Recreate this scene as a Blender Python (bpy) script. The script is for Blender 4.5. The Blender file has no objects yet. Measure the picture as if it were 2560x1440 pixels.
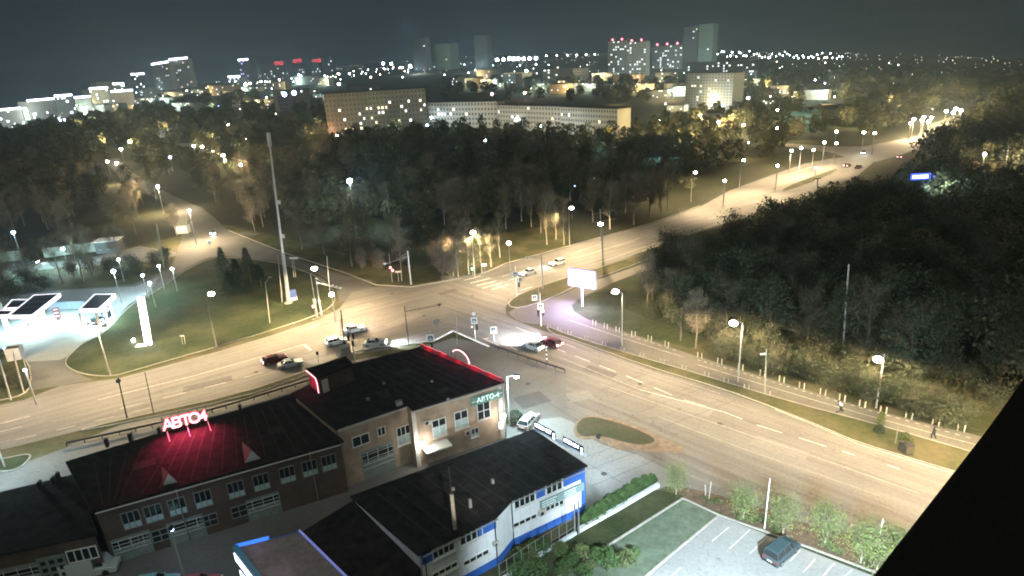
import bpy, math, random
import numpy as np
from mathutils import Vector, Matrix
random.seed(11)
S = bpy.context.scene
C = bpy.data.collections.new("place")
S.collection.children.link(C)
R_ = math.radians

# ---------------------------------------------------------------- camera, sky, night fill, exposure
CAM_H = 50.0
FPX = 1600.0
PIT = math.atan(567 / 1600.0)
ROL = R_(3.1)
Fv = Vector((0, math.cos(PIT), -math.sin(PIT)))
Vv = Vector((0, math.sin(PIT), math.cos(PIT)))
Xv = Vector((1, 0, 0))
Rv = Xv * math.cos(ROL) - Vv * math.sin(ROL)
Uv = Xv * math.sin(ROL) + Vv * math.cos(ROL)
cam = bpy.data.cameras.new("camera")
camo = bpy.data.objects.new("camera", cam)
C.objects.link(camo)
M = Matrix((Rv, Uv, -Fv)).transposed().to_4x4()
M.translation = Vector((0, 0, CAM_H))
camo.matrix_world = M
cam.sensor_width = 36
cam.lens = FPX / 2560 * 36
cam.clip_start = 0.5
cam.clip_end = 30000
S.camera = camo

W = bpy.data.worlds.new("World")
S.world = W
W.use_nodes = True
nt = W.node_tree
for n in list(nt.nodes):
    nt.nodes.remove(n)
wo = nt.nodes.new('ShaderNodeOutputWorld')
bgn = nt.nodes.new('ShaderNodeBackground')
tc = nt.nodes.new('ShaderNodeTexCoord')
sx = nt.nodes.new('ShaderNodeSeparateXYZ')
rp = nt.nodes.new('ShaderNodeValToRGB')
nt.links.new(tc.outputs['Generated'], sx.inputs[0])
nt.links.new(sx.outputs['Z'], rp.inputs[0])
e = rp.color_ramp.elements
e[0].position = 0.0
e[0].color = (0.013, 0.022, 0.030, 1)
e[1].position = 0.22
e[1].color = (0.0055, 0.0090, 0.0135, 1)
q = rp.color_ramp.elements.new(0.06)
q.color = (0.008, 0.0135, 0.019, 1)
nt.links.new(rp.outputs[0], bgn.inputs[0])
bgn.inputs[1].default_value = 1.0
nt.links.new(bgn.outputs[0], wo.inputs[0])

sun = bpy.data.lights.new("night_fill", 'SUN')  # added even fill for the dark ground, no moon behind it
sun.energy = 0.75
sun.angle = R_(60)
sun.color = (0.98, 1.0, 0.80)
suno = bpy.data.objects.new("night_fill", sun)
C.objects.link(suno)
suno.rotation_euler = (R_(30), R_(12), R_(-25))

vs = S.view_settings
vs.view_transform = 'Standard'
vs.look = 'None'
vs.exposure = 0.0
vs.gamma = 1.0
vs.use_curve_mapping = False
cy = S.cycles
cy.max_bounces = 4
cy.diffuse_bounces = 2
cy.glossy_bounces = 2
cy.transmission_bounces = 2
cy.volume_bounces = 0
cy.transparent_max_bounces = 6
cy.sample_clamp_indirect = 3.0
cy.use_light_tree = True
cy.caustics_reflective = False
cy.caustics_refractive = False
cy.pixel_filter_type = 'BLACKMAN_HARRIS'
cy.filter_width = 1.9
cy.use_denoising = True
cy.denoiser = 'OPENIMAGEDENOISE'
# ---------------------------------------------------------------- pixel (2560 x 1440 photograph) to place
def ray(px, py):
    return Fv + Rv * ((px - 1280) / FPX) + Uv * ((720 - py) / FPX)

HZ = [(-900, 560), (-300, 375), (0, 300), (200, 255), (400, 222), (600, 195), (800, 170), (1000, 152),
      (1150, 141), (1300, 135), (1500, 131), (1800, 128), (2100, 133), (2300, 140), (2560, 152), (2900, 175), (3400, 230)]
_hx = [a for a, b in HZ]; _hy = [b for a, b in HZ]
def hzy(px):
    return float(np.interp(px, _hx, _hy))
_az, _el = [], []
for _px in range(-900, 3401, 50):
    _d = ray(_px, hzy(_px))
    _az.append(math.atan2(_d.x, _d.y)); _el.append(_d.z / math.hypot(_d.x, _d.y))
_az = np.array(_az); _el = np.array(_el)
D0, D1 = 520.0, 5200.0
def terr(x, y):
    x = np.asarray(x, float); y = np.asarray(y, float)
    d = np.hypot(x, y) + 1e-6
    t = np.clip(np.log(d / D0) / math.log(D1 / D0), 0, 1)
    w = t * t * (3 - 2 * t)
    te = np.interp(np.arctan2(x, y), _az, _el)
    return w * (CAM_H + d * te)
def tz(x, y):
    return float(terr(x, y))
def at(px, py, z=0.0):
    d = ray(px, py)
    t = (z - CAM_H) / d.z
    return Vector((d.x * t, d.y * t, z))
def gp(px, py):
    d = ray(px, py)
    h = math.hypot(d.x, d.y)
    ts = np.geomspace(20, 7000, 900) / h
    zz = CAM_H + d.z * ts - terr(d.x * ts, d.y * ts)
    i = int(np.argmax(zz < 0))
    if zz[i] >= 0:
        i = len(ts) - 1
    t = ts[i] if i == 0 else ts[i - 1] + (ts[i] - ts[i - 1]) * zz[i - 1] / (zz[i - 1] - zz[i] + 1e-9)
    return Vector((d.x * t, d.y * t, tz(d.x * t, d.y * t)))
def proj(p):
    q = Vector(p) - Vector((0, 0, CAM_H)); w = q.dot(Fv)
    if w < 2: return 1280, -1e9
    return 1280 + FPX * q.dot(Rv) / w, 720 - FPX * q.dot(Uv) / w
def topz(b, yt):
    lo, hi = b[2], b[2] + 400
    for _ in range(40):
        m = (lo + hi) / 2
        if proj((b[0], b[1], m))[1] > yt: lo = m
        else: hi = m
    return m

# ---------------------------------------------------------------- materials
MATS = {}
def mat(name, col, rough=0.8, metal=0.0, var=0.0, scale=1.0, bump=0.0, col2=None, spec=0.4, coat=0.0, detail=4, bdist=0.05):
    if name in MATS: return MATS[name]
    m = bpy.data.materials.new(name); m.use_nodes = True
    t = m.node_tree; b = t.nodes['Principled BSDF']
    b.inputs['Base Color'].default_value = (*col, 1)
    b.inputs['Roughness'].default_value = rough
    b.inputs['Metallic'].default_value = metal
    b.inputs['Specular IOR Level'].default_value = spec
    b.inputs['Coat Weight'].default_value = coat
    if var > 0 or col2 or bump:
        g = t.nodes.new('ShaderNodeNewGeometry')
        n = t.nodes.new('ShaderNodeTexNoise')
        n.inputs['Scale'].default_value = scale; n.inputs['Detail'].default_value = detail
        n.inputs['Roughness'].default_value = 0.65
        t.links.new(g.outputs['Position'], n.inputs['Vector'])
        r = t.nodes.new('ShaderNodeValToRGB')
        c2 = col2 if col2 else tuple(c * (1 + var) for c in col)
        c1 = col if col2 else tuple(c * max(0, 1 - var) for c in col)
        r.color_ramp.elements[0].position = 0.32; r.color_ramp.elements[1].position = 0.68
        r.color_ramp.elements[0].color = (*c1, 1); r.color_ramp.elements[1].color = (*c2, 1)
        t.links.new(n.outputs[0], r.inputs[0])
        t.links.new(r.outputs[0], b.inputs['Base Color'])
        if bump:
            bp = t.nodes.new('ShaderNodeBump'); bp.inputs['Strength'].default_value = bump
            bp.inputs['Distance'].default_value = bdist
            n2 = t.nodes.new('ShaderNodeTexNoise'); n2.inputs['Scale'].default_value = scale * 6
            t.links.new(g.outputs['Position'], n2.inputs['Vector'])
            t.links.new(n2.outputs[0], bp.inputs['Height']); t.links.new(bp.outputs[0], b.inputs['Normal'])
    MATS[name] = m
    return m
def emis(name, col, s, sample=False):
    if name in MATS: return MATS[name]
    m = bpy.data.materials.new(name); m.use_nodes = True
    b = m.node_tree.nodes['Principled BSDF']
    b.inputs['Base Color'].default_value = (*col, 1)
    b.inputs['Emission Color'].default_value = (*col, 1)
    b.inputs['Emission Strength'].default_value = s
    if not sample: m.cycles.emission_sampling = 'NONE'
    MATS[name] = m
    return m

def asphalt_mat(name, c, big=0.16, ang=None):
    m = mat(name, c, 0.82, spec=0.35)
    t = m.node_tree; b = t.nodes['Principled BSDF']
    g = t.nodes.new('ShaderNodeNewGeometry')
    n1 = t.nodes.new('ShaderNodeTexNoise'); n1.inputs['Scale'].default_value = 0.11; n1.inputs['Detail'].default_value = 5
    n2 = t.nodes.new('ShaderNodeTexNoise'); n2.inputs['Scale'].default_value = 2.6; n2.inputs['Detail'].default_value = 6
    n3 = t.nodes.new('ShaderNodeTexVoronoi'); n3.feature = 'DISTANCE_TO_EDGE'; n3.inputs['Scale'].default_value = 0.085
    nw = t.nodes.new('ShaderNodeTexNoise'); nw.inputs['Scale'].default_value = 0.5; nw.inputs['Detail'].default_value = 4
    va = t.nodes.new('ShaderNodeVectorMath'); va.operation = 'MULTIPLY_ADD'
    va.inputs[1].default_value = (5, 5, 5)
    t.links.new(g.outputs['Position'], nw.inputs['Vector']); t.links.new(nw.outputs['Color'], va.inputs[0]); t.links.new(g.outputs['Position'], va.inputs[2])
    for n in (n1, n2): t.links.new(g.outputs['Position'], n.inputs['Vector'])
    t.links.new(va.outputs[0], n3.inputs['Vector'])
    def mp(src, a, b2, lo, hi):
        r = t.nodes.new('ShaderNodeMapRange'); r.inputs[1].default_value = a; r.inputs[2].default_value = b2
        r.inputs[3].default_value = lo; r.inputs[4].default_value = hi
        t.links.new(src, r.inputs[0]); return r.outputs[0]
    def mul(a, b2):
        q = t.nodes.new('ShaderNodeMath'); q.operation = 'MULTIPLY'; t.links.new(a, q.inputs[0]); t.links.new(b2, q.inputs[1]); return q.outputs[0]
    k = mul(mul(mp(n1.outputs[0], 0.3, 0.7, 1 - big, 1 + big), mp(n2.outputs[0], 0.3, 0.7, 0.88, 1.12)), mp(n3.outputs[0], 0.0, 0.006, 0.6, 1.0))
    if ang is not None:
        # worn wheel tracks run along the road
        mpn = t.nodes.new('ShaderNodeVectorRotate'); mpn.rotation_type = 'Z_AXIS'; mpn.inputs['Angle'].default_value = -ang
        sc_ = t.nodes.new('ShaderNodeVectorMath'); sc_.operation = 'MULTIPLY'; sc_.inputs[1].default_value = (.018, .75, 0)
        n4 = t.nodes.new('ShaderNodeTexNoise'); n4.inputs['Scale'].default_value = 1.0; n4.inputs['Detail'].default_value = 4; n4.inputs['Roughness'].default_value = .7
        t.links.new(g.outputs['Position'], mpn.inputs['Vector']); t.links.new(mpn.outputs[0], sc_.inputs[0]); t.links.new(sc_.outputs[0], n4.inputs['Vector'])
        k = mul(k, mp(n4.outputs[0], .32, .68, .70, 1.26))
    vm = t.nodes.new('ShaderNodeVectorMath'); vm.operation = 'SCALE'; vm.inputs[0].default_value = c
    t.links.new(k, vm.inputs['Scale']); t.links.new(vm.outputs[0], b.inputs['Base Color'])
    return m

def grass_mat(name, c1, c2, c3):
    m = mat(name, c1, 0.95, spec=0.1)
    t = m.node_tree; b = t.nodes['Principled BSDF']
    g = t.nodes.new('ShaderNodeNewGeometry')
    n1 = t.nodes.new('ShaderNodeTexNoise'); n1.inputs['Scale'].default_value = 0.14; n1.inputs['Detail'].default_value = 6
    n2 = t.nodes.new('ShaderNodeTexNoise'); n2.inputs['Scale'].default_value = 1.1; n2.inputs['Detail'].default_value = 8; n2.inputs['Roughness'].default_value = 0.75
    for n in (n1, n2): t.links.new(g.outputs['Position'], n.inputs['Vector'])
    r1 = t.nodes.new('ShaderNodeValToRGB'); r1.color_ramp.elements[0].position = .42; r1.color_ramp.elements[1].position = .62
    r1.color_ramp.elements[0].color = (*c1, 1); r1.color_ramp.elements[1].color = (*c3, 1)
    r2 = t.nodes.new('ShaderNodeValToRGB'); r2.color_ramp.elements[0].position = .35; r2.color_ramp.elements[1].position = .7
    r2.color_ramp.elements[0].color = (*c1, 1); r2.color_ramp.elements[1].color = (*c2, 1)
    mx = t.nodes.new('ShaderNodeMix'); mx.data_type = 'RGBA'; mx.inputs[0].default_value = .5
    t.links.new(n1.outputs[0], r1.inputs[0]); t.links.new(n2.outputs[0], r2.inputs[0])
    t.links.new(r1.outputs[0], mx.inputs[6]); t.links.new(r2.outputs[0], mx.inputs[7])
    t.links.new(mx.outputs[2], b.inputs['Base Color'])
    bp = t.nodes.new('ShaderNodeBump'); bp.inputs['Strength'].default_value = .8; bp.inputs['Distance'].default_value = .25
    t.links.new(n2.outputs[0], bp.inputs['Height']); t.links.new(bp.outputs[0], b.inputs['Normal'])
    return m

ASPH = asphalt_mat('asphalt', (0.128, 0.122, 0.114), .13)
ASPH2 = asphalt_mat('old_asphalt', (0.115, 0.113, 0.108), .22)
CONC = asphalt_mat('concrete_slab', (0.19, 0.20, 0.20), .12)
PAVE = asphalt_mat('pavement_asphalt', (0.105, 0.100, 0.088), .1)
GRASS = grass_mat('lawn', (0.018, 0.028, 0.012), (0.062, 0.074, 0.034), (0.066, 0.068, 0.036))
DRY = grass_mat('dry_verge', (0.038, 0.044, 0.018), (0.100, 0.100, 0.045), (0.115, 0.095, 0.060))
FLOOR = grass_mat('woodland_soil', (0.026, 0.028, 0.018), (0.05, 0.048, 0.03), (0.04, 0.045, 0.022))
SAND = mat('sandy_dirt', (0.17, 0.125, 0.085), .95, var=.3, scale=.9, bump=.4)
SOIL = mat('brown_soil', (0.085, 0.06, 0.04), .95, var=.4, scale=1.2, bump=.6)
PAINT = mat('road_paint', (0.42, 0.41, 0.37), .7, var=.3, scale=1.3)
PAINTF = mat('worn_road_paint', (0.24, 0.235, 0.21), .8, var=.3, scale=1.1)
KERB = mat('kerb_concrete', (0.27, 0.26, 0.24), .85, var=.2, scale=2)
SEAM = mat('asphalt_seam', (0.045, 0.045, 0.043), .9)
STEEL = mat('galvanised_steel', (0.36, 0.36, 0.35), .5, .6, var=.15, scale=3)
PGREY = mat('grey_pole_paint', (0.30, 0.30, 0.28), .6, .2, var=.15, scale=2)
DARKM = mat('dark_metal', (0.035, 0.035, 0.037), .55, .3, var=.2, scale=3)
CPOLE = mat('concrete_pole', (0.33, 0.32, 0.29), .9, var=.25, scale=2, bump=.3)
WHITE = mat('white_paint', (0.72, 0.73, 0.72), .55, var=.06, scale=1.5)
BLACK = mat('black_plastic', (0.015, 0.015, 0.016), .5)
RUBBER = mat('tyre_rubber', (0.018, 0.018, 0.018), .85)
SIGNW = mat('sign_white', (0.78, 0.79, 0.76), .4)
SIGNB = mat('sign_blue', (0.02, 0.05, 0.16), .4)
FENCEW = mat('fence_white', (0.34, 0.34, 0.29), .7, var=.15, scale=2)
GLASSD = mat('dark_window_glass', (0.012, 0.016, 0.018), .08, spec=.8)
BARKD = mat('dark_bark', (0.07, 0.058, 0.043), .95, var=.35, scale=3)
TWIGD = mat('dark_twigs', (0.062, 0.054, 0.036), .95, var=.3, scale=.6)
BARK = mat('bark', (0.15, 0.125, 0.095), .95, var=.35, scale=3)
BIRCH = mat('birch_bark', (0.36, 0.34, 0.29), .9, var=.4, scale=3)
TWIG = mat('twigs', (0.17, 0.14, 0.10), .95, var=.3, scale=.6)
LEAFA = mat('spring_leaves', (0.070, 0.092, 0.030), .8, var=.4, scale=.5)
LEAFB = mat('dark_foliage', (0.022, 0.038, 0.017), .9, var=.4, scale=.5)
LEAFC = mat('budding_leaves', (0.13, 0.17, 0.055), .8, var=.35, scale=1.0)
CONIF = mat('conifer_needles', (0.016, 0.034, 0.014), .9, var=.4, scale=1.2)

# ---------------------------------------------------------------- mesh helpers
def tag(o, label=None, cat=None, group=None, kind=None):
    if label: o['label'] = label
    if cat: o['category'] = cat
    if group: o['group'] = group
    if kind: o['kind'] = kind
    return o
def empty(name, loc=(0, 0, 0), rz=0, label=None, cat=None, group=None):
    o = bpy.data.objects.new(name, None); C.objects.link(o)
    o.location = loc; o.rotation_euler = (0, 0, rz); o.empty_display_size = .2
    return tag(o, label, cat, group)
class MB:
    def __init__(s): s.v = []; s.f = []; s.m = []
    def add(s, vs, fs, mi=0):
        k = len(s.v); s.v += [tuple(v) for v in vs]; s.f += [tuple(i + k for i in f) for f in fs]; s.m += [mi] * len(fs); return s
    def box(s, c, d, mi=0, rz=0.0, ax=None):
        hx, hy, hz = d[0] / 2, d[1] / 2, d[2] / 2
        ca, sa = math.cos(rz), math.sin(rz)
        vs = []
        for z in (-hz, hz):
            for x, y in ((-hx, -hy), (hx, -hy), (hx, hy), (-hx, hy)):
                if ax: p = Vector(c) + ax[0] * x + ax[1] * y + ax[2] * z
                else: p = (c[0] + x * ca - y * sa, c[1] + x * sa + y * ca, c[2] + z)
                vs.append(tuple(p))
        return s.add(vs, [(3, 2, 1, 0), (4, 5, 6, 7), (0, 1, 5, 4), (1, 2, 6, 5), (2, 3, 7, 6), (3, 0, 4, 7)], mi)
    def prism(s, pts, z0, z1, mi=0, mtop=None, bottom=True):
        n = len(pts)
        a = sum(pts[i][0] * pts[(i + 1) % n][1] - pts[(i + 1) % n][0] * pts[i][1] for i in range(n))
        if a < 0: pts = pts[::-1]
        vs = [(p[0], p[1], z0) for p in pts] + [(p[0], p[1], z1) for p in pts]
        s.add(vs, [(i, (i + 1) % n, n + (i + 1) % n, n + i) for i in range(n)], mi)
        k = len(s.v) - 2 * n
        s.f.append(tuple(k + n + i for i in range(n))); s.m.append(mi if mtop is None else mtop)
        if bottom: s.f.append(tuple(k + n - 1 - i for i in range(n))); s.m.append(mi)
        return s
    def sheet(s, pts, z, mi=0):
        n = len(pts)
        a = sum(pts[i][0] * pts[(i + 1) % n][1] - pts[(i + 1) % n][0] * pts[i][1] for i in range(n))
        if a < 0: pts = pts[::-1]
        return s.add([(p[0], p[1], z) for p in pts], [tuple(range(n))], mi)
    def tube(s, a, b, r0, r1=None, n=8, mi=0, cap=True):
        r1 = r0 if r1 is None else r1
        a = Vector(a); b = Vector(b); d = (b - a)
        if d.length < 1e-6: return s
        d.normalize(); u = d.orthogonal().normalized(); w = d.cross(u)
        vs = []
        for p, r in ((a, r0), (b, r1)):
            for i in range(n):
                t = 2 * math.pi * i / n
                vs.append(p + (u * math.cos(t) + w * math.sin(t)) * r)
        fs = [(i, (i + 1) % n, n + (i + 1) % n, n + i) for i in range(n)]
        if cap: fs += [tuple(range(n - 1, -1, -1)), tuple(range(n, 2 * n))]
        return s.add(vs, fs, mi)
    def path(s, pts, r, n=6, mi=0):
        for a, b in zip(pts, pts[1:]): s.tube(a, b, r, r, n, mi)
        return s
    def ball(s, c, r, n=8, m=5, mi=0, sz=1.0):
        c = Vector(c); vs = [c + Vector((0, 0, -r * sz))]
        for j in range(1, m):
            ph = -math.pi / 2 + math.pi * j / m
            for i in range(n):
                t = 2 * math.pi * i / n
                vs.append(c + Vector((math.cos(t) * math.cos(ph) * r, math.sin(t) * math.cos(ph) * r, math.sin(ph) * r * sz)))
        vs.append(c + Vector((0, 0, r * sz)))
        fs = [(0, 1 + (i + 1) % n, 1 + i) for i in range(n)]
        for j in range(m - 2):
            a = 1 + j * n; b = a + n
            fs += [(a + i, a + (i + 1) % n, b + (i + 1) % n, b + i) for i in range(n)]
        l = len(vs) - 1; a = 1 + (m - 2) * n
        fs += [(a + i, a + (i + 1) % n, l) for i in range(n)]
        return s.add(vs, fs, mi)
    def build(s, name, mats, parent=None, smooth=False, loc=None):
        me = bpy.data.meshes.new(name)
        me.from_pydata(s.v, [], s.f)
        if not isinstance(mats, (list, tuple)): mats = [mats]
        for m in mats: me.materials.append(m)
        if len(mats) > 1: me.polygons.foreach_set('material_index', s.m)
        if smooth: me.polygons.foreach_set('use_smooth', [True] * len(me.polygons))
        me.update()
        o = bpy.data.objects.new(name, me); C.objects.link(o)
        if parent: o.parent = parent
        if loc is not None: o.location = loc
        return o
def kids(o): return [c for c in bpy.data.objects if c.parent == o]
KID = {}
def copy_tree(o, parent=None):
    c = o.copy(); C.objects.link(c)
    if parent: c.parent = parent
    if o.name not in KID: KID[o.name] = kids(o)
    for k in KID[o.name]: copy_tree(k, c)
    return c
PWR = 1.0
def light(kind, loc, col, power, parent=None, size=.25, spot=None, blend=.6, aim=None, sx=None, sy=None, bat=False):
    l = bpy.data.lights.new('lamp_or_fill_light', kind); l.color = col; l.energy = power * PWR
    if kind in ('POINT', 'SPOT'): l.shadow_soft_size = size
    if kind == 'SPOT': l.spot_size = spot; l.spot_blend = blend
    if kind == 'AREA': l.shape = 'RECTANGLE'; l.size = sx; l.size_y = sy
    if kind == 'SPOT' and bat:
        # a road luminaire throws more light sideways than straight down
        l.use_nodes = True; t = l.node_tree; em = t.nodes['Emission']
        g = t.nodes.new('ShaderNodeTexCoord'); s_ = t.nodes.new('ShaderNodeSeparateXYZ'); t.links.new(g.outputs['Normal'], s_.inputs[0])
        a = t.nodes.new('ShaderNodeMath'); a.operation = 'ABSOLUTE'; t.links.new(s_.outputs['Z'], a.inputs[0])
        m_ = t.nodes.new('ShaderNodeMath'); m_.operation = 'MAXIMUM'; m_.inputs[1].default_value = .30; t.links.new(a.outputs[0], m_.inputs[0])
        p_ = t.nodes.new('ShaderNodeMath'); p_.operation = 'POWER'; p_.inputs[1].default_value = -2.1; t.links.new(m_.outputs[0], p_.inputs[0])
        k_ = t.nodes.new('ShaderNodeMath'); k_.operation = 'MULTIPLY'; k_.inputs[1].default_value = .5; t.links.new(p_.outputs[0], k_.inputs[0])
        t.links.new(k_.outputs[0], em.inputs['Strength'])
    o = bpy.data.objects.new('lamp_or_fill_light', l); C.objects.link(o); o.location = loc
    if aim is not None:
        o.rotation_euler = (Vector(aim) - Vector(loc)).to_track_quat('-Z', 'Y').to_euler()
    if parent: o.parent = parent
    return o
def smoothpoly(pts, k=2):
    for _ in range(k):
        q = []
        n = len(pts)
        for i in range(n):
            a, b = Vector(pts[i]), Vector(pts[(i + 1) % n])
            q += [tuple(a * .75 + b * .25), tuple(a * .25 + b * .75)]
        pts = q
    return pts
def pxs(l, z=0): return [tuple(at(x, y, z)[:2]) for x, y in l]
def densify(poly, step=4):
    out = []
    for a, b in zip(poly, poly[1:] + poly[:1]):
        n = max(1, int(math.hypot(b[0] - a[0], b[1] - a[1]) / step))
        for i in range(n): out.append((a[0] + (b[0] - a[0]) * i / n, a[1] + (b[1] - a[1]) * i / n))
    return out
def inpoly(x, y, P):
    c = False; n = len(P); j = n - 1
    for i in range(n):
        if (P[i][1] > y) != (P[j][1] > y) and x < (P[j][0] - P[i][0]) * (y - P[i][1]) / (P[j][1] - P[i][1]) + P[i][0]: c = not c
        j = i
    return c
# ---------------------------------------------------------------- ground and terrain
def terrain():
    nr, na = 130, 240
    rr = np.concatenate([[0.0], np.geomspace(8, 7500, nr)])
    aa = np.linspace(-math.pi, math.pi, na, endpoint=False)
    vs = [(0, 0, 0)]
    X = rr[1:, None] * np.sin(aa)[None]; Y = rr[1:, None] * np.cos(aa)[None]
    Z = terr(X, Y)
    vs += list(zip(X.ravel(), Y.ravel(), Z.ravel()))
    fs = [(0, 1 + (i + 1) % na, 1 + i) for i in range(na)]
    for j in range(nr - 1):
        a = 1 + j * na; b = a + na
        fs += [(a + i, a + (i + 1) % na, b + (i + 1) % na, b + i) for i in range(na)]
    mb = MB(); mb.add(vs, fs)
    o = mb.build('ground', FLOOR, smooth=True); tag(o, kind='structure')
terrain()
Z1, Z2, Z3, Z4 = .02, .035, .05, .065
def sheet(name, px, z, m, k=0, world=False):
    p = px if world else pxs(px)
    if k: p = smoothpoly(p, k)
    o = MB().sheet(p, z).build(name, m); return tag(o, kind='structure')
def raised(name, px, h, m, k=2, kerb=None, z0=0.0, keep=None):
    p = smoothpoly(pxs(px), k) if k else pxs(px)
    o = MB().prism(p, z0, h).build(name, m); tag(o, kind='structure')
    if kerb:
        mb = MB(); n = len(p)
        for i in range(n):
            a, b = Vector(p[i]), Vector(p[(i + 1) % n])
            if (b - a).length < .02: continue
            d = (b - a); L = d.length; d /= L
            mb.box(((a.x + b.x) / 2, (a.y + b.y) / 2, (h + .03) / 2 + z0 * .5), (L + .02, .2, h + .03), rz=math.atan2(d.y, d.x))
        k_ = mb.build('kerb', kerb, o)
    return o
# verge ground between things (dry grass and soil strips)
sheet('dirt_ground', [(-900, 1180), (-200, 900), (0, 800), (240, 640), (560, 560), (900, 640), (1400, 560), (1500, 700), (2560, 1000), (3200, 1300), (2900, 2400), (-1500, 2400)], .004, DRY)
# main road, from lower left through the junction to upper right
main_n = [(-700, 1190), (-100, 1036), (0, 1012), (60, 1000), (150, 965), (300, 945), (540, 880), (680, 838), (800, 798), (850, 770), (880, 730), (930, 716), (1029, 718), (1096, 706), (1156, 696), (1264, 661), (1398, 624), (1500, 594), (1620, 563), (1750, 517), (1825, 476), (1937, 435), (2012, 409), (2072, 397), (2120, 392)]
main_s = [(2190, 400), (2162, 424), (2110, 470), (2012, 500), (1900, 530), (1760, 576), (1600, 632), (1512, 664), (1420, 692), (1331, 722), (1280, 744), (1262, 770), (1262, 870), (1190, 852), (1140, 830), (1080, 850), (960, 876), (850, 892), (769, 926), (600, 984), (316, 1046), (170, 1084), (-100, 1150), (-700, 1330)]
_a, _b = at(100, 1050), at(1300, 720)
ROADM = asphalt_mat('main_road_asphalt', (0.128, 0.122, 0.114), .13, math.atan2(_b.y - _a.y, _b.x - _a.x))
_a, _b = at(1400, 880), at(2200, 1160)
STRM = asphalt_mat('street_asphalt', (0.128, 0.122, 0.114), .13, math.atan2(_b.y - _a.y, _b.x - _a.x))
sheet('road', main_n + main_s, Z1, ROADM)
# the street running to the lower right
sheet('street', [(1100, 690), (1285, 690), (1264, 770), (1266, 788), (1284, 799), (1331, 818), (1432, 853), (1620, 921), (1806, 976), (1937, 1024), (2061, 1074), (2147, 1110), (2320, 1162), (2470, 1206), (3000, 1370), (3000, 1700), (2250, 1345), (1700, 1190), (1420, 1050), (1412, 933), (1223, 868), (1190, 852), (1130, 827)], Z1 + .004, STRM)
# forecourt and service lot asphalt
sheet('service_yard', [(1187, 854), (1223, 868), (1412, 935), (1520, 1040), (1700, 1120), (1960, 1200), (2250, 1350), (2100, 1330), (1700, 1230), (1650, 1210), (1560, 1215), (1490, 1260), (1440, 1300), (1000, 1420), (500, 1700), (-300, 1700), (-700, 1500), (-400, 1290), (0, 1180), (168, 1118), (460, 1052), (739, 970), (860, 920), (960, 890), (1080, 862), (1130, 845)], .012, ASPH2)
sheet('concrete_apron', smoothpoly([(1290, 1070), (1340, 1050), (1420, 1040), (1470, 1100), (1600, 1140), (1700, 1160), (1740, 1190), (1640, 1225), (1500, 1300), (1440, 1290), (1390, 1160)], 1), .016, CONC)
sheet('service_road', [(168, 1116), (300, 1062), (600, 1000), (769, 944), (880, 902), (960, 888), (860, 925), (739, 969), (460, 1052)], .018, ASPH)
# side road and the gas station drive
sheet('side_road', [(861, 690), (715, 638), (640, 606), (571, 578), (540, 548), (505, 520), (430, 488), (395, 470), (330, 430), (300, 400), (290, 370), (262, 372), (268, 410), (300, 445), (385, 490), (440, 525), (455, 560), (452, 600), (440, 640), (425, 672), (330, 712), (150, 724), (-200, 765), (-200, 930), (0, 905), (72, 905), (80, 975), (150, 965), (230, 950), (208, 940), (165, 905), (165, 895), (208, 856), (262, 832), (322, 762), (369, 738), (430, 698), (470, 668), (524, 644), (571, 640), (690, 652), (790, 682), (835, 712), (850, 755), (930, 740), (930, 700)], Z1 - .004, asphalt_mat('side_asphalt', (0.088, 0.086, 0.08), .2))
sheet('station_forecourt', [(60, 905), (0, 905), (-200, 930), (-200, 765), (150, 726), (340, 716), (400, 690), (369, 735), (322, 760), (262, 830), (208, 855), (165, 893), (150, 900)], Z1 + .002, CONC)
# grass island between the station and the main road
raised('lawn', [(161, 903), (185, 878), (208, 858), (262, 834), (322, 766), (369, 742), (430, 702), (470, 672), (524, 648), (571, 643), (690, 655), (780, 685), (830, 715), (842, 755), (800, 786), (680, 826), (540, 868), (330, 928), (280, 942), (215, 938), (172, 922)], .11, GRASS, 2, KERB)
raised('lawn', [(-60, 1010), (-60, 868), (40, 888), (72, 905), (80, 960), (60, 988), (0, 1002)], .10, GRASS, 1, KERB)
raised('verge', [(174, 1082), (316, 1047), (600, 986), (769, 927), (850, 898), (852, 902), (769, 939), (600, 996), (300, 1060)], .11, DRY, 1, KERB)
raised('verge', [(-60, 1160), (0, 1150), (79, 1133), (72, 1152), (44, 1175), (0, 1181), (-60, 1170)], .11, GRASS, 2, KERB)
# corner verge and pavement plaza on the far side
raised('verge', [(1267, 765), (1284, 743), (1331, 724), (1418, 694), (1512, 666), (1600, 636), (1640, 640), (1560, 672), (1450, 710), (1380, 745), (1300, 772)], .11, DRY, 1, KERB)
sheet('pavement', smoothpoly([(1270, 775), (1380, 748), (1450, 716), (1560, 676), (1640, 650), (1660, 662), (1560, 695), (1455, 742), (1420, 770), (1482, 806), (1620, 848), (1744, 892), (2050, 986), (2200, 1031), (2459, 1092), (2900, 1205), (2900, 1260), (2520, 1160), (2450, 1135), (2200, 1062), (1967, 1003), (1761, 940), (1600, 893), (1420, 838), (1365, 812), (1310, 808), (1280, 794)], 1), Z1 + .008, PAVE)
sheet('verge_grass', smoothpoly([(1400, 770), (1455, 745), (1560, 700), (1660, 668), (1760, 780), (1760, 880), (1620, 845), (1482, 804)], 1), Z1 + .003, GRASS)
raised('verge', [(1375, 832), (1365, 814), (1420, 838), (1600, 893), (1761, 940), (1967, 1003), (2200, 1064), (2450, 1137), (2900, 1270), (2900, 1330), (2470, 1204), (2320, 1160), (2147, 1108), (2061, 1071), (1937, 1021), (1806, 972), (1620, 918), (1432, 850)], .10, DRY, 1, KERB)
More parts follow.
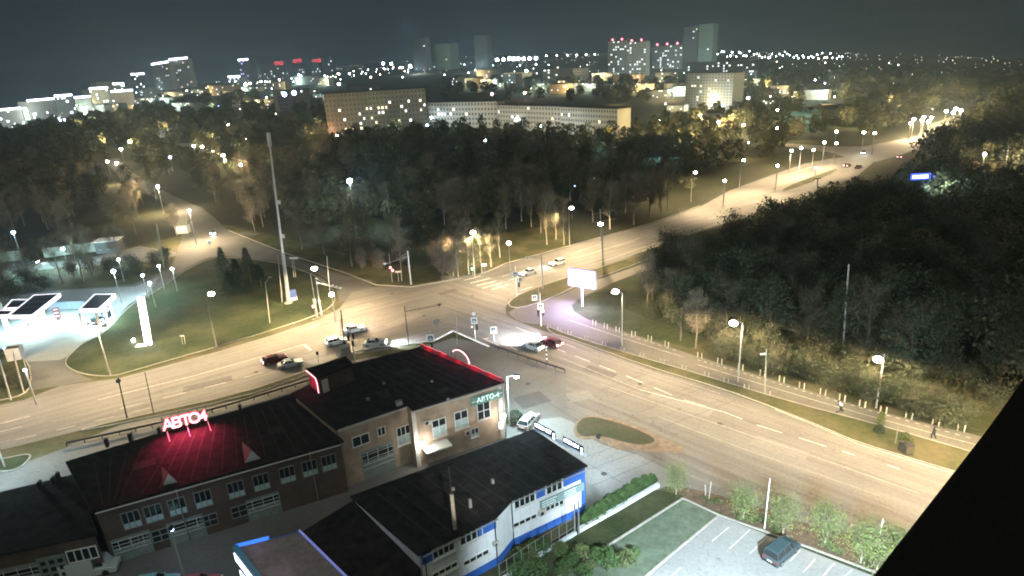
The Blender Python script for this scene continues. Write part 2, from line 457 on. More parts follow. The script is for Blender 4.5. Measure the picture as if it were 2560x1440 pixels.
# grass patch with sandy rim by the forecourt, and soil beside it
sheet('sandy_patch', smoothpoly([(1430, 1062), (1470, 1036), (1530, 1046), (1600, 1068), (1660, 1098), (1714, 1118), (1704, 1136), (1640, 1130), (1560, 1126), (1535, 1124), (1500, 1096), (1440, 1102)], 2), Z2, SAND)
raised('grass_patch', [(1438, 1060), (1470, 1040), (1521, 1050), (1585, 1070), (1640, 1096), (1630, 1110), (1585, 1113), (1502, 1088), (1448, 1094)], .04, grass_mat('scrubby_patch', (0.05, 0.055, 0.03), (0.075, 0.08, 0.045), (0.09, 0.075, 0.05)), 2)
# green lot, soil strip and parking lot at the bottom
sheet('lawn_ground', [(1280, 1440), (1460, 1290), (1640, 1225), (1700, 1235), (1830, 1300), (2250, 1440), (2250, 1700), (900, 1800)], .03, GRASS)
sheet('soil_bed', smoothpoly([(1660, 1212), (1760, 1228), (1900, 1268), (2060, 1330), (2240, 1392), (2330, 1440), (2200, 1440), (1960, 1342), (1800, 1282), (1700, 1240)], 1), .034, SOIL)
sheet('worn_lot', [(1707, 1249), (1795, 1290), (1610, 1445), (1400, 1445), (1560, 1340)], .036, mat('worn_green_asphalt', (0.075, 0.10, 0.07), .9, var=.3, scale=.8, bump=.3))
sheet('parking_lot', [(1795, 1290), (2195, 1445), (2100, 1900), (1200, 1900), (1610, 1445)], .038, CONC)
def kerbline(pts, w=.22, h=.16, m=KERB, label=None):
    mb = MB(); P = [at(*p) for p in pts]
    for a, b in zip(P, P[1:]):
        d = b - a; mb.box(((a.x + b.x) / 2, (a.y + b.y) / 2, h / 2), (d.length, w, h), rz=math.atan2(d.y, d.x))
    o = mb.build('kerb', m); return tag(o, kind='structure')
kerbline([(1707, 1247), (1800, 1290), (2000, 1362), (2200, 1437), (2300, 1476)])
kerbline([(1707, 1247), (1560, 1340), (1390, 1448)])
kerbline([(1795, 1292), (1700, 1370), (1610, 1446)])
kerbline([(571, 576), (640, 604), (715, 634), (861, 682), (941, 713), (1029, 718), (1096, 706), (1156, 696)])
kerbline([(1187, 694), (1264, 659), (1398, 622), (1620, 561), (1750, 515)])
kerbline([(840, 890), (871, 884), (938, 868), (1029, 862), (1090, 850), (1132, 828), (1190, 853), (1223, 867)], .3, .2, mat('white_kerb', (.5, .5, .48), .8, var=.2, scale=2))
# median strips of the far part of the road
raised('median', [(1950, 478), (1968, 466), (2076, 425), (2100, 420), (2070, 440), (1975, 476)], .11, DRY, 1, KERB)
raised('median', [(1955, 512), (2050, 478), (2120, 448), (2128, 455), (2040, 492)], .11, DRY, 1, None)
sheet('road', [(2110, 392), (2072, 380), (1990, 370), (1960, 366), (1960, 358), (2080, 366), (2160, 366), (2300, 340), (2330, 310), (2400, 282), (2420, 262), (2460, 262), (2440, 290), (2380, 320), (2340, 350), (2260, 385), (2190, 405)], Z1 - .008, ASPH)
sheet('car_park', [(2452, 460), (2470, 448), (2530, 452), (2545, 476), (2520, 480), (2470, 470)], Z1, CONC)
# lit street and yard behind the station
sheet('back_street', [(-200, 700), (0, 690), (150, 668), (360, 655), (440, 640), (440, 630), (350, 615), (200, 650), (0, 664), (-200, 680)], Z1, ASPH2)

# painted markings: one marking object per stroke that can be told apart
def stripe(a, b, w=.16, z=Z3, m=PAINT, name='road_marking', parent=None):
    a = at(*a); b = at(*b); d = (b - a); n = Vector((-d.y, d.x, 0)).normalized() * w / 2
    mb = MB().sheet([tuple((a - n)[:2]), tuple((b - n)[:2]), tuple((b + n)[:2]), tuple((a + n)[:2])], z)
    o = mb.build(name, m, parent)
    if not parent: tag(o, kind='structure')
    return o
def dashes(path, n, fill=.5, w=.16, t0=0.0):
    P = [at(*p) for p in path]; L = [0]
    for a, b in zip(P, P[1:]): L.append(L[-1] + (b - a).length)
    def q(s):
        for i in range(len(P) - 1):
            if s <= L[i + 1] or i == len(P) - 2:
                return P[i].lerp(P[i + 1], (s - L[i]) / (L[i + 1] - L[i]))
    for i in range(n):
        s0 = L[-1] * (i + t0) / n; s1 = s0 + L[-1] / n * fill
        if s1 > L[-1]: break
        a = q(s0); b = q(s1); d = b - a; nn = Vector((-d.y, d.x, 0)).normalized() * w / 2
        o = MB().sheet([tuple((a - nn)[:2]), tuple((b - nn)[:2]), tuple((b + nn)[:2]), tuple((a + nn)[:2])], Z3).build('road_marking', PAINT)
        tag(o, kind='structure')
# crosswalk bars
for a, b in [((1160, 701), (1202, 691)), ((1176, 708), (1226, 696)), ((1192, 715), (1240, 703)), ((1206, 721), (1254, 708)), ((1230, 724), (1272, 712))]:
    stripe(a, b, .55)
stripe((1290, 738), (1318, 729), .4); stripe((1300, 727), (1330, 718), .4)
# long lines of the lower-left road
stripe((245, 1000), (478, 942), .14); stripe((478, 942), (760, 862), .16); stripe((760, 862), (777, 876), .45)
stripe((0, 1060), (74, 1041), .16); stripe((0, 1080), (54, 1067), .12); stripe((765, 824), (800, 812), .3)
stripe((130, 1054), (470, 972), .13, m=PAINTF)
dashes([(300, 1022), (420, 993), (560, 958), (700, 920)], 4, .55, .13)
dashes([(40, 1100), (260, 1048), (420, 1010)], 4, .5, .12)
stripe((780, 800), (838, 782), .12)
# upper-right road
for a, b in [((1440, 630), (1500, 612)), ((1270, 702), (1330, 684)), ((1440, 646), (1600, 596)), ((1500, 656), (1640, 608)), ((1620, 596), (1700, 570)), ((1600, 630), (1800, 556)), ((1255, 692), (1290, 681)), ((1770, 549), (1800, 540))]:
    stripe(a, b, .15)
stripe((1990, 430), (2030, 417), .5)
# street to the lower right
stripe((1222, 846), (1207, 848), .3); stripe((1213, 849), (1247, 864), .25)
stripe((1278, 868), (1292, 876), .25); stripe((1290, 818), (1330, 835), .2)
stripe((1395, 892), (1600, 975), .15, m=PAINTF); stripe((1600, 975), (1806, 1030), .15)
dashes([(1380, 868), (1560, 938), (1708, 1000), (1806, 1029), (1910, 1070), (2028, 1104), (2110, 1132)], 9, .62, .16)
stripe((2106, 1129), (2134, 1138), .2); stripe((2219, 1163), (2248, 1173), .2)
stripe((1480, 880), (1640, 934), .14, m=PAINTF); stripe((1640, 934), (1800, 985), .14, m=PAINTF)
stripe((1500, 960), (1700, 1030), .13, m=PAINTF); stripe((1700, 1030), (2000, 1130), .13, m=PAINTF); stripe((2000, 1130), (2300, 1235), .13, m=PAINTF)
stripe((1640, 1040), (1850, 1120), .10, m=PAINTF); stripe((1850, 1120), (2200, 1240), .10, m=PAINTF)
stripe((1365, 842), (1440, 870), .12)
stripe((2061, 1074), (2147, 1111), .14); stripe((2147, 1111), (2390, 1187), .14); stripe((1937, 1024), (2061, 1074), .12)
for a, b in [((1500, 978), (1668, 915)), ((1530, 995), (1640, 955)), ((1600, 1030), (1790, 958)), ((1640, 1000), (1730, 968)), ((1660, 1068), (1840, 1000)), ((1330, 985), (1445, 1050)), ((1210, 905), (1300, 880))]:
    stripe(a, b, .07, Z2 + .006, SEAM, 'asphalt_seam')
for a, b in [((1390, 1170), (1560, 1108)), ((1400, 1200), (1600, 1128)), ((1480, 1215), (1640, 1150)), ((1470, 1160), (1560, 1210)), ((30, 905), (165, 880)), ((50, 930), (220, 900)), ((78, 968), (240, 930)), ((150, 790), (205, 797))]:
    stripe(a, b, .06, Z2 + .006, SEAM, 'asphalt_seam')
for px, py, r_ in [(1060, 790, .4), (1180, 740, .4), (640, 930, .4), (1510, 1185, .4), (1600, 960, .4), (980, 735, .4), (1320, 960, .4), (1800, 1060, .4)]:
    c = at(px, py); o = MB().tube((c.x, c.y, .03), (c.x, c.y, Z2 + .012), r_, n=14).build('manhole_cover', SEAM); tag(o, kind='structure')
PATCH = mat('fresh_asphalt_patch', (0.075, 0.073, 0.07), .85, var=.15, scale=1.5)
PATCHL = mat('pale_asphalt_patch', (0.155, 0.148, 0.138), .85, var=.15, scale=1.5)
for i, (px, py, w_, d_, a_) in enumerate([(900, 770, 7, 3.2, .7), (1120, 730, 5, 2.4, .6), (1010, 800, 9, 2.5, .75), (520, 960, 8, 2.4, .45), (1700, 1010, 10, 2.2, -.75), (1500, 930, 6, 2.2, -.75), (1950, 1120, 7, 2.6, -.75), (1330, 1000, 5, 4, .4), (1450, 990, 4, 3, .2), (620, 585, 9, 3, -.5), (1560, 610, 9, 2.4, .6)]):
    c = at(px, py); ca, sa = math.cos(a_), math.sin(a_)
    q_ = [(c.x + x * ca - y * sa, c.y + x * sa + y * ca) for x, y in ((-w_ / 2, -d_ / 2), (w_ / 2, -d_ / 2 + .2), (w_ / 2 - .2, d_ / 2), (-w_ / 2 + .1, d_ / 2 - .1))]
    o = MB().sheet(q_, Z1 + .008).build('asphalt_patch', PATCH if i % 2 else PATCHL); tag(o, kind='structure')
# parking bays
for a, b in [((1823, 1318), (1780, 1354)), ((1875, 1325), (1823, 1373)), ((1918, 1342), (1875, 1385)), ((2000, 1376), (1975, 1404)), ((2038, 1398), (2008, 1432)), ((2086, 1409), (2048, 1452)), ((2131, 1425), (2100, 1452)), ((1703, 1420), (1672, 1446)), ((1660, 1401), (1640, 1418))]:
    stripe(a, b, .12)
# cycle path lines on the pavement
for pa in [[(1744, 912), (1900, 960), (2060, 1008), (2200, 1048), (2459, 1118)], [(1420, 800), (1540, 840), (1707, 893)]]:
    for a, b in zip(pa, pa[1:]): stripe(a, b, .10)
dashes([(1744, 900), (1900, 946), (2060, 994), (2200, 1034), (2440, 1100)], 34, .45, .12)
dashes([(1560, 836), (1700, 880)], 8, .45, .12)

# ---------------------------------------------------------------- fences along the pavement
def low_fence(pts, seg, label, fence_h=.95, m=FENCEW):
    P = [at(*p) for p in pts]
    root = empty('low_fence', P[0], 0, label, 'fence')
    o0 = P[0]; L = 0
    for a, b in zip(P, P[1:]):
        n = max(1, round((b - a).length / seg))
        for i in range(n):
            p = a.lerp(b, i / n) - o0; q = a.lerp(b, (i + 1) / n) - o0
            d = (q - p).normalized()
            for s in (0, .75):
                c = p + d * s
                MB().box((c.x, c.y, fence_h / 2 + .05), (.13, .13, fence_h + .1)).build('post', m, root)
            p2 = p + d * .75
            r = MB()
            for z in (fence_h * .9, fence_h * .38):
                r.tube((p2.x, p2.y, z), (q.x, q.y, z), .022, n=4)
            r.build('rail', DARKM, root)
    return root
low_fence([(1482, 812), (1540, 829), (1620, 851), (1707, 881)], 3.2, 'pale post fence along the outer edge of the pavement, behind the lit billboard')
low_fence([(1744, 894), (1900, 939), (2050, 986)], 3.2, 'pale post fence between the wood and the pavement, past the gap')
low_fence([(2050, 986), (2200, 1031), (2330, 1062), (2459, 1092)], 3.2, 'pale post fence beside the pavement where two people walk')
low_fence([(1370, 818), (1420, 838), (1600, 893), (1761, 941)], 3.6, 'thin rail fence between the street kerb and the pavement', .75, PGREY)
low_fence([(1761, 941), (1860, 972), (1967, 1003)], 3.6, 'thin rail fence at the kerb beneath the second street lamp', .75, PGREY)
def guard_rail(pts, label, step=2.0):
    P = [at(*p) for p in pts]; root = empty('guard_rail', P[0], 0, label, 'guard rail'); o0 = P[0]
    for a, b in zip(P, P[1:]):
        d = b - a; n = max(1, int(d.length / step)); A = a - o0; B = b - o0
        MB().box(((A.x + B.x) / 2, (A.y + B.y) / 2, .62), (d.length, .07, .3), rz=math.atan2(d.y, d.x)).build('rail', DARKM, root)
        for i in range(n + 1):
            c = A.lerp(B, i / n); MB().box((c.x, c.y, .3), (.12, .12, .6)).build('post', DARKM, root)
guard_rail([(1223, 868), (1320, 902), (1412, 932)], 'long dark guard rail dividing the street from the forecourt')
guard_rail([(168, 1116), (300, 1088), (460, 1052), (600, 1012), (739, 969), (800, 950)], 'dark guard rail between the service road and the brick building')
# ---------------------------------------------------------------- near buildings
def brick_mat(name, c1, c2, mortar):
    m = mat(name, c1, .9)
    t = m.node_tree; b = t.nodes['Principled BSDF']
    g = t.nodes.new('ShaderNodeNewGeometry'); br = t.nodes.new('ShaderNodeTexBrick')
    sp = t.nodes.new('ShaderNodeSeparateXYZ'); cb = t.nodes.new('ShaderNodeCombineXYZ')
    t.links.new(g.outputs['Position'], sp.inputs[0]); t.links.new(sp.outputs[0], cb.inputs[0]); t.links.new(sp.outputs[2], cb.inputs[1])
    t.links.new(cb.outputs[0], br.inputs['Vector'])
    br.inputs['Scale'].default_value = 2.0; br.inputs['Color1'].default_value = (*c1, 1); br.inputs['Color2'].default_value = (*c2, 1); br.inputs['Mortar'].default_value = (*mortar, 1)
    br.inputs['Mortar Size'].default_value = .02; br.inputs['Brick Width'].default_value = .5; br.inputs['Row Height'].default_value = .17
    n = t.nodes.new('ShaderNodeTexNoise'); n.inputs['Scale'].default_value = .7; n.inputs['Detail'].default_value = 6
    t.links.new(g.outputs['Position'], n.inputs['Vector'])
    r = t.nodes.new('ShaderNodeMapRange'); r.inputs[1].default_value = .3; r.inputs[2].default_value = .7; r.inputs[3].default_value = .72; r.inputs[4].default_value = 1.2
    t.links.new(n.outputs[0], r.inputs[0])
    vm = t.nodes.new('ShaderNodeVectorMath'); vm.operation = 'SCALE'
    t.links.new(br.outputs[0], vm.inputs[0]); t.links.new(r.outputs[0], vm.inputs['Scale']); t.links.new(vm.outputs[0], b.inputs['Base Color'])
    return m
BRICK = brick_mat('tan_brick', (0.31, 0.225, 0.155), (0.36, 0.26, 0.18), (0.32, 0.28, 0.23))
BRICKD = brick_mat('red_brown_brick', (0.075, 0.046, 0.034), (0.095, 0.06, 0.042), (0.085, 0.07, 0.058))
ROOF = mat('bitumen_roof', (0.015, 0.0135, 0.0125), .95, var=.75, scale=.8, bump=.5, detail=10, spec=.2)
ROOFL = mat('light_felt_roof', (0.20, 0.17, 0.17), .9, var=.25, scale=1.2, bump=.3)
SIDING = mat('white_siding', (0.62, 0.64, 0.66), .5, var=.08, scale=.8)
BLUEP = mat('blue_panel', (0.035, 0.11, 0.40), .45, var=.15, scale=.8)
TRIM = mat('pale_trim', (0.5, 0.48, 0.43), .7, var=.15, scale=1.5)
FRAME = mat('white_window_frame', (0.66, 0.67, 0.66), .5)
CURT = mat('pale_curtain', (0.34, 0.46, 0.46), .8, var=.2, scale=4)
GATE = mat('green_grey_gate', (0.17, 0.20, 0.18), .6, var=.2, scale=1.5)

DIMF = mat('dimmed_frame', (.20, .20, .18), .7)  # window frame colour darkened for the unlit long wing
class Wall:
    """a vertical wall plane between two ground points; u runs along it, n points towards the viewer's side"""
    def __init__(s, A, B):
        s.A = Vector((A[0], A[1], 0)); s.B = Vector((B[0], B[1], 0)); d = s.B - s.A; s.L = d.length; s.d = d / s.L
        n = Vector((s.d.y, -s.d.x, 0))
        if n.dot(-s.A) < 0: n = -n
        s.n = n; s.up = Vector((0, 0, 1))
    def hit(s, px, py):
        r = ray(px, py); o = Vector((0, 0, CAM_H)); t = (s.A - o).dot(s.n) / r.dot(s.n); p = o + r * t
        return (p - s.A).dot(s.d), p.z
    def p(s, u, z, out=0.0): return s.A + s.d * u + s.up * z + s.n * out
    def ax(s): return (s.d, s.n, s.up)
def wbox(mb, w, org, u, z, out, du, dn, dz, mi=0):
    return mb.box(w.p(u, z, out) - org, (du, dn, dz), mi, ax=w.ax())
def window(parent, org, w, px, py, W_, H_, cols=2, rows=1, frame=None, glass=None, sill=True, curtain=0.0, zc=None):
    u, z = w.hit(px, py)
    if zc: z = zc
    frame = frame or FRAME; glass = glass or GLASSD
    fr = MB(); t = .09
    wbox(fr, w, org, u, z + H_ / 2, .05, W_ + t, .12, t); wbox(fr, w, org, u, z - H_ / 2, .05, W_ + t, .12, t)
    for s in (-1, 1): wbox(fr, w, org, u + s * W_ / 2, z, .05, t, .115, H_ - t)
    for i in range(1, cols): wbox(fr, w, org, u - W_ / 2 + W_ * i / cols, z, .05, t, .105, H_ - t)
    for i in range(1, rows): wbox(fr, w, org, u, z - H_ / 2 + H_ * i / rows, .05, W_ - t, .10, t)
    f = fr.build('window', frame, parent)
    g = MB(); wbox(g, w, org, u, z, .012, W_, .02, H_); g.build('pane', glass, f)
    if curtain:
        g = MB(); wbox(g, w, org, u, z - H_ / 2 + H_ * curtain / 2, .03, W_ - .05, .015, H_ * curtain - .04); g.build('curtain', CURT, f)
    if sill:
        g = MB(); wbox(g, w, org, u, z - H_ / 2 - .12, .12, W_ + .25, .26, .09); g.build('sill', FRAME, f)
    return f
def gate(parent, org, w, px, py, W_, H_, m=GATE):
    u, z = w.hit(px, py); z = H_ / 2 + .05
    g = MB(); wbox(g, w, org, u, z, .03, W_, .07, H_); o = g.build('gate', m, parent)
    s = MB()
    for k in range(4): wbox(s, w, org, u, .6 + k * H_ * .16 + H_ * .22, .08, W_ - .2, .03, .05)
    for k in (-1, 0, 1): wbox(s, w, org, u + k * W_ / 3.2, H_ * .72, .082, .05, .03, H_ * .42)
    s.build('frame', FRAME, o)
    g = MB(); wbox(g, w, org, u, H_ * .76, .07, W_ - .3, .02, H_ * .26); g.build('pane', GLASSD, o)
def letters(txt, w, org, u, z, out, size, m, parent, name='lettering', ext=.06, rz_flip=False, bold=.018):
    cu = bpy.data.curves.new('lettering', 'FONT'); cu.body = txt; cu.size = size; cu.extrude = ext; cu.align_x = 'CENTER'; cu.align_y = 'CENTER'
    cu.offset = size * bold
    to = bpy.data.objects.new('tmp_text', cu); C.objects.link(to)
    dg = bpy.context.evaluated_depsgraph_get(); me = bpy.data.meshes.new_from_object(to.evaluated_get(dg)); bpy.data.objects.remove(to)
    me.materials.clear(); me.materials.append(m)
    mx = Matrix((w.d, w.up, w.n)).transposed().to_4x4(); mx.translation = w.p(u, z, out) - org
    me.transform(mx)
    o = bpy.data.objects.new(name, me); C.objects.link(o); o.parent = parent
    return o
def wall_strip(parent, org, w, u0, u1, z0, z1, m, name, out=.03, dn=.06):
    g = MB(); wbox(g, w, org, (u0 + u1) / 2, (z0 + z1) / 2, out, abs(u1 - u0), dn, z1 - z0); return g.build(name, m, parent)

def lean_to(r, b, z, top):
    # masts that stand slightly out of plumb, as they show
    q = at(top[0], top[1], b.z + z) - b; o = Vector((q.x, q.y, 0))
    if o.length > z * .075: o *= z * .075 / o.length
    v = Vector((o.x, o.y, z)).normalized(); e0 = r.rotation_euler.z
    r.rotation_mode = 'QUATERNION'; r.rotation_quaternion = Vector((0, 0, 1)).rotation_difference(v) @ __import__('mathutils').Quaternion((0, 0, 1), e0)
# --- brick building with two storeys at its right end
ZA = 8.6
o_b = Vector((-12, 78, 0))
av = empty('brick_building', o_b, 0, 'long brown brick building with flat dark roof, red sign and red parapet light', 'building')
def rel(pts, o): return [(p[0] - o.x, p[1] - o.y) for p in pts]
B1 = at(1262, 1093); A1 = at(1044, 1168)
w1 = Wall(A1, B1)
NE = at(1053, 872, ZA); BK = at(876, 917, ZA); BK2 = at(738, 986, ZA)
A2 = at(868, 1218); B2 = w1.p(-.05, 0, -1.6)
w2 = Wall(A2, B2)
main = [tuple(B1[:2]), tuple(NE[:2]), tuple(BK[:2]), tuple(BK2[:2]), tuple(A2[:2]), tuple(B2[:2]), tuple(A1[:2])]
mb = MB().prism(rel(main, o_b), 0, ZA); mb.build('wall', BRICK, av)
def grow(poly, e):
    cx = sum(p[0] for p in poly) / len(poly); cyy = sum(p[1] for p in poly) / len(poly)
    return [(p[0] + (p[0] - cx) / math.hypot(p[0] - cx, p[1] - cyy) * e, p[1] + (p[1] - cyy) / math.hypot(p[0] - cx, p[1] - cyy) * e) for p in poly]
rf = MB().prism(rel(grow(main, .45), o_b), ZA + .003, ZA + .22).build('roof', ROOF, av)
# long single-depth wing
Z3w = 7.2
e0, e1 = at(850, 1106, Z3w), at(240, 1276, Z3w)
b0, b1, b2 = at(738, 989, Z3w), at(400, 1090, Z3w), at(176, 1157, Z3w)
w3 = Wall(e1, e0)
long_ = [tuple(e0[:2]), tuple(b0[:2]), tuple(b1[:2]), tuple(b2[:2]), tuple(e1[:2])]
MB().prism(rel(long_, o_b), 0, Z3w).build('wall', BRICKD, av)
rl = MB().prism(rel(grow(long_, .5), o_b), Z3w + .003, Z3w + .25).build('roof', ROOF, av)
Z4w = 5.2
f0, f1 = at(238, 1338, Z4w), at(-260, 1440, Z4w)
g0, g1 = at(183, 1192, Z4w), at(-260, 1300, Z4w)
w4 = Wall(f1, f0)
low_ = [tuple(f0[:2]), tuple(g0[:2]), tuple(g1[:2]), tuple(f1[:2])]
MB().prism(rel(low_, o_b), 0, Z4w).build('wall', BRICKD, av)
MB().prism(rel(grow(low_, .4), o_b), Z4w + .003, Z4w + .2).build('roof', ROOF, av)
# windows of the lit end
window(av, o_b, w1, 1209, 1026, 1.9, 2.5, 2, 2)
window(av, o_b, w1, 1153, 1048, 1.9, 2.5, 2, 2, curtain=.55)
window(av, o_b, w1, 1098, 1068, 1.9, 2.5, 2, 2, curtain=.6)
window(av, o_b, w1, 1100, 1112, 1.9, 1.2, 3, 1)
window(av, o_b, w1, 1187, 1080, 1.1, 1.3, 2, 1, curtain=.4)
window(av, o_b, w2, 1009, 1087, 1.8, 2.6, 3, 2, curtain=.5)
window(av, o_b, w2, 953, 1078, 1.0, 1.2, 2, 1, sill=False)
window(av, o_b, w2, 902, 1100, 2.2, 1.4, 2, 1, sill=False)
gate(av, o_b, w2, 948, 1158, 4.4, 4.2)
for px, py in [(820, 1142), (772, 1157), (716, 1174), (651, 1195), (588, 1215), (506, 1238), (441, 1257), (381, 1273), (326, 1289)]:
    window(av, o_b, w3, px, py, 1.7, 2.1, 3, 1, curtain=.35, sill=False, zc=4.9, frame=DIMF)
for px in (668, 461, 312): gate(av, o_b, w3, px, 1300, 3.8, 3.0)
for px, py in [(598, 1276), (523, 1297), (398, 1324), (347, 1347)]:
    window(av, o_b, w3, px, py, 1.7, 1.5, 2, 2, sill=False, zc=1.9, frame=DIMF)
window(av, o_b, w4, 202, 1372, 2.8, 1.5, 4, 1, sill=False, zc=3.2)
gate(av, o_b, w4, 38, 1412, 4, 3.4); 
u_, z_ = w4.hit(128, 1400)
gl = MB(); wbox(gl, w4, o_b, u_, 2.1, .04, 2.6, .08, 3.4); gl = gl.build('glass_block_door', GATE, av)
for i in range(3):
    for j in range(3):
        g = MB(); wbox(g, w4, o_b, u_ - .8 + i * .8, 1.3 + j * .9, .09, .5, .03, .5); g.build('pane', GLASSD, gl)
# trims, corner pilasters, downpipes
for u in (.25, w1.L - .3): wall_strip(av, o_b, w1, u - .28, u + .28, 0, ZA - .05, TRIM, 'pilaster', .05, .12)
wall_strip(av, o_b, w1, .55, w1.L - .6, ZA - .45, ZA - .12, TRIM, 'cornice', .04, .1)
wall_strip(av, o_b, w2, .0, w2.L, ZA - .5, ZA - .12, TRIM, 'cornice', .04, .1)
wall_strip(av, o_b, w2, .05, .7, 0, ZA - .55, BRICK, 'pilaster', .06, .12)
for u in (w1.L + .12, w1.L - .75):
    g = MB().tube(w1.p(u, 0, .18) - o_b, w1.p(u, ZA, .18) - o_b, .07, n=6); g.build('downpipe', FENCEW, av)
# facade sign
u_, z_ = w1.hit(1216, 993)
sg = MB(); wbox(sg, w1, o_b, u_, z_, .12, 4.7, .12, 1.25)
sgo = sg.build('facade_sign', mat('green_sign_board', (0.10, 0.24, 0.20), .5, var=.3, scale=.7), av)
letters('АВТО-4', w1, o_b, u_ + .15, z_, .2, .95, emis('dim_white_letters', (.8, .92, .95), .45), sgo)
g = MB(); wbox(g, w1, o_b, u_ + 1.9, z_ + .1, .19, .8, .02, .08); wbox(g, w1, o_b, u_ - 1.9, z_ - .05, .19, .8, .02, .08); g.build('stripe', SIGNW, sgo)
# air conditioners on the wall
def aircon(wl, px, py, org, parent, s=.9):
    u, z = wl.hit(px, py); g = MB(); wbox(g, wl, org, u, z, .28, s, .35, s * .72); o = g.build('air_conditioner', TRIM, parent)
    g = MB(); c = wl.p(u - s * .12, z, .46) - org; g.tube(c, c + wl.n * .03, s * .27, n=12); g.build('fan_grille', DARKM, o)
aircon(w1, 1168, 1079, o_b, av); aircon(w1, 1066, 1054, o_b, av)
# entrance slab canopy
u_, z_ = w1.hit(1086, 1152)
g = MB(); wbox(g, w1, o_b, u_ + .3, 2.7, .95, 3.6, 1.7, .12); g.build('entrance_canopy', SIGNW, av)
# wall lamps
LW = (1.0, .93, .84)
def wall_lamp(wl, px, py, org, parent, power, col=LW, out=.45, zoff=0):
    u, z = wl.hit(px, py); c = wl.p(u, z, out) - org
    a = MB().tube(wl.p(u, z + .05, 0) - org, c + Vector((0, 0, .1)), .03, n=5); b = a.build('wall_lamp', DARKM, parent)
    MB().ball(c, .24, 8, 6).build('lamp_shade', emis('hot_white', (1, .96, .9), 14), b)
    light('POINT', c + wl.n * .45 - Vector((0, 0, .1)), col, power, parent, .2)
wall_lamp(w1, 1053, 1104, o_b, av, 420)
wall_lamp(w1, 1252, 1031, o_b, av, 700, out=.9)
u_, z_ = w1.hit(1250, 1062)
g = MB(); wbox(g, w1, o_b, u_, z_, .15, .5, .12, 1.1); g.build('light_box', emis('soft_white_box', (.95, .97, 1), 1.6), av)
# roof parapet light, arch and penthouse
P0 = at(1053, 870, ZA + .2); P1 = at(1256, 957, ZA + .2)
pw = Wall(P0, P1)
RED = emis('red_neon', (1.0, .10, .20), 2.6, True)
PINK = emis('pink_neon', (1.0, .42, .45), 4.0, True)
pr = wall_strip(av, o_b, pw, 0, pw.L, ZA + .2, ZA + .85, mat('red_parapet_sheet', (0.30, 0.03, 0.055), .6, var=.35, scale=2.5), 'parapet', 0, .12)
g = MB().path([pw.p(u, ZA + .98 + .05 * math.sin(u * 3), .05) - o_b for u in np.linspace(.1, pw.L * .35, 10)], .035, 5); g.build('neon_tube', emis('faint_red_neon', (1, .25, .28), 1.1, True), av)
g = MB().path([pw.p(u, ZA + .95 + .06 * math.sin(u * 2.1), .08) - o_b for u in np.linspace(pw.L * .6, pw.L, 12)], .03, 5); g.build('neon_tube', emis('faint_red_neon', (1, .25, .28), 1.1, True), av)
uc = pw.hit(1150, 905)[0]
arc = [pw.p(uc + 2.1 * math.cos(t), ZA + .9 + 1.7 * math.sin(t), -.2) - o_b for t in np.linspace(math.pi * .98, .0, 16)]
ar = MB().path(arc, .09, 6).build('sign_arch', DARKM, av)
arc2 = [pw.p(uc + 1.95 * math.cos(t), ZA + .9 + 1.55 * math.sin(t), -.1) - o_b for t in np.linspace(math.pi * .8, .02, 16)]
MB().path(arc2, .07, 6).build('neon_tube', PINK, ar)
lat = MB()
for k in range(7):
    x = -1.7 + k * .57; h_ = 1.6 * math.sqrt(max(0, 1 - (x / 2.1) ** 2)); a = pw.p(uc + x, ZA + .8, -.2) - o_b; lat.tube(a, a + Vector((0, 0, h_)), .04, n=4)
lat.build('lattice', mat('dull_red_metal', (.16, .07, .07), .6), ar)
for u in np.linspace(2, pw.L - 2, 5):
    light('POINT', pw.p(u, ZA + .75, .5) - o_b, (1, .05, .14), 34, av, .15)
o_p = rel([at(768, 924, 11.3)[:2], at(862, 893, 11.3)[:2], at(880, 912, 11.3)[:2], at(794, 945, 11.3)[:2]], o_b)
MB().prism(o_p, ZA + .2, 11.2).build('penthouse', BRICKD, av)
MB().prism(grow(o_p, .2), 11.203, 11.4).build('roof', ROOF, av)
pn = Wall(at(768, 924, 11.3), at(794, 945, 11.3))
wall_strip(av, o_b, pn, .1, pn.L - .1, ZA + .3, 11.1, mat('red_parapet_sheet', (0.42, 0.045, 0.075), .6), 'red_panel')
npth = [pn.p(0, 11.25, .2) - o_b, pn.p(pn.L * .9, 11.25, .2) - o_b, pn.p(pn.L, 10.6, .2) - o_b, pn.p(pn.L, ZA + .5, .2) - o_b]
MB().path(npth, .06, 6).build('neon_tube', PINK, av)
light('POINT', pn.p(pn.L / 2, 10, 1.0) - o_b, (1, .1, .2), 60, av, .2)
cb = at(866, 905, ZA + .2) - o_b
MB().box((cb.x, cb.y, ZA + 1.5), (1.4, 1.3, 2.6), rz=.5).build('chimney', mat('grey_render', (.42, .42, .38), .8, var=.1), av)
pd = Wall(at(794, 945, 11.3), at(880, 912, 11.3)); u_, z_ = pd.hit(816, 962)
g = MB(); wbox(g, pd, o_b, .9, ZA + 1.2, .03, .9, .06, 1.9); g.build('door', TRIM, av)
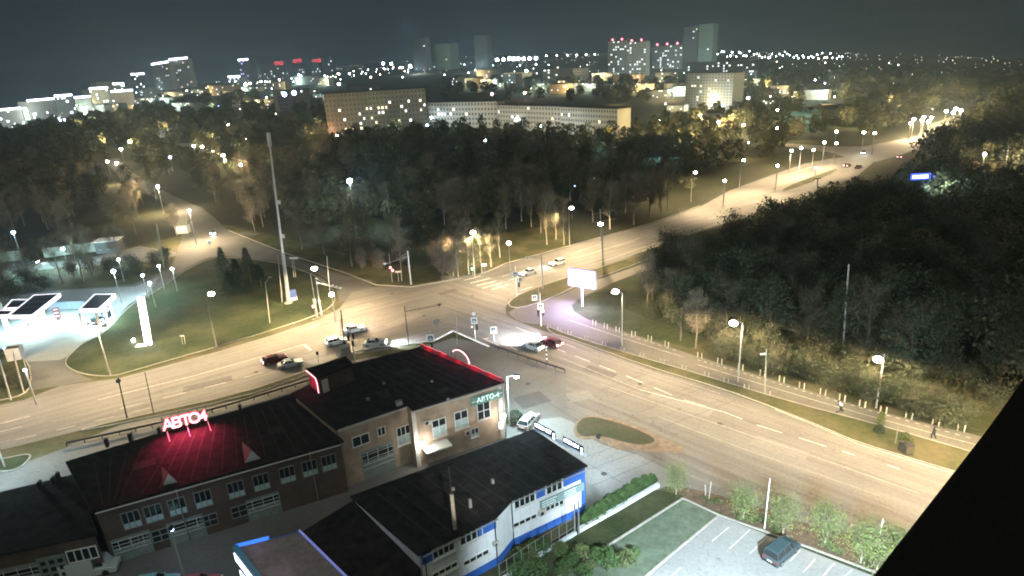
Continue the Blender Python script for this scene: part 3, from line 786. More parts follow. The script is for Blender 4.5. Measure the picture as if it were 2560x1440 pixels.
# roof clutter
for px, py, s in [(998, 1012, .8), (960, 960, .35), (1080, 955, .3), (920, 1000, .4), (1120, 1000, .35)]:
    c = at(px, py, ZA + .25) - o_b; MB().box((c.x, c.y, ZA + .25 + s * .35), (s, s * .7, s * .7), rz=.4).build('roof_vent', STEEL, av)
for px, py in [(602, 1025), (441, 1066), (401, 1084), (328, 1099), (269, 1113)]:
    c = at(px, py + 3, Z3w + .25) - o_b; MB().box((c.x, c.y, Z3w + .65), (.35, .5, .8), rz=.3).tube((c.x, c.y, Z3w + 1.05), (c.x, c.y, Z3w + 1.3), .25, n=6).build('floodlight_box', DARKM, av)
for px, py in [(136, 1207), (102, 1211 + 6), (147, 1196)]:
    c = at(px, py, Z4w + .2) - o_b; MB().box((c.x, c.y, Z4w + .6), (.35, .5, .8), rz=.3).build('floodlight_box', DARKM, av)
FELT = mat('felt_patch', (0.020, 0.018, 0.017), .85, var=.4, scale=1.5)
def roof_seams(pts, z, n, org, parent, along=True):
    P = [at(x, y, z) for x, y in pts]          # four corners in order
    for k in range(1, n):
        t = k / n
        a, b = (P[0].lerp(P[3], t), P[1].lerp(P[2], t)) if along else (P[0].lerp(P[1], t), P[3].lerp(P[2], t))
        a, b = a.lerp(b, .03) - org, a.lerp(b, .97) - org; d = b - a
        MB().box(((a.x + b.x) / 2, (a.y + b.y) / 2, z + .012), (d.length, .14, .02), rz=math.atan2(d.y, d.x)).build('roof_seam', FELT, parent)
roof_seams([(880, 922), (1050, 880), (1240, 958), (1036, 1030)], ZA + .22, 9, o_b, av, False)
roof_seams([(420, 1092), (735, 992), (842, 1098), (310, 1252)], Z3w + .25, 14, o_b, av, False)
roof_seams([(190, 1166), (400, 1098), (310, 1252), (245, 1270)], Z3w + .25, 5, o_b, av, False)
for px, py, w_, d_ in [(1010, 930, 2.2, 1.4), (960, 985, 1.6, 2.4), (1110, 975, 1.8, 1.2), (690, 1075, 2.0, 1.5), (360, 1160, 2.4, 1.6)]:
    zz = ZA + .235 if px > 850 else Z3w + .265
    c = at(px, py, zz) - o_b; MB().box((c.x, c.y, zz), (w_, d_, .02), rz=.5).build('felt_patch', FELT, av)
g = MB().path([at(900, 930, ZA + .3) - o_b, at(980, 950, ZA + .3) - o_b, at(1000, 1008, ZA + .3) - o_b], .03, 4); g.build('roof_cable', DARKM, av)
for x0 in (0.9, 2.6): MB().tube(w3.p(w3.L * .33 * x0, 0, .15) - o_b, w3.p(w3.L * .33 * x0, Z3w, .15) - o_b, .06, n=6).build('downpipe', STEEL, av)
MB().tube(w3.p(0, Z3w - .05, .55) - o_b, w3.p(w3.L, Z3w - .05, .55) - o_b, .09, n=6).build('gutter', STEEL, av)
MB().tube(w1.p(0, ZA - .02, .5) - o_b, w1.p(w1.L, ZA - .02, .5) - o_b, .08, n=6).build('gutter', STEEL, av)
# two white gabled dormers
WG = mat('white_gable', (.36, .38, .37), .6)
for (l, r, t, bk) in [((408, 1213), (444, 1205), (421, 1184), (404, 1166)), ((612, 1157), (652, 1146), (629, 1126), (604, 1103))]:
    L_, R2_ = at(*l, Z3w + .25), at(*r, Z3w + .25); wl = Wall(L_, R2_); u, z = wl.hit(*t); T = wl.p(u, z, 0); BK_ = at(bk[0], bk[1], Z3w + 1.9)
    vs = [L_ - o_b, R2_ - o_b, T - o_b, BK_ - o_b]
    d = MB().add(vs, [(0, 1, 2), (0, 2, 3), (1, 3, 2), (0, 3, 1)]).build('dormer', mat('red_glow_sheet', (.30, .06, .06), .7, var=.3, scale=2), av)  # sides painted red for the glow of the roof letters
    tri = [wl.p(0, Z3w + .25, .04), wl.p(wl.L, Z3w + .25, .04), wl.p(u, z, .04)]
    tri += [p - wl.n * .03 for p in tri]
    MB().add([p - o_b for p in tri], [(0, 1, 2), (5, 4, 3), (0, 3, 4, 1), (1, 4, 5, 2), (2, 5, 3, 0)]).build('gable', WG, d)
# big red letters on the roof
sl = at(414, 1086, Z3w + .3); sr = at(524, 1058, Z3w + .3)
ws = Wall(sl, sr)
sign = empty('roof_sign', sl, 0, 'glowing red and white letters АВТО4 standing on the brick building roof', 'sign')
LET = emis('sign_letters', (1.0, .42, .46), 3.4)
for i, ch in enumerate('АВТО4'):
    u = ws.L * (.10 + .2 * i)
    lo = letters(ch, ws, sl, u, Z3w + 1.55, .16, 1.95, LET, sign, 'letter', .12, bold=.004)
    letters(ch, ws, sl, u, Z3w + 1.55, -.02, 1.95, emis('red_letter_halo', (1, .05, .12), 1.1), lo, 'red_halo', .05, bold=.045)  # wider red copy painted behind each letter as its halo
fr = MB()
for z in (.85, 2.25): fr.tube(ws.p(0, Z3w + z, -.12) - sl, ws.p(ws.L, Z3w + z, -.12) - sl, .05, n=5)
for k in range(6):
    u = ws.L * k / 5; fr.tube(ws.p(u, Z3w + .2, -.12) - sl, ws.p(u, Z3w + 2.7, -.12) - sl, .05, n=5)
fr.build('frame', DARKM, sign)
for k in (0.05, .5, .97):
    u = ws.L * k; MB().tube(ws.p(u, Z3w + .7, .1) - sl, ws.p(u + .3, Z3w + .1, 2.6) - sl, .045, n=5).build('strut', WHITE, sign)
for _k in range(5): light('SPOT', ws.p(ws.L * (.1 + .2 * _k), Z3w + 2.6, .5) - sl, (1, .05, .14), 1900, sign, .3, spot=R_(118), blend=1, aim=ws.p(ws.L * (.1 + .2 * _k), Z3w, 2.6) - sl)

# --- blue and white service building
ZB = 6.1
o_c = Vector((-6, 62, 0))
bb = empty('blue_white_building', o_c, 0, 'white and blue panelled service building with flat black roof beside the parking lot', 'building')
E1 = at(1463, 1279); M1 = at(1281, 1366); M2 = at(1247, 1410)
we = Wall(M1, E1)
M3 = at(1052, 1385, ZB); wf = Wall(M3, M2); wm = Wall(M2, M1)
Nn = at(1330, 1080, ZB); Wn = at(884, 1243, ZB); En = at(1468, 1158, ZB)
fp = [tuple(E1[:2]), tuple(Nn[:2]), tuple(Wn[:2]), tuple(M3[:2]), tuple(M2[:2]), tuple(M1[:2])]
MB().prism(rel(fp, o_c), 0, ZB).build('wall', SIDING, bb)
MB().prism(rel(grow(fp, .4), o_c), ZB + .003, ZB + .18).build('roof', ROOF, bb)
for wl in (we, wf, wm):
    wall_strip(bb, o_c, wl, 0, wl.L, 0, .95, BLUEP, 'blue_base', .03, .05)
    n = int(wl.L / 1.15)
    for k in range(1, n):
        wall_strip(bb, o_c, wl, wl.L * k / n - .02, wl.L * k / n + .02, .95, ZB - 1.5, TRIM, 'panel_joint', .006, .02)
wall_strip(bb, o_c, we, we.L - .55, we.L, .95, ZB - .03, BLUEP, 'corner_panel', .04, .06)
def band(wl, pxa, pxb, ya, yb):
    u0 = wl.hit(pxa, ya)[0]; u1 = wl.hit(pxb, yb)[0]
    wall_strip(bb, o_c, wl, max(0, min(u0, u1)), min(wl.L, max(u0, u1)), ZB - 1.35, ZB - .03, BLUEP, 'blue_panel', .035, .05)
band(we, 1408, 1461, 1205, 1180); band(we, 1340, 1362, 1235, 1225); band(wf, 1196, 1243, 1330, 1310); band(wf, 1052, 1085, 1390, 1378)
for wl, px, py, w_, h_, c_ in [(we, 1385, 1215, 2.1, 1.35, 3), (we, 1311, 1250, 2.6, 1.35, 4), (we, 1386, 1263, 2.4, .65, 4), (we, 1312, 1301, 3.0, .6, 4),
                               (wf, 1178, 1344, 2.6, 1.3, 4), (wf, 1108, 1373, 2.4, 1.2, 4), (wf, 1190, 1393, 3.0, .6, 4), (wf, 1112, 1424, 2.8, .6, 4)]:
    window(bb, o_c, wl, px, py, w_, h_, c_, 1, sill=True, zc=(ZB - .75 if h_ > 1 else None))
u_, z_ = we.hit(1408, 1234)
g = MB(); wbox(g, we, o_c, u_ - .2, z_ - .1, .13, 6.0, .1, 1.05); sb = g.build('notice_board', mat('grey_green_board', (.20, .29, .29), .6, var=.2, scale=.8), bb)
st = MB()
rr_ = random.Random(5)
for side in (-1.9, 1.1):
    for k in range(3):
        u0 = u_ - .2 + side - .9
        for q in range(4):
            l = rr_.uniform(.25, .5); wbox(st, we, o_c, u0 + l / 2, z_ + .22 - k * .3, .19, l, .02, .11); u0 += l + .07
st.build('print_lines', SIGNW, sb)
aircon(we, 1352, 1278, o_c, bb); aircon(wf, 1236, 1355, o_c, bb, .6)
# parapet with two dark sign boards on the far edge
pe = Wall(at(1336, 1074, ZB + .18), at(1464, 1142, ZB + .18))
wall_strip(bb, o_c, pe, 0, pe.L, ZB + .15, ZB + .6, mat('pale_blue_parapet', (.40, .45, .55), .6), 'parapet', 0, .14)
BLK = mat('sign_board_black', (.02, .022, .03), .5)
LWH = emis('white_sign_light', (.86, .92, 1), 5)
rg = random.Random(3)
for a, b, words_ in [(.02, .44, (6, 4)), (.60, .97, (5, 2, 1))]:
    g = MB(); wbox(g, pe, o_c, pe.L * (a + b) / 2, ZB + 1.05, .12, pe.L * (b - a), .1, .95); bo = g.build('sign_board', BLK, bb)
    lt = MB(); u = pe.L * a + .2; n_ = sum(words_) + len(words_) - 1; st_ = (pe.L * (b - a) - .75) / n_
    for wn in words_:
        for q in range(wn):
            wbox(lt, pe, o_c, u + st_ * .2, ZB + 1.15, .19, .09, .03, .42)
            wbox(lt, pe, o_c, u + st_ * .5, ZB + 1.15 + rg.choice((-.17, 0, .17)), .19, st_ * .55, .03, .08)
            if rg.random() < .7: wbox(lt, pe, o_c, u + st_ * .78, ZB + 1.15, .19, .08, .03, .42)
            u += st_
        u += st_
    lt.build('lettering', LWH, bo)
    g = MB(); wbox(g, pe, o_c, pe.L * b - .18, ZB + .85, .2, .22, .05, .8); g.build('light_bar', LWH, bo)
for u in (pe.L * .25, pe.L * .8): light('POINT', pe.p(u, ZB + 1.1, .9) - o_c, (.75, .87, 1), 22, bb, .2)
for px, py, h_ in [(1232, 1208, .5), (1176, 1268, 1.0), (1133, 1225, .3)]:
    c = at(px, py, ZB + .2) - o_c; MB().box((c.x, c.y, ZB + .2 + h_ / 2), (.3, .3, h_), rz=.4).build('roof_vent', STEEL, bb)
roof_seams([(900, 1244), (1328, 1090), (1452, 1158), (1056, 1376)], ZB + .18, 12, o_c, bb, False)
MB().tube(we.p(0, ZB - .02, .5) - o_c, we.p(we.L, ZB - .02, .5) - o_c, .08, n=6).build('gutter', STEEL, bb); MB().tube(wf.p(0, ZB - .02, .5) - o_c, wf.p(wf.L, ZB - .02, .5) - o_c, .08, n=6).build('gutter', STEEL, bb)
for wl, u in ((we, .15), (wf, wf.L - .2), (wf, .3)): MB().tube(wl.p(u, 0, .14) - o_c, wl.p(u, ZB, .14) - o_c, .06, n=6).build('downpipe', DARKM, bb)
# white edge wall and sloping lean-to roof
k0, k1 = at(884, 1245, ZB), at(1050, 1386, ZB)
wk = Wall(k0, k1)
mbk = MB(); vs = []
for u, zb in ((0, ZB - .15), (wk.L, ZB - 1.7)):
    vs += [wk.p(u, zb, .03) - o_c, wk.p(u, ZB + .1, .03) - o_c, wk.p(u, ZB + .1, .12) - o_c, wk.p(u, zb, .12) - o_c]
mbk.add(vs, [(0, 1, 2, 3), (7, 6, 5, 4), (0, 4, 5, 1), (1, 5, 6, 2), (2, 6, 7, 3), (3, 7, 4, 0)]).build('edge_wall', mat('lavender_sheet', (.58, .57, .66), .6, var=.08), bb)
ZL = 4.7
lt = [at(884, 1250, ZL + 1.0), at(1050, 1420, ZL), at(1000, 1500, ZL), at(880, 1452, ZL), at(756, 1328, ZL + .4)]
vs = [p - o_c for p in lt] + [Vector((p.x, p.y, 0)) - o_c for p in lt]
MB().add(vs, [(4, 3, 2, 1, 0)] + [(i, (i + 1) % 5, 5 + (i + 1) % 5, 5 + i) for i in range(5)]).build('lean_to', ROOF, bb)
# --- small annex with glowing blue edge
o_d = at(700, 1400, 0)
an = empty('lit_annex', o_d, 0, 'low annex with blue glowing roof edge and bright white light panels', 'building')
ZD = 4.9
c0, c1, c2, c3 = at(588, 1368, ZD), at(748, 1328, ZD), at(884, 1462, ZD), at(706, 1520, ZD)
fpd = [tuple(p[:2]) for p in (c0, c1, c2, c3)]
MB().prism(rel(fpd, o_d), 0, ZD).build('wall', mat('blue_wall', (.05, .14, .40), .6), an)
MB().prism(rel(grow(fpd, -.3), o_d), ZD + .003, ZD + .06).build('roof', ROOFL, an)
wa = Wall(c0, c3); wb = Wall(c0, c1); wc = Wall(c1, c2)
BG = emis('blue_edge_light', (.05, .22, 1.0), 1.1, True)
VIO = emis('violet_edge', (.26, .28, .72), .42, True)
wall_strip(an, o_d, wa, 0, wa.L, ZD - .3, ZD + .22, mat('teal_coping', (.08, .28, .40), .5), 'coping', 0, .5)
wall_strip(an, o_d, wb, .05, wb.L * .52, ZD + .05, ZD + .2, BG, 'edge_light', 0, .4)
wall_strip(an, o_d, wc, .05, wc.L, ZD + .05, ZD + .22, VIO, 'edge_light', 0, .18)
PAN = emis('white_light_panel', (.80, .93, 1.0), 2.6, True)
wall_strip(an, o_d, wa, .25, wa.L, ZD - 1.3, ZD - .35, PAN, 'light_panel', .3, .08)
wall_strip(an, o_d, wa, .8, wa.L, 1.3, 2.7, PAN, 'light_panel', .3, .08)
light('AREA', wa.p(wa.L / 2, 2.6, .9) - o_d, (.45, .85, 1), 260, an, aim=wa.p(wa.L / 2, -2, 7) - o_d, sx=wa.L, sy=1.5)
light('POINT', Vector(((c0.x + c1.x) / 2 - .6, (c0.y + c1.y) / 2 - 1.5, ZD + 1.6)) - o_d, (.8, .6, 1), 22, an, .3)
light('POINT', Vector(((c0.x + c3.x) / 2 + 2, (c0.y + c3.y) / 2, ZD + 1.9)) - o_d, (.8, .7, 1), 30, an, .3)

# --- gas station
CY = (.62, .95, 1.0)
CAN = emis('canopy_fascia_glow', (.95, .9, 1), 1.5, True)
CRED = emis('canopy_red_line', (1, .42, .5), 1.0)
SOFF = emis('canopy_soffit_light', (.75, .98, 1), 3.0)
CROOF = mat('blue_grey_sheet_roof', (.05, .07, .095), .5, .2, var=.2, scale=.8)
def canopy(pts, z, th, label, cols, power, seams=3):
    P = [at(x, y, z) for x, y in pts]; o = Vector((sum(p.x for p in P) / 4, sum(p.y for p in P) / 4, 0))
    root = empty('station_canopy', o, 0, label, 'canopy')
    poly = [(p.x - o.x, p.y - o.y) for p in P]
    MB().prism(grow(poly, -.35), z - th + .1, z - .05).build('roof', CROOF, root)
    MB().prism(grow(poly, -.5), z - th - .05, z - th + .097).build('soffit', SOFF, root)
    n = 4
    for i in range(n):
        a = Vector((*poly[i], 0)); b = Vector((*poly[(i + 1) % n], 0)); d = b - a
        MB().box(((a.x + b.x) / 2, (a.y + b.y) / 2, z - th / 2), (d.length, .22, th), rz=math.atan2(d.y, d.x)).build('fascia', CAN, root)
        nn = Vector((d.y, -d.x, 0)).normalized(); c = (a + b) / 2
        if nn.dot(c) < 0: nn = -nn
        c = c + nn * .13
        MB().box((c.x, c.y, z - th * .72), (d.length + .1, .04, .16), rz=math.atan2(d.y, d.x)).build('red_line', CRED, root)
    for k in range(1, seams + 1):
        t = k / (seams + 1); a = Vector((*poly[0], 0)).lerp(Vector((*poly[3], 0)), t); b = Vector((*poly[1], 0)).lerp(Vector((*poly[2], 0)), t)
        a2 = a.lerp(b, .04); b2 = a.lerp(b, .96); d = b2 - a2
        MB().box(((a2.x + b2.x) / 2, (a2.y + b2.y) / 2, z - .02), (d.length, .12, .06), rz=math.atan2(d.y, d.x)).build('roof_seam', DARKM, root)
    for px, py in cols:
        c = at(px, py) - o; MB().box((c.x, c.y, (z - th) / 2), (.4, .4, z - th), rz=.3).build('column', WHITE, root)
    nl = len(power)
    for i, (tx, ty, pw_) in enumerate(power):
        a = Vector((*poly[0], 0)).lerp(Vector((*poly[1], 0)), tx); b = Vector((*poly[3], 0)).lerp(Vector((*poly[2], 0)), tx); c = a.lerp(b, ty)
        light('AREA', (c.x, c.y, z - th - .12), CY, pw_, root, aim=(c.x, c.y, 0), sx=2.2, sy=2.2)
    return root
canopy([(85, 737), (149, 733), (80, 787), (22, 788)], 5.6, .85, 'larger station canopy with blue-grey seamed roof and glowing edge', [(22, 822), (82, 822), (60, 800), (112, 790)], [(.3, .2, 2000), (.6, .5, 2300), (.3, .85, 2000), (.9, .2, 1700)], 3)
canopy([(237, 735), (287, 735), (246, 771), (199, 772)], 5.2, .85, 'smaller station canopy next to the pylon with a square dark roof', [(213, 831), (253, 828), (286, 800), (270, 806)], [(.4, .3, 2000), (.5, .8, 3200)], 0)
canopy([(30, 749), (72, 748), (50, 768), (10, 770)], 5.0, .7, 'low rear canopy of the station behind the larger canopy', [(14, 800), (60, 790)], [(.5, .5, 700)], 0)
canopy([(-60, 775), (33, 776), (22, 786), (-70, 790)], 5.2, .8, 'station shop canopy cut off by the picture edge', [(-20, 830), (16, 824)], [(.5, .5, 900)], 0)
# station wall and kiosk behind
def simple_box(name, px, py, w_, d_, h_, rz, m, label, cat, z0=0, extra=None, group=None):
    c = at(px, py); r = empty(name, c, rz, label, cat, group)
    MB().box((0, 0, h_ / 2), (w_, d_, h_)).build('body', m, r)
    if extra: extra(r)
    return r
def fence_wall(name, pts, h_, m, label, cat='fence', post=3.0):
    P = [at(*p) for p in pts]; r = empty(name, P[0], 0, label, cat); o = P[0]
    for a, b in zip(P, P[1:]):
        d = b - a; n = max(1, round(d.length / post))
        for i in range(n):
            p = a.lerp(b, (i + .5) / n) - o
            MB().box((p.x, p.y, h_ / 2), (d.length / n - .03, .08, h_), rz=math.atan2(d.y, d.x)).build('panel', m, r)
            q = a.lerp(b, i / n) - o; MB().box((q.x, q.y, h_ / 2 + .05), (.12, .14, h_ + .1), rz=math.atan2(d.y, d.x)).build('post', STEEL, r)
    return r
fence_wall('station_wall', [(120, 776), (175, 773), (215, 771)], 1.9, mat('blue_grey_cladding', (.20, .25, .30), .7), 'long blue-grey wall between the two station canopies', 'wall', 5)
def pump(px, py, k):
    c = at(px, py); r = empty('fuel_pump', c, .5, k, 'fuel pump', 'fuel pumps of the station')
    MB().box((0, 0, .9), (.9, .5, 1.6)).build('body', WHITE, r); MB().box((0, 0, .06), (2.6, 1.0, .12)).build('plinth', KERB, r)
    MB().box((0, -.27, 1.3), (.6, .04, .4)).build('screen', BLACK, r)
    for s in (-.5, .5): MB().tube((s, -.1, 1.4), (s * 1.15, -.2, .4), .035, n=5).build('hose', BLACK, r)
pump(77, 823, 'white fuel pump under the near corner of the larger canopy'); pump(109, 795, 'white fuel pump under the right edge of the larger canopy'); pump(225, 822, 'white fuel pump under the smaller canopy'); pump(258, 818, 'dark-hosed pump by the kerb beneath the smaller canopy'); pump(150, 810, 'fuel pump in front of the red price board')
def board(px, py, w_, h_, label, m1, m2, rz=.4, z=1.6):
    c = at(px, py); r = empty('price_board', c, rz, label, 'sign')
    MB().box((0, 0, z + h_ / 2), (w_, .2, h_)).build('board', m1, r)
    for s in (-w_ / 2 + .1, w_ / 2 - .1): MB().box((s, 0, z / 2), (.1, .1, z)).build('post', WHITE, r)
    for k in range(3): MB().box((0, -.12, z + h_ * (.2 + .3 * k)), (w_ * .7, .03, h_ * .12)).build('price_line', m2, r)
board(151, 812, 1.2, 2.6, 'tall red and white price board between the canopies', mat('dull_red_board', (.35, .10, .13), .5), SIGNW)
# tyres, shelves and bins under the small canopy
for i, (px, py, w_, h_, nm, lb) in enumerate([(266, 795, 1.4, 1.6, 'vending_machine', 'dark vending machine at the back of the smaller canopy'), (275, 790, 1.0, 2.6, 'vacuum_column', 'tall dark service column beneath the smaller canopy'), (262, 817, .9, .9, 'waste_bin', 'low dark waste bin at the kerb under the smaller canopy')]):
    c = at(px, py); r = empty(nm, c, .5, lb, nm.replace('_', ' '))
    MB().box((0, 0, h_ / 2), (w_, .8, h_)).build('body', DARKM, r); MB().box((0, -.42, h_ * .7), (w_ * .7, .04, h_ * .3)).build('front_panel', STEEL, r)
    MB().box((0, 0, h_ + .04), (w_ + .1, .9, .08)).build('lid', STEEL, r)
# pylon sign
pyb = at(372, 862); r = empty('pylon_sign', pyb, .25, 'tall glowing white double blade pylon sign on the lawn', 'sign')
PYL = emis('pylon_white', (.93, .90, 1.0), 4.0, True)
for s in (-.34, .34):
    MB().box((s, 0, 5.1), (.52, .5, 9.8)).ball((s, 0, 10.0), .27, 8, 6).build('light_blade', PYL, r)
    MB().box((s * 3.6, -.1, .08), (2.0, 1.5, .16)).build('base_plate', WHITE, r)
MB().box((0, 0, 5.0), (.2, .6, 9.9)).build('spine', DARKM, r)
light('POINT', (-.2, -1.6, 3.0), (.85, .75, 1), 1800, r, .6)
lean_to(r, pyb, 10.2, (352, 742))
# container box at the left, guard posts
c = at(42, 897); r = empty('open_bin', c, .35, 'grey open topped bin standing at the station exit', 'bin')
for x, y, w_, d_ in ((0, -1.1, 2.3, .1), (0, 1.1, 2.3, .1), (-1.15, 0, .1, 2.3), (1.15, 0, .1, 2.3)):
    MB().box((x, y, 1.3), (w_, d_, 2.6)).build('side_panel', mat('grey_bin_metal', (.24, .26, .30), .6, var=.15), r)
MB().box((0, 0, 2.3), (2.2, 2.1, .05)).build('lid', DARKM, r)

# --- the viewer's own building: dark wall corner beside the camera
def own_building():
    pts = [(2020, 1660), (2160, 1470), (2290, 1303), (2450, 1098), (2500, 1030), (2560, 945), (2640, 850)]
    P = []
    for i, (x, y) in enumerate(pts):
        d = ray(x, y); P.append(Vector((0, 0, CAM_H)) + d * 3.2)
    far = [p + Vector((3.2, .3, -.4)) for p in P]
    dk = [(p - Vector((0, 0, CAM_H))).normalized() * .9 + Vector((.12, 0, 0)) for p in P]
    vs = []
    for p, q, k_ in zip(P, far, dk): vs += [p, p + k_, q + k_, q]
    fs = []
    for i in range(len(P) - 1):
        a = i * 4; b = a + 4
        for k in range(4): fs.append((a + k, a + (k + 1) % 4, b + (k + 1) % 4, b + k))
    fs += [(3, 2, 1, 0)]; e_ = (len(P) - 1) * 4; fs.append((e_, e_ + 1, e_ + 2, e_ + 3))
    o = MB().add(vs, fs).build('roof_edge', mat('black_roof_edge', (.006, .006, .006), .9, var=.4, scale=30, bump=.5))
    tag(o, "dark out of focus edge of the viewer's own building at the bottom corner", 'roof edge')
own_building()
# ---------------------------------------------------------------- street lamps
WARM = (1.0, .745, .42)
EMW = emis('lamp_glass_warm', (1.0, .88, .78), 60)
EMC = emis('lamp_glass_cool', (.80, .93, 1.0), 60)
EMB = emis('lamp_glass_blue', (.42, .55, 1.0), 40)
EMO = emis('lamp_glass_orange', (1.0, .72, .55), 40)
def lamp(head, base=None, h=10.0, col='w', power=9000, label=None, group=None, r=.42, name='street_lamp', pole=PGREY, near=True, spot=None, far=False):
    if base is not None:
        b = gp(*base)
        hh = h
    hd_ = None
    if base is not None:
        H = at(head[0], head[1], b.z + h) if b.z == 0 else None
        if H is None:
            # far lamp: put the head straight above the base
            H = Vector((b.x, b.y, topz(b, head[1])))
        off = H - Vector((b.x, b.y, H.z))
        if off.length > 3.2: off *= 3.2 / off.length
        H = Vector((b.x, b.y, H.z)) + off
    else:
        # the base is hidden: stand the lamp so that its head is where it shows
        d = ray(*head); t = (h - CAM_H) / d.z if d.z < 0 else 5000
        for _ in range(6):
            x, y = d.x * t, d.y * t; t = (tz(x, y) + h - CAM_H) / d.z if d.z < -1e-4 else t
        t = min(abs(t), 6500)
        H = Vector((d.x * t, d.y * t, CAM_H + d.z * t)); b = Vector((H.x, H.y, tz(H.x, H.y)))
        off = Vector((0, 0, 0))
        H.z = max(H.z, b.z + 3)
    dist = math.hypot(b.x, b.y)
    em = {'w': EMW, 'c': EMC, 'b': EMB, 'o': EMO}[col]
    r = max(r, dist * .0018)
    root = empty(name, b, 0, label, 'street lamp', group)
    T = H - b
    if off.length < .15: off = Vector((.5, -.8, 0))
    top = Vector((T.x - off.x, T.y - off.y, T.z - .25)) if base is not None else Vector((0, 0, T.z - .25))
    if base is not None: top.x = top.y = 0
    else: top = Vector((0.0, 0, T.z - .2))
    pr = .09 if near else .08 + dist * .00012
    MB().tube((0, 0, 0), top, pr * 1.5, pr * .8, 8 if near else 5).build('pole', pole, root)
    hp = Vector((T.x, T.y, T.z)) if base is not None else Vector((0, 0, T.z))
    if near:
        MB().tube(top, (hp.x, hp.y, hp.z + .2), .05, n=5).build('arm', pole, root)
        MB().box((hp.x, hp.y, hp.z + .26), (.8, .36, .14), rz=math.atan2(hp.y, hp.x + 1e-6)).build('lamp_head', DARKM, root)
    MB().ball((hp.x, hp.y, hp.z), r, 10, 6, sz=.62 if near else .8).build('lamp_glass', em, root)  # ball larger than the real glass, shaped to show its glare
    if power:
        c = {'w': WARM, 'c': (.66, .92, 1.0), 'b': (.5, .65, 1), 'o': (1, .55, .3)}[col]
        if spot: light('SPOT', hp + Vector((0, 0, -.3)), c, power, root, .3, spot=R_(spot), blend=.5, bat=True)
        else: light('POINT', hp + Vector((0, 0, -r * .62 - .2)), c, power, root, .3)
    return root
GL = 'street lamps with warm light along the main roads'
SP = 160
L_ = [((1538, 729), (1555, 865), 10.5, 'warm street lamp standing in the verge right of the lit billboard'),
      ((1834, 808), (1845, 955), 10.5, 'warm street lamp halfway along the lower right street, a bare pole beside it'),
      ((2190, 905), (2190, 1020), 9.0, 'warm street lamp nearest the two people on the pavement'),
      ((528, 735), (542, 868), 10.5, 'warm street lamp on the lawn edge right of the glowing pylon'),
      ((793, 663), (794, 793), 10.0, 'warm street lamp beside the red signal at the lawn corner'),
      ((1187, 570), (1187, 692), 10.5, 'bright warm street lamp among birches above the crossing'),
      ((1439, 510), (1424, 613), 10.0, 'warm street lamp behind the trees left of the overhead wire mast'),
      ((1488, 541), (1507, 664), 10.0, 'warm street lamp on the mast with cross wires by the upper road'),
      ((1741, 430), (1727, 506), 10.0, 'warm street lamp at the fork of wires along the upper road'),
      ((1861, 400), (1848, 470), 10.0, 'warm street lamp with tall pole halfway up the far road'),
      ((1983, 389), (1973, 428), 9.0, 'warm street lamp just before the far median strip')]
for hd, bs, h, lb in L_:
    d_ = at(*bs).length
    lamp(hd, bs, h, 'w', (48000 if hd[0] == 2190 else 88000) if bs[1] > 700 else 100000, lb, GL, .62, spot=SP)
# an unlit lamp on the lawn and other bare masts
Lm = [((829, 736), 6.0, 7000, 'lower warm lamp hanging beside the boom at the lawn corner'),
      ((1272, 608), 8.5, 9000, 'warm lamp at the forest edge right of the crossing'),
      ((1812, 452), 9, 9000, 'warm lamp in the trees below the two tall road lamps'),
      ((1944, 414), 9, 9000, 'warm lamp between bushes on the far road, left of the median'),
      ((2003, 370), 9, 8000, 'warm lamp left of a pair near the far junction'), ((2034, 375), 9, 8000, 'warm lamp close to the far grass triangle'),
      ((2061, 356), 9, 8000, 'warm lamp left of the twin stacked lamps at the far junction'), ((2091, 329), 12, 9000, 'upper one of the twin stacked lamps at the far junction'),
      ((2091, 358), 9, 9000, 'lower one of the twin stacked lamps at the far junction'), ((2160, 331), 10, 9000, 'left lamp of the level pair beyond the junction'),
      ((2187, 333), 10, 9000, 'right lamp of the level pair beyond the junction')]
for hd, h, pw_, lb in Lm: lamp(hd, None, h, 'w', pw_ * 10, lb, GL, .5, near=False, spot=SP)
far_w = [(2277, 308), (2285, 298), (2305, 301), (2310, 293), (2329, 294), (2321, 304), (2366, 278), (2383, 281), (2390, 272), (2403, 276)]
for p in far_w: lamp(p, None, 9, 'w', 45000, 'one of the clustered warm lamps where the road climbs away', 'clustered warm lamps far up the road', .5, near=False)
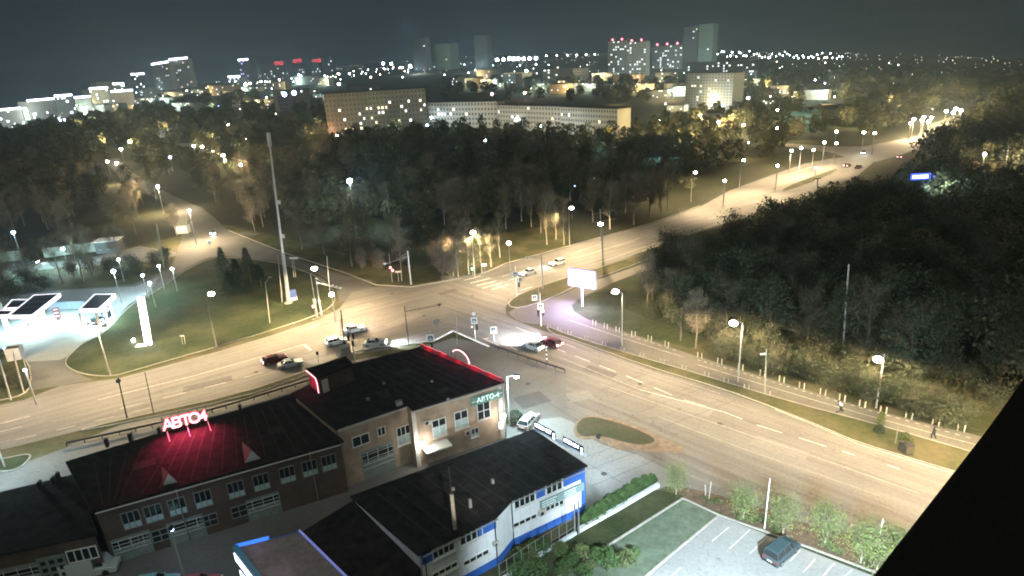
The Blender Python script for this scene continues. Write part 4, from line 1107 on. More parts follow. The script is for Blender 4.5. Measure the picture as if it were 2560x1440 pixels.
left_w = [((473, 526), 11, 13000, 'warm lamp over the wide side road mouth'), ((394, 466), 11, 15000, 'warm lamp where the side road narrows between trees'),
          ((291, 408), 11, 13000, 'warm lamp at the bend of the old side street'), ((268, 404), 8, 0, 'small warm lamp left of the bend lamp'),
          ((302, 373), 9, 5000, 'warm lamp behind the bend on the old street'), ((323, 354), 9, 0, 'small lamp above the old street with a thin pole'),
          ((484, 365), 8, 5000, 'lamp at the left end of the row by the long low roofs'), ((505, 367), 8, 0, 'second lamp in the row by the long low roofs'),
          ((533, 379), 8, 5000, 'third lamp in the row by the long low roofs'), ((558, 388), 8, 0, 'fourth lamp in the row by the long low roofs'),
          ((563, 400), 8, 4000, 'lamp just under the fourth lamp of the row'), ((602, 412), 8, 6000, 'lamp at the right end of the row by the low roofs'),
          ((571, 312), 9, 7000, 'bright warm lamp standing over low houses left of the tall mast'), ((613, 349), 8, 0, 'small warm lamp left of the tall mast top'),
          ((842, 338), 8, 7000, 'reddish lamp at the foot of the large apartment block'), ((1230, 235), 9, 9000, 'bright pinkish lamp above the long pale block'),
          ((1312, 232), 9, 8000, 'warm lamp with lit pole right of the pinkish lamp'), ((1797, 305), 9, 16000, 'very bright yellow lamp between trees and small houses'),
          ((1859, 312), 8, 3500, 'small lamp in the yellow lit garden'), ((1943, 320), 8, 4500, 'lamp in front of the yellow lit bush by the teal roof'),
          ((1943, 275), 8, 4000, 'warm lamp left of the teal garden roof'), ((1871, 245), 8, 6000, 'warm lamp right of the tall panel block'),
          ((1652, 300), 8, 6000, 'lamp in the yellow lit tree gap beyond the pale block'), ((1684, 228), 8, 9000, 'orange lamp lighting a tan house gable'),
          ((2462, 385), 9, 3500, 'yellow lamp in the dark yard near the far right car park'), ((1560, 300), 8, 3500, 'dim lamp by the end of the pale block')]
for hd, h, pw_, lb in left_w: lamp(hd, None, h, 'o' if 'red' in lb or 'pink' in lb or 'orange' in lb else 'w', pw_ * 6, lb, None, .4, near=False)
cool = [((874, 452), 17, 9000, 'c', 1.1, 'very bright cyan floodlight in the middle of the dark wood'), ((849, 226), 12, 5000, 'c', 1.4, 'bright white light on the corner of the large apartment block'),
        ((711, 235), 16, 2500, 'b', 1.6, 'left one of two blue glowing lamps beyond the wood'), ((735, 231), 16, 2500, 'b', 1.6, 'right one of two blue glowing lamps beyond the wood'),
        ((33, 581), 13, 1500, 'b', .6, 'bluish lamp in the dark trees at the far left'), ((157, 622), 6, 5200, 'c', .6, 'white yard lamp shining on a pale fence behind the station'),
        ((283, 678), 8, 2600, 'c', .6, 'bright lamp on a pole in the scrub behind the station'), ((374, 708), 6, 1100, 'c', .45, 'round lamp beside the station drive'),
        ((356, 688), 6, 500, 'c', .4, 'round lamp in the scrub left of the station drive'), ((397, 665), 6, 500, 'c', .4, 'round lamp at the foot of the tall roadside tree'),
        ((430, 672), 6, 900, 'c', .45, 'round lamp where the drive meets the side road'), ((296, 649), 6, 400, 'c', .35, 'small lamp above the scrub near the yard hut'),
        ((1079, 294), 9, 3800, 'c', 1.2, 'big white light at the joint of the two long blocks'), ((1291, 298), 8, 1600, 'c', .7, 'white lamp in front of the long pale block'),
        ((1352, 316), 7, 2500, 'c', .9, 'wide white light above the lit garden trees'), ((1068, 313), 7, 900, 'b', .6, 'bluish lamp below the big white light'),
        ((1777, 262), 8, 4000, 'c', 1.5, 'bright white light at the entrance of the panel block'), ((1808, 264), 8, 500, 'c', .6, 'small white light right of the panel block entrance'),
        ((62, 925), 6.5, 240, 'b', .30, 'bluish lamp on a pole in the corner lawn by the station exit'),
        ((425, 393), 8, 250, 'b', .5, 'violet lamp under the long low roofs'), ((1213, 351), 7, 500, 'b', .5, 'small blue lamp in the wood below the pale block'),
        ((2040, 420), 7, 0, 'c', .3, 'faint white lamp at the median end')]
for hd, h, pw_, cc, r_, lb in cool: lamp(hd, None, h, cc, pw_ * 4, lb, None, r_ * .75, near=False)
lamp((430, 1325), (462, 1448), 6.0, 'b', 260, 'short blue-white lamp in the yard before the brick building', None, .16)
lamp((1292, 942), (1274, 1064), 8.2, 'c', 13000, 'white lamp on a slim pole at the corner of the brick building', None, .3)
lamp((-4, 1095), (12, 1168), 7, 'c', 7000, 'cool lamp on the small kerbed lawn at the left edge', None, .25)
lamp((254, 808), (276, 938), 10.5, 'w', 34000, 'warm lamp pole on the lawn tip near the station', None, .3, spot=SP)
lamp((-230, 860), (-215, 1000), 10.5, 'w', 38000, 'warm street lamp on the main road left of the view', None, spot=SP)
lamp((2640, 1080), (2640, 1230), 10.5, 'w', 80000, 'warm street lamp at the right end of the street outside the view', None, spot=SP)
c = at(335, 857); r = empty('garden_globe', c, 0, 'small white globe light lying on the lawn left of the pylon', 'lamp')
MB().ball((0, 0, .55), .34, 10, 7).build('globe', EMC, r); MB().tube((0, 0, 0), (0, 0, .3), .1, n=8).build('stand', DARKM, r)
light('POINT', (0, -.6, .7), (.8, .9, 1), 60, r, .3)
# floodlight of the parking lot on the viewer's own wall, below the picture
def floodlight(loc, aim, power, col, spot, label):
    r = empty('floodlight', loc, 0, label, 'floodlight'); d = (Vector(aim) - Vector(loc)).normalized()
    ax = (d.orthogonal().normalized(), d.cross(d.orthogonal().normalized()), d)
    MB().box((0, 0, 0), (.6, .5, .2), ax=ax).build('housing', DARKM, r); MB().box(d * .12, (.5, .4, .04), ax=ax).build('glass', EMC, r)
    light('SPOT', d * .3, col, power, r, .2, spot=R_(spot), blend=.5, aim=d * 5)
pk = at(2010, 1400)
floodlight((22.0, 30.0, 16.0), (pk.x - 1, pk.y + 1, 0), 190000, (.80, .94, 1.0), 92, 'wall floodlight shining on the parking lot from below the view')
floodlight((6.0, 33.0, 14.0), (8, 58, 3), 34000, (.75, .92, 1), 74, 'wall floodlight shining on the blue and white building')
floodlight((-30.0, 36.0, 12.0), (-28, 60, 0), 1300, (.6, 1, .85), 110, 'wall floodlight shining over the yard of the brick building')
floodlight((-2.0, 34.0, 16.0), (-8, 76, 5), 24000, (1.0, .88, .72), 26, 'added unseen floodlight brightening the end of the brick building')  # added out of view to brighten the brick end wall evenly
# forecourt light at the corner of the blue building
floodlight((9.5, 67.0, 6.6), (16, 70, 0), 2800, (.72, .88, 1.0), 140, 'floodlight at the far corner of the blue and white building')
# ---------------------------------------------------------------- bare poles, masts, booms
def post(name, base, top, r0, r1, m, label, cat='pole', parts=None, hmax=None, group=None, lean=0.0):
    b = gp(*base); z = topz(b, top[1]) - b.z
    if hmax: z = min(z, hmax)
    r = empty(name, b, 0, label, cat, group)
    MB().tube((0, 0, 0), (0, 0, z), r0, r1, 8).build('pole', m, r)
    if parts: parts(r, z)
    if b.z == 0 and name != 'camera_mast': lean_to(r, b, z, top)
    return r, b, z
def boom(r, b, z0, px, py, m, heads=0, hm=None, rad=.07):
    q = at(px, py, z0 + .4) - b
    L = Vector((q.x, q.y, 0))
    if L.length > 9: q *= 9 / L.length
    e_ = Vector((q.x, q.y, z0 + .35))
    MB().tube((0, 0, z0), e_, rad, rad * .7, 6).build('boom', m, r)
    MB().tube((0, 0, z0 + 1.0), e_ * .45 + Vector((0, 0, z0 * .55 + .1)), rad * .35, n=4).build('stay', m, r)
    for k in range(heads):
        c = e_ * (1 - .16 * k) + Vector((0, 0, .16 * k * z0))
        c.z = z0 + .35
        MB().box((c.x, c.y, c.z + .12), (.55, .3, .32), rz=.5).build('camera', hm or m, r)
        MB().tube((c.x, c.y, c.z - .25), (c.x, c.y, c.z), .1, n=6).build('camera', hm or m, r)
rt, b, z = post('camera_mast', (1022, 862), (1018, 765), .11, .08, DARKM, 'dark mast with a thin boom standing on the near side of the junction', 'mast')
boom(rt, b, z - 1.1, 1098, 762, DARKM, 1)
rt, b, z = post('camera_mast', (1028, 711), (1025, 627), .22, .16, STEEL, 'thick pale mast with boom at the forest corner, right of the red signal', 'mast')
boom(rt, b, z - 1.4, 962, 660, STEEL, 1)
rt, b, z = post('camera_mast', (1357, 722), (1354, 633), .15, .11, PGREY, 'mast with white lit camera heads at the corner verge', 'mast')
boom(rt, b, z - .9, 1316, 645, PGREY, 2, WHITE)
rt, b, z = post('camera_mast', (804, 788), (797, 695), .2, .13, CPOLE, 'pale mast with camera heads at the lawn corner beside the red signal', 'mast')
boom(rt, b, z - 1.0, 851, 721, WHITE, 3, WHITE, .11)
# tall telecom mast
def telecom(r, z):
    MB().tube((0, 0, 0), (0, 0, z * .32), .48, .38, 12).build('lower_tube', STEEL, r)
    MB().box((0, 0, z - 1.2), (.65, .65, 2.8), rz=.6).build('antenna', WHITE, r)
    for k in (.62, .42): MB().box((.5, 0, z * k), (.7, .3, .8)).build('antenna', WHITE, r)
    MB().tube((0, 0, .1), (0, 0, .5), 1.0, .8, 10).build('base_flange', KERB, r)
    MB().tube((-1.6, .4, 0), (-1.3, .4, 11.5), .14, .1, 8).build('side_pole', PGREY, r)
    for s in (.9, 1.9): MB().tube((1.1 + s * .4, 1.2, 6.0), (1.1 + s * .4, 1.2, 10.5), .06, n=4).build('drop_pipe', PGREY, r)
    MB().box((1.9, 1.2, 10.6), (1.9, .3, .3)).build('bracket', WHITE, r)
post('telecom_mast', (722, 758), (676, 333), .32, .18, WHITE, 'very tall grey telecom mast with antennas rising over the wood', 'mast', telecom)
c = at(735, 750); r = empty('equipment_cabinet', c, .3, 'blue and pale equipment cabinets at the foot of the telecom mast', 'cabinet')
MB().box((0, 0, 1.6), (1.4, .9, 1.8)).build('cabinet', mat('blue_cabinet', (.06, .10, .28), .5, var=.3), r); MB().box((0, 0, .35), (1.5, 1, .7)).build('plinth', WHITE, r); MB().box((-1, .3, 3.2), (.7, .5, 1.8)).build('upper_cabinet', TRIM, r)
def unlit(r, z):
    MB().tube((0, 0, z - .3), (.8, .2, z + .9), .05, n=5).build('arm', PGREY, r); MB().box((1.0, .25, z + .98), (.7, .25, .14)).build('lamp_head', FENCEW, r)
post('unlit_lamp_post', (675, 808), (666, 705), .12, .07, PGREY, 'unlit lamp post standing alone on the lawn', 'lamp post', unlit)
post('utility_pole', (1150, 1446), (1129, 1236), .26, .19, CPOLE, 'thick pale concrete pole in front of the blue and white building', 'pole',
     lambda r, z: (MB().tube((0, 0, z), (0, 0, z + 3.2), .06, .05, 6).build('mast_top', DARKM, r), [MB().tube((0, 0, 5 + k), (.9, .3, 4.4 + k), .03, n=4).build('bracket', DARKM, r) for k in range(2)]))
post('flag_pole', (1911, 1322), (1925, 1196), .07, .05, WHITE, 'slim white pole at the parking kerb between the first two trees', 'pole')
post('flag_pole', (2184, 1412), (2208, 1297), .07, .05, WHITE, 'slim white pole at the parking kerb in front of the brightest tree', 'pole')
post('utility_pole', (2104, 915), (2122, 660), .16, .12, PGREY, 'lone tall pale pole standing in the dark wood', 'pole')
post('utility_pole', (1912, 982), (1916, 872), .12, .09, PGREY, 'bare pole with a small bracket beside the second street lamp', 'pole', lambda r, z: MB().box((-.5, 0, z - .8), (.8, .3, .2)).build('bracket', WHITE, r))
post('utility_pole', (318, 1046), (295, 944), .10, .08, DARKM, 'dark pole with camera head at the left of two in the verge', 'pole', lambda r, z: MB().box((0, -.1, z - .5), (.5, .4, .5)).build('camera', DARKM, r))
post('utility_pole', (384, 1032), (362, 930), .07, .05, DARKM, 'thin dark pole right of the camera pole in the verge', 'pole')
post('utility_pole', (27, 1000), (0, 900), .14, .1, CPOLE, 'first pale pole at the station exit from the picture edge', 'pole')
post('utility_pole', (60, 983), (44, 880), .13, .1, CPOLE, 'second pale pole at the station exit with crooked top', 'pole')
post('utility_pole', (78, 970), (65, 885), .08, .06, FENCEW, 'thin white pole nearest the station exit drive', 'pole')
post('utility_pole', (410, 668), (403, 560), .3, .2, mat('pale_trunk', (.3, .28, .22), .9), 'pale trunk-like pole at the edge of the trees by the drive', 'pole')
post('wire_mast', (1508, 664), (1500, 522), .14, .1, PGREY, 'overhead wire mast with two cross arms by the upper road', 'mast',
     lambda r, z: [MB().tube((-1.5, .3, z - k), (4.0, 1.5, z - k + .2), .05, n=4).build('cross_arm', PGREY, r) for k in (1.2, 3.4)])
post('wire_mast', (826, 745), (817, 640), .09, .06, PGREY, 'thin mast crossing the boom at the lawn corner', 'mast')
post('wire_mast', (868, 925), (852, 775), .10, .07, DARKM, 'dark mast beside the black signals behind the brick building', 'mast',
     lambda r, z: MB().tube((-.1, 0, z - 1.4), (-1.2, .6, .4), .05, n=4).build('brace', DARKM, r))
post('utility_pole', (1143, 862), (1141, 792), .06, .05, PGREY, 'short grey post on the white kerb corner', 'pole')
post('utility_pole', (2043, 498), (2044, 446), .15, .12, DARKM, 'dark T-topped pole beside the far median', 'pole', lambda r, z: MB().box((0, 0, z), (2.4, .2, .2)).build('cross_arm', DARKM, r))
post('utility_pole', (2512, 447), (2515, 362), .2, .15, STEEL, 'tall pale pole by the far right car park', 'pole')
post('utility_pole', (1700, 566), (1697, 520), .09, .07, PGREY, 'thin pole on the near edge of the upper road', 'pole')
post('utility_pole', (1134, 690), (1130, 590), .12, .08, FENCEW, 'pale slim pole among the pinkish bushes left of the bright lamp', 'pole')
post('flag_pole', (1764, 1245), (1760, 1212), .06, .05, FENCEW, 'short pale stake in the soil bed', 'pole'); post('flag_pole', (1772, 1250), (1778, 1204), .05, .05, FENCEW, 'leaning pale stake beside the short one', 'pole')
# wires between the masts
def wire(a, b, za, zb, sag, label):
    A = at(*a); B = at(*b); pts = []
    for i in range(13):
        t = i / 12; p = A.lerp(B, t); pts.append((p.x - A.x, p.y - A.y, za + (zb - za) * t - sag * 4 * t * (1 - t)))
    r = empty('overhead_wire', A, 0, label, 'wire'); MB().path(pts, .022, 4).build('wire', DARKM, r)
wire((722, 758), (826, 745), 7.5, 8.0, .3, 'overhead wire from the telecom mast to the thin mast'); wire((826, 745), (1028, 711), 8, 7, .6, 'overhead wire from the thin mast to the pale camera mast')
wire((1555, 865), (1912, 982), 7.2, 6.2, .5, 'overhead wire from the billboard lamp to the bare pole'); wire((1507, 664), (1727, 506), 8.5, 8.5, .7, 'overhead wire along the upper road')
wire((868, 925), (794, 793), 8, 7, .5, 'overhead wire from the dark mast to the red signal')
# ---------------------------------------------------------------- signals and signs
RLIT = emis('red_signal_light', (1, .18, .20), 16, True); GLIT = emis('green_signal_light', (.45, 1.0, .85), 7)
PEDY = mat('sign_yellow_green', (.62, .62, .45), .5)
def signal(r, x, y, z, lit=None, rz=0.0):
    c, s = math.cos(rz), math.sin(rz)
    MB().box((x, y, z), (.36, .26, 1.1), rz=rz).build('signal_head', BLACK, r)
    for k in range(3):
        q = (x + .14 * s, y - .14 * c, z + .35 - k * .35)
        l = (lit == 'r' and k == 0) or (lit == 'g' and k == 2)
        MB().ball(q, .13 if not l else .24, 8, 5, sz=1).build('lens', (RLIT if lit == 'r' else GLIT) if l else GLASSD, r)
def pedsign(r, x, y, z, s=.9, rz=0.0, m=SIGNW):
    ca, sa = math.cos(rz), math.sin(rz)
    def B(dx, dz, out, w, h, mm, nm, par): return MB().box((x + dx * ca + out * sa, y + dx * sa - out * ca, z + dz), (w, .03, h), rz=rz).build(nm, mm, par)
    p = B(0, 0, .12, s * 1.35, s * 1.5, m, 'sign_board', r); B(0, 0, .16, s * .88, s * .95, SIGNB, 'blue_panel', p)
    w_ = s * .36; c = Vector((x + .19 * sa, y - .19 * ca, z)); u = Vector((ca, sa, 0))
    MB().add([c - u * w_ - Vector((0, 0, w_)), c + u * w_ - Vector((0, 0, w_)), c + Vector((0, 0, w_))], [(0, 1, 2)]).build('white_triangle', SIGNW, p)
    f = MB(); n_ = Vector((sa, -ca, 0)) * .02
    f.ball(c + n_ + Vector((0, 0, w_ * .38)), s * .06, 6, 4); f.tube(c + n_ + Vector((0, 0, w_ * .25)), c + n_ - Vector((0, 0, w_ * .25)), s * .05, n=5)
    f.tube(c + n_ - Vector((0, 0, w_ * .2)), c + n_ + u * s * .14 - Vector((0, 0, w_ * .9)), s * .04, n=5); f.tube(c + n_ - Vector((0, 0, w_ * .2)), c + n_ - u * s * .14 - Vector((0, 0, w_ * .9)), s * .04, n=5)
    f.build('pedestrian_figure', BLACK, p)
def sigpost(base, h_, label, sigs=(), peds=(), r0=.06, m=PGREY, name='traffic_signal', cat='traffic light'):
    b = at(*base); r = empty(name, b, 0, label, cat)
    MB().tube((0, 0, 0), (0, 0, h_), r0 * 1.2, r0, 7).build('pole', m, r)
    for s in sigs: signal(r, *s)
    for p in peds: pedsign(r, *p)
    return r
sigpost((981, 706), 7.6, 'red lit traffic signal on a thin pole at the forest corner', [(0, -.25, 3.6, 'r'), (.5, -.3, 2.9, 'r')])
b = at(997, 705); r = empty('route_sign', b, 0, 'small pale direction plate beside the red signal at the forest corner', 'sign'); MB().tube((0, 0, 0), (0, 0, 2.8), .05, n=5).build('post', PGREY, r); MB().box((.2, -.1, 2.7), (1.6, .06, .4)).build('sign_board', FENCEW, r)
light('POINT', tuple(at(981, 706) + Vector((0, -1.2, 4.0))), (1, .08, .08), 90, None, .15)
sigpost((790, 792), 3.4, 'red lit traffic signal with a box above it at the lawn corner', [(-.1, -.2, 2.2, 'r')], [], .06)
b = at(790, 792); r = empty('signal_box', b + Vector((.1, .3, 3.5)), 0, 'pale control box over the lawn corner signal', 'box'); MB().box((0, 0, 0), (.6, .4, .9)).build('body', STEEL, r); MB().box((0, 0, .5), (.7, .5, .08)).build('lid', FENCEW, r)
sigpost((887, 902), 8.2, 'pair of black traffic signals behind the brick building chimney', [(-.45, -.2, 4.7), (.45, -.2, 4.9), (.2, -.25, 3.6)], [], .07)
b = at(890, 905)
r = sigpost((1189, 848), 6.8, 'pedestrian crossing sign and dark signal on the white kerb corner', [(.45, -.2, 2.6)], [(0, 0, 3.9, .85)], .07, PGREY)
MB().tube((0, -.2, 5.3), (0, -.1, 5.3), .35, n=12).build('round_sign', SIGNW, r); MB().ball((-.5, -.3, 2.7), .2, 8, 6).build('lamp', SIGNW, r)
sigpost((1236, 856), 3.0, 'low pedestrian crossing sign left of the two braking cars', [], [(0, 0, 2.6, .9)], .05, name='crossing_sign', cat='sign')
r = sigpost((1079, 872), 4.6, 'pedestrian crossing sign with a dark signal below on the near side of the junction', [(.15, -.2, .9)], [(0, 0, 2.2, 1.0)], .05, name='crossing_sign', cat='sign')
MB().box((1.4, -.1, 5.4), (1.0, .06, 1.0)).build('direction_plate', mat('dull_sign', (.33, .32, .27), .6), r); MB().tube((0, 0, 5.0), (1.2, 0, 5.0), .04, n=5).build('arm', PGREY, r); MB().tube((0, 0, 4.5), (0, 0, 6.3), .05, n=6).build('pole', PGREY, r)
sigpost((1292, 742), 7.2, 'tall pole with a crossing sign at the curved corner verge', [], [(-.1, 0, 5.4, .8, 0, PEDY)], .06, WHITE, name='crossing_sign', cat='sign')
sigpost((1303, 738), 4.2, 'dark signal with crossing sign beside the tall pole at the curved corner', [(-.4, -.2, 2.6)], [(0, 0, 3.7, .7, 0, PEDY)], .05)
r = sigpost((1353, 815), 7.0, 'white pole with crossing sign and red man signal at the lit plaza corner', [(.45, -.2, 2.9, 'r')], [(0, 0, 4.2, .85)], .09, WHITE)
sigpost((1348, 772), 4.8, 'crossing sign on an arm at the back of the plaza', [], [(-.9, 0, 2.6, .85)], .05, name='crossing_sign', cat='sign')
sigpost((1182, 690), 3.4, 'green lit pedestrian signal below the bright birch lamp', [(0, -.2, 2.3, 'g')], [], .06)
b = at(1212, 682); r = empty('lit_plate', b, 0, 'small greenish plate on a post at the forest edge', 'sign'); MB().tube((0, 0, 0), (0, 0, 2.0), .05, n=5).build('post', PGREY, r); MB().box((0, -.05, 2.1), (1.0, .06, .4)).build('sign_board', GLIT, r)
light('POINT', tuple(at(1190, 690) + Vector((0, -1.4, 2.6))), (.35, 1, .75), 160, None, .2)
b = at(798, 910); r = empty('short_sign', b, 0, 'small dark plate on a short post by the near kerb', 'sign'); MB().tube((0, 0, 0), (0, 0, 2.4), .04, n=5).build('post', PGREY, r); MB().box((0, -.05, 2.2), (.4, .06, .6)).build('sign_board', DARKM, r)
b = at(527, 622); r = empty('crossing_sign', b, 0, 'small white crossing sign on the wide side road mouth', 'sign'); MB().tube((0, 0, 0), (0, 0, 2.2), .05, n=5).build('post', PGREY, r); MB().box((0, -.05, 2.1), (1.0, .06, 1.0)).build('sign_board', SIGNW, r)
b = at(457, 862); r = empty('info_board', b, 0, 'low pale post pair with plate on the lawn', 'sign'); [MB().tube((s, 0, 0), (s, .3, 1.9), .05, n=5).build('post', FENCEW, r) for s in (0, .5)]; MB().box((.25, 0, 1.9), (.8, .06, .3)).build('sign_board', FENCEW, r)
# striped marker post near the guard rail
b = at(1367, 905); r = empty('striped_marker', b, 0, 'black and white striped marker post behind the two braking cars', 'marker post')
for k in range(6): MB().tube((0, 0, k * .42), (0, 0, k * .42 + .42), .11, n=8).build('band', BLACK if k % 2 == 0 else SIGNW, r)
MB().tube((0, -.12, 2.9), (0, -.05, 2.9), .38, n=14).build('round_sign', BLACK, r); MB().tube((0, -.15, 2.9), (0, -.13, 2.9), .2, n=12).build('disc', SIGNW, r)
# glowing billboard
pb = at(1456, 766); r = empty('billboard', pb, 0, 'bright glowing white billboard on a single leg above the plaza', 'billboard')
tl = Vector((-3.0, 0, 4.6)); bw = 6.0; rz_ = R_(-34)
MB().tube((0, 0, 0), (0, 0, 4.7), .26, .26, 10).build('leg', mat('pale_blue_leg', (.5, .52, .62), .5), r)
MB().box((0, 0, 6.3), (bw + .4, .45, 3.8), rz=rz_).build('frame', emis('billboard_painted_glow', (.50, .40, 1.0), 1.1), r)  # frame emission painted as the lilac glow round the screen
MB().box((.25 * math.sin(rz_), -.25 * math.cos(rz_), 6.3), (bw, .05, 3.4), rz=rz_).build('screen', emis('billboard_screen', (.92, .86, 1.0), 5.0, True), r)
for s in (-2.3, 0, 2.3): MB().tube((s * math.cos(rz_), s * math.sin(rz_), 8.15), (s * math.cos(rz_) + .8 * math.sin(rz_), s * math.sin(rz_) - .8 * math.cos(rz_), 8.5), .05, n=4).build('floodlight_arm', DARKM, r)
light('AREA', (.6 * math.sin(rz_), -.6 * math.cos(rz_), 6.0), (.60, .50, 1.0), 13000, r, aim=(.6 * math.sin(rz_) * 8, -.6 * math.cos(rz_) * 8, 0), sx=5.5, sy=3.2)
# waste bins and a fallen branch heap by the lower right street
for px, py, w_, lb in [(2256, 1128, .8, 'smaller dark bin beside the street kerb at the lower right'), (2268, 1134, 1.1, 'larger dark ribbed bin beside the street kerb at the lower right')]:
    b = at(px, py); r = empty('waste_bin', b, .2, lb, 'bin'); MB().box((0, 0, .65), (w_, .7, 1.2)).build('body', mat('brown_bin', (.05, .045, .03), .7), r); MB().box((0, 0, 1.3), (w_ + .08, .8, .08)).build('lid', DARKM, r)
sigpost((2238, 1110), 2.6, 'small round sign on a thin post in the lower right verge', [], [], .04, name='round_sign_post', cat='sign')
b = at(2238, 1110); 
# ---------------------------------------------------------------- cars
TAIL = emis('tail_light', (1.0, .50, .52), 16); HEADL = emis('head_light', (.95, .97, 1.0), 26); DIMT = mat('tail_lens', (.25, .02, .02), .3); DIMH = mat('head_lens', (.6, .62, .64), .2)
def car_body_mesh(L, Wd, H, kind):
    # profile (x along length from rear to front, z), lower body and greenhouse, lofted over width
    hl = L / 2
    if kind == 'sedan': low = [(-hl, .42), (-hl, .78), (-hl * .93, .92), (-hl * .62, .98), (hl * .28, .94), (hl * .86, .80), (hl * .98, .66), (hl, .42)]
    elif kind == 'van': low = [(-hl, .45), (-hl, .95), (-hl * .98, 1.05), (-hl * .5, 1.08), (hl * .45, 1.05), (hl * .88, .92), (hl * .99, .74), (hl, .45)]
    else: low = [(-hl, .42), (-hl, .80), (-hl * .97, .95), (-hl * .6, .98), (hl * .3, .96), (hl * .84, .84), (hl * .98, .68), (hl, .42)]
    w = Wd / 2
    prof = [(-hl * .98, .24)] + low + [(hl * .98, .24)]
    secs = [(-w, .0, .86), (-w * .97, .0, 1), (w * .97, 0, 1), (w, 0, .86)]
    vs, fs = [], []
    n = len(prof)
    for (y, _, k) in [(-w, 0, .93), (-w * .93, 0, 1.0), (w * .93, 0, 1.0), (w, 0, .93)]:
        for x, z in prof: vs.append((x * (.975 if abs(y) == w else 1), y, .24 + (z - .24) * k if z > .24 else z))
    for j in range(3):
        for i in range(n - 1):
            a = j * n + i; fs.append((a, a + 1, a + n + 1, a + n))
        fs.append((j * n + n - 1, j * n, j * n + n, j * n + 2 * n - 1))
    fs.append(tuple(range(n - 1, -1, -1))); fs.append(tuple(range(3 * n, 4 * n)))
    return vs, fs
def greenhouse(L, Wd, H, kind):
    hl = L / 2; w = Wd / 2
    if kind == 'sedan': b = (-hl * .72, hl * .34); t = (-hl * .38, hl * .06)
    elif kind == 'van': b = (-hl * .97, hl * .52); t = (-hl * .88, hl * .22)
    else: b = (-hl * .93, hl * .36); t = (-hl * .72, hl * .05)
    zb = 1.0 if kind == 'van' else .93
    return b, t, zb
def make_car(label, px, py, heading_px, paint, kind='sedan', L=4.4, Wd=1.78, H=1.45, head=False, tail=False, beam=0, group=None, name='car', cat='car'):
    c = at(px, py); q = at(*heading_px) - c; rz = math.atan2(q.y, q.x)
    r = empty(name, c, rz, label, cat, group)
    vs, fs = car_body_mesh(L, Wd, H, kind)
    mm = mat(paint[0], paint[1], .28, paint[2] if len(paint) > 2 else .2, coat=.6)
    MB().add(vs, fs).build('body', mm, r)
    b, t, zb = greenhouse(L, Wd, H, kind); w = Wd / 2
    def ring(x0, x1, ww, z): return [(x0, -ww, z), (x1, -ww, z), (x1, ww, z), (x0, ww, z)]
    a = ring(b[0], b[1], w * .92, zb); k = ring(t[0], t[1], w * .74, H)
    MB().add(a + k, [(0, 1, 5, 4), (1, 2, 6, 5), (2, 3, 7, 6), (3, 0, 4, 7)]).build('window', GLASSD, r)
    rt = ring(t[0] - .08, t[1] + .06, w * .76, H - .03) + ring(t[0] + .1, t[1] - .1, w * .70, H + .035)
    MB().add(rt, [(3, 2, 1, 0), (4, 5, 6, 7), (0, 1, 5, 4), (1, 2, 6, 5), (2, 3, 7, 6), (3, 0, 4, 7)]).build('roof', mm, r)
    pl = MB()
    for s in (-1, 1):
        for fb, ft in ((0, 0), (1, 1), (.47, .45), (.8, .78)):
            pl.tube((b[0] + (b[1] - b[0]) * fb, s * w * .93, zb - .02), (t[0] + (t[1] - t[0]) * ft, s * w * .75, H), .035, n=4)
    pl.build('pillar', mm, r)
    for x in (-L * .31, L * .31):
        for s in (-1, 1):
            wh = MB().tube((x, s * (w - .2), .32), (x, s * (w + .015), .32), .32, n=14).build('wheel', RUBBER, r)
            MB().tube((x, s * (w + .0), .32), (x, s * (w + .03), .32), .2, n=10).build('rim', STEEL, wh)
    for s in (-1, 1):
        MB().box((L / 2 - .05, s * w * .68, .66), (.16, .38, .17)).build('headlight', HEADL if head else DIMH, r)
        MB().box((-L / 2 + .03, s * w * .76, .78), (.12, .30, .24)).build('tail_light', TAIL if tail else DIMT, r)
        MB().box((b[1] - .12, s * (w + .07), zb + .06), (.14, .16, .12)).build('wing_mirror', mm, r)
    MB().box((L / 2 - .02, 0, .42), (.1, Wd * .7, .2)).build('bumper', BLACK, r); MB().box((-L / 2 + .02, 0, .42), (.1, Wd * .8, .22)).build('bumper', BLACK, r)
    MB().box((-L / 2 - .01, 0, .62), (.04, .52, .12)).build('number_plate', SIGNW, r)
    if beam:
        for s in (-1, 1): light('SPOT', (L / 2 + .12, s * w * .66, .68), (.86, .94, 1), beam * 11, r, .06, spot=R_(80), blend=.9, aim=(L / 2 + 11, s * 1.0, -.9))
    if tail: light('POINT', (-L / 2 - .5, 0, .7), (1, .12, .12), 16, r, .1)
    return r
SIL = ('silver_paint', (.50, .53, .54), .4); WHT = ('white_car_paint', (.72, .72, .70), 0); DRD = ('dark_red_paint', (.10, .018, .02), .2); DGR = ('dark_grey_paint', (.045, .055, .06), .3); BLU = ('dark_teal_paint', (.05, .085, .10), .3)
make_car('dark red hatchback with lit rear lamp, ahead of the silver car at lower left', 688, 905, (760, 885), DRD, 'hatch', tail=True)
make_car('silver car driving behind the dark red hatchback on the lower left road', 727, 916, (800, 898), SIL, 'sedan', beam=30)
make_car('white car in the row waiting left of the junction, nearest the signals', 842, 860, (910, 844), WHT, 'hatch', 4.2)
make_car('white car in the far lane left of the junction', 886, 829, (950, 815), WHT, 'sedan', beam=60, head=False)
make_car('silver car throwing a bright headlight beam along the near kerb', 938, 864, (1010, 858), SIL, 'sedan', head=True, beam=1500)
make_car('pale car with bright lamps entering the junction at the crossing', 1322, 686, (1262, 702), WHT, 'sedan', head=True, beam=260)
make_car('white hatchback behind the pale car on the upper right road', 1395, 661, (1335, 676), WHT, 'hatch', 4.3, head=True, beam=420)
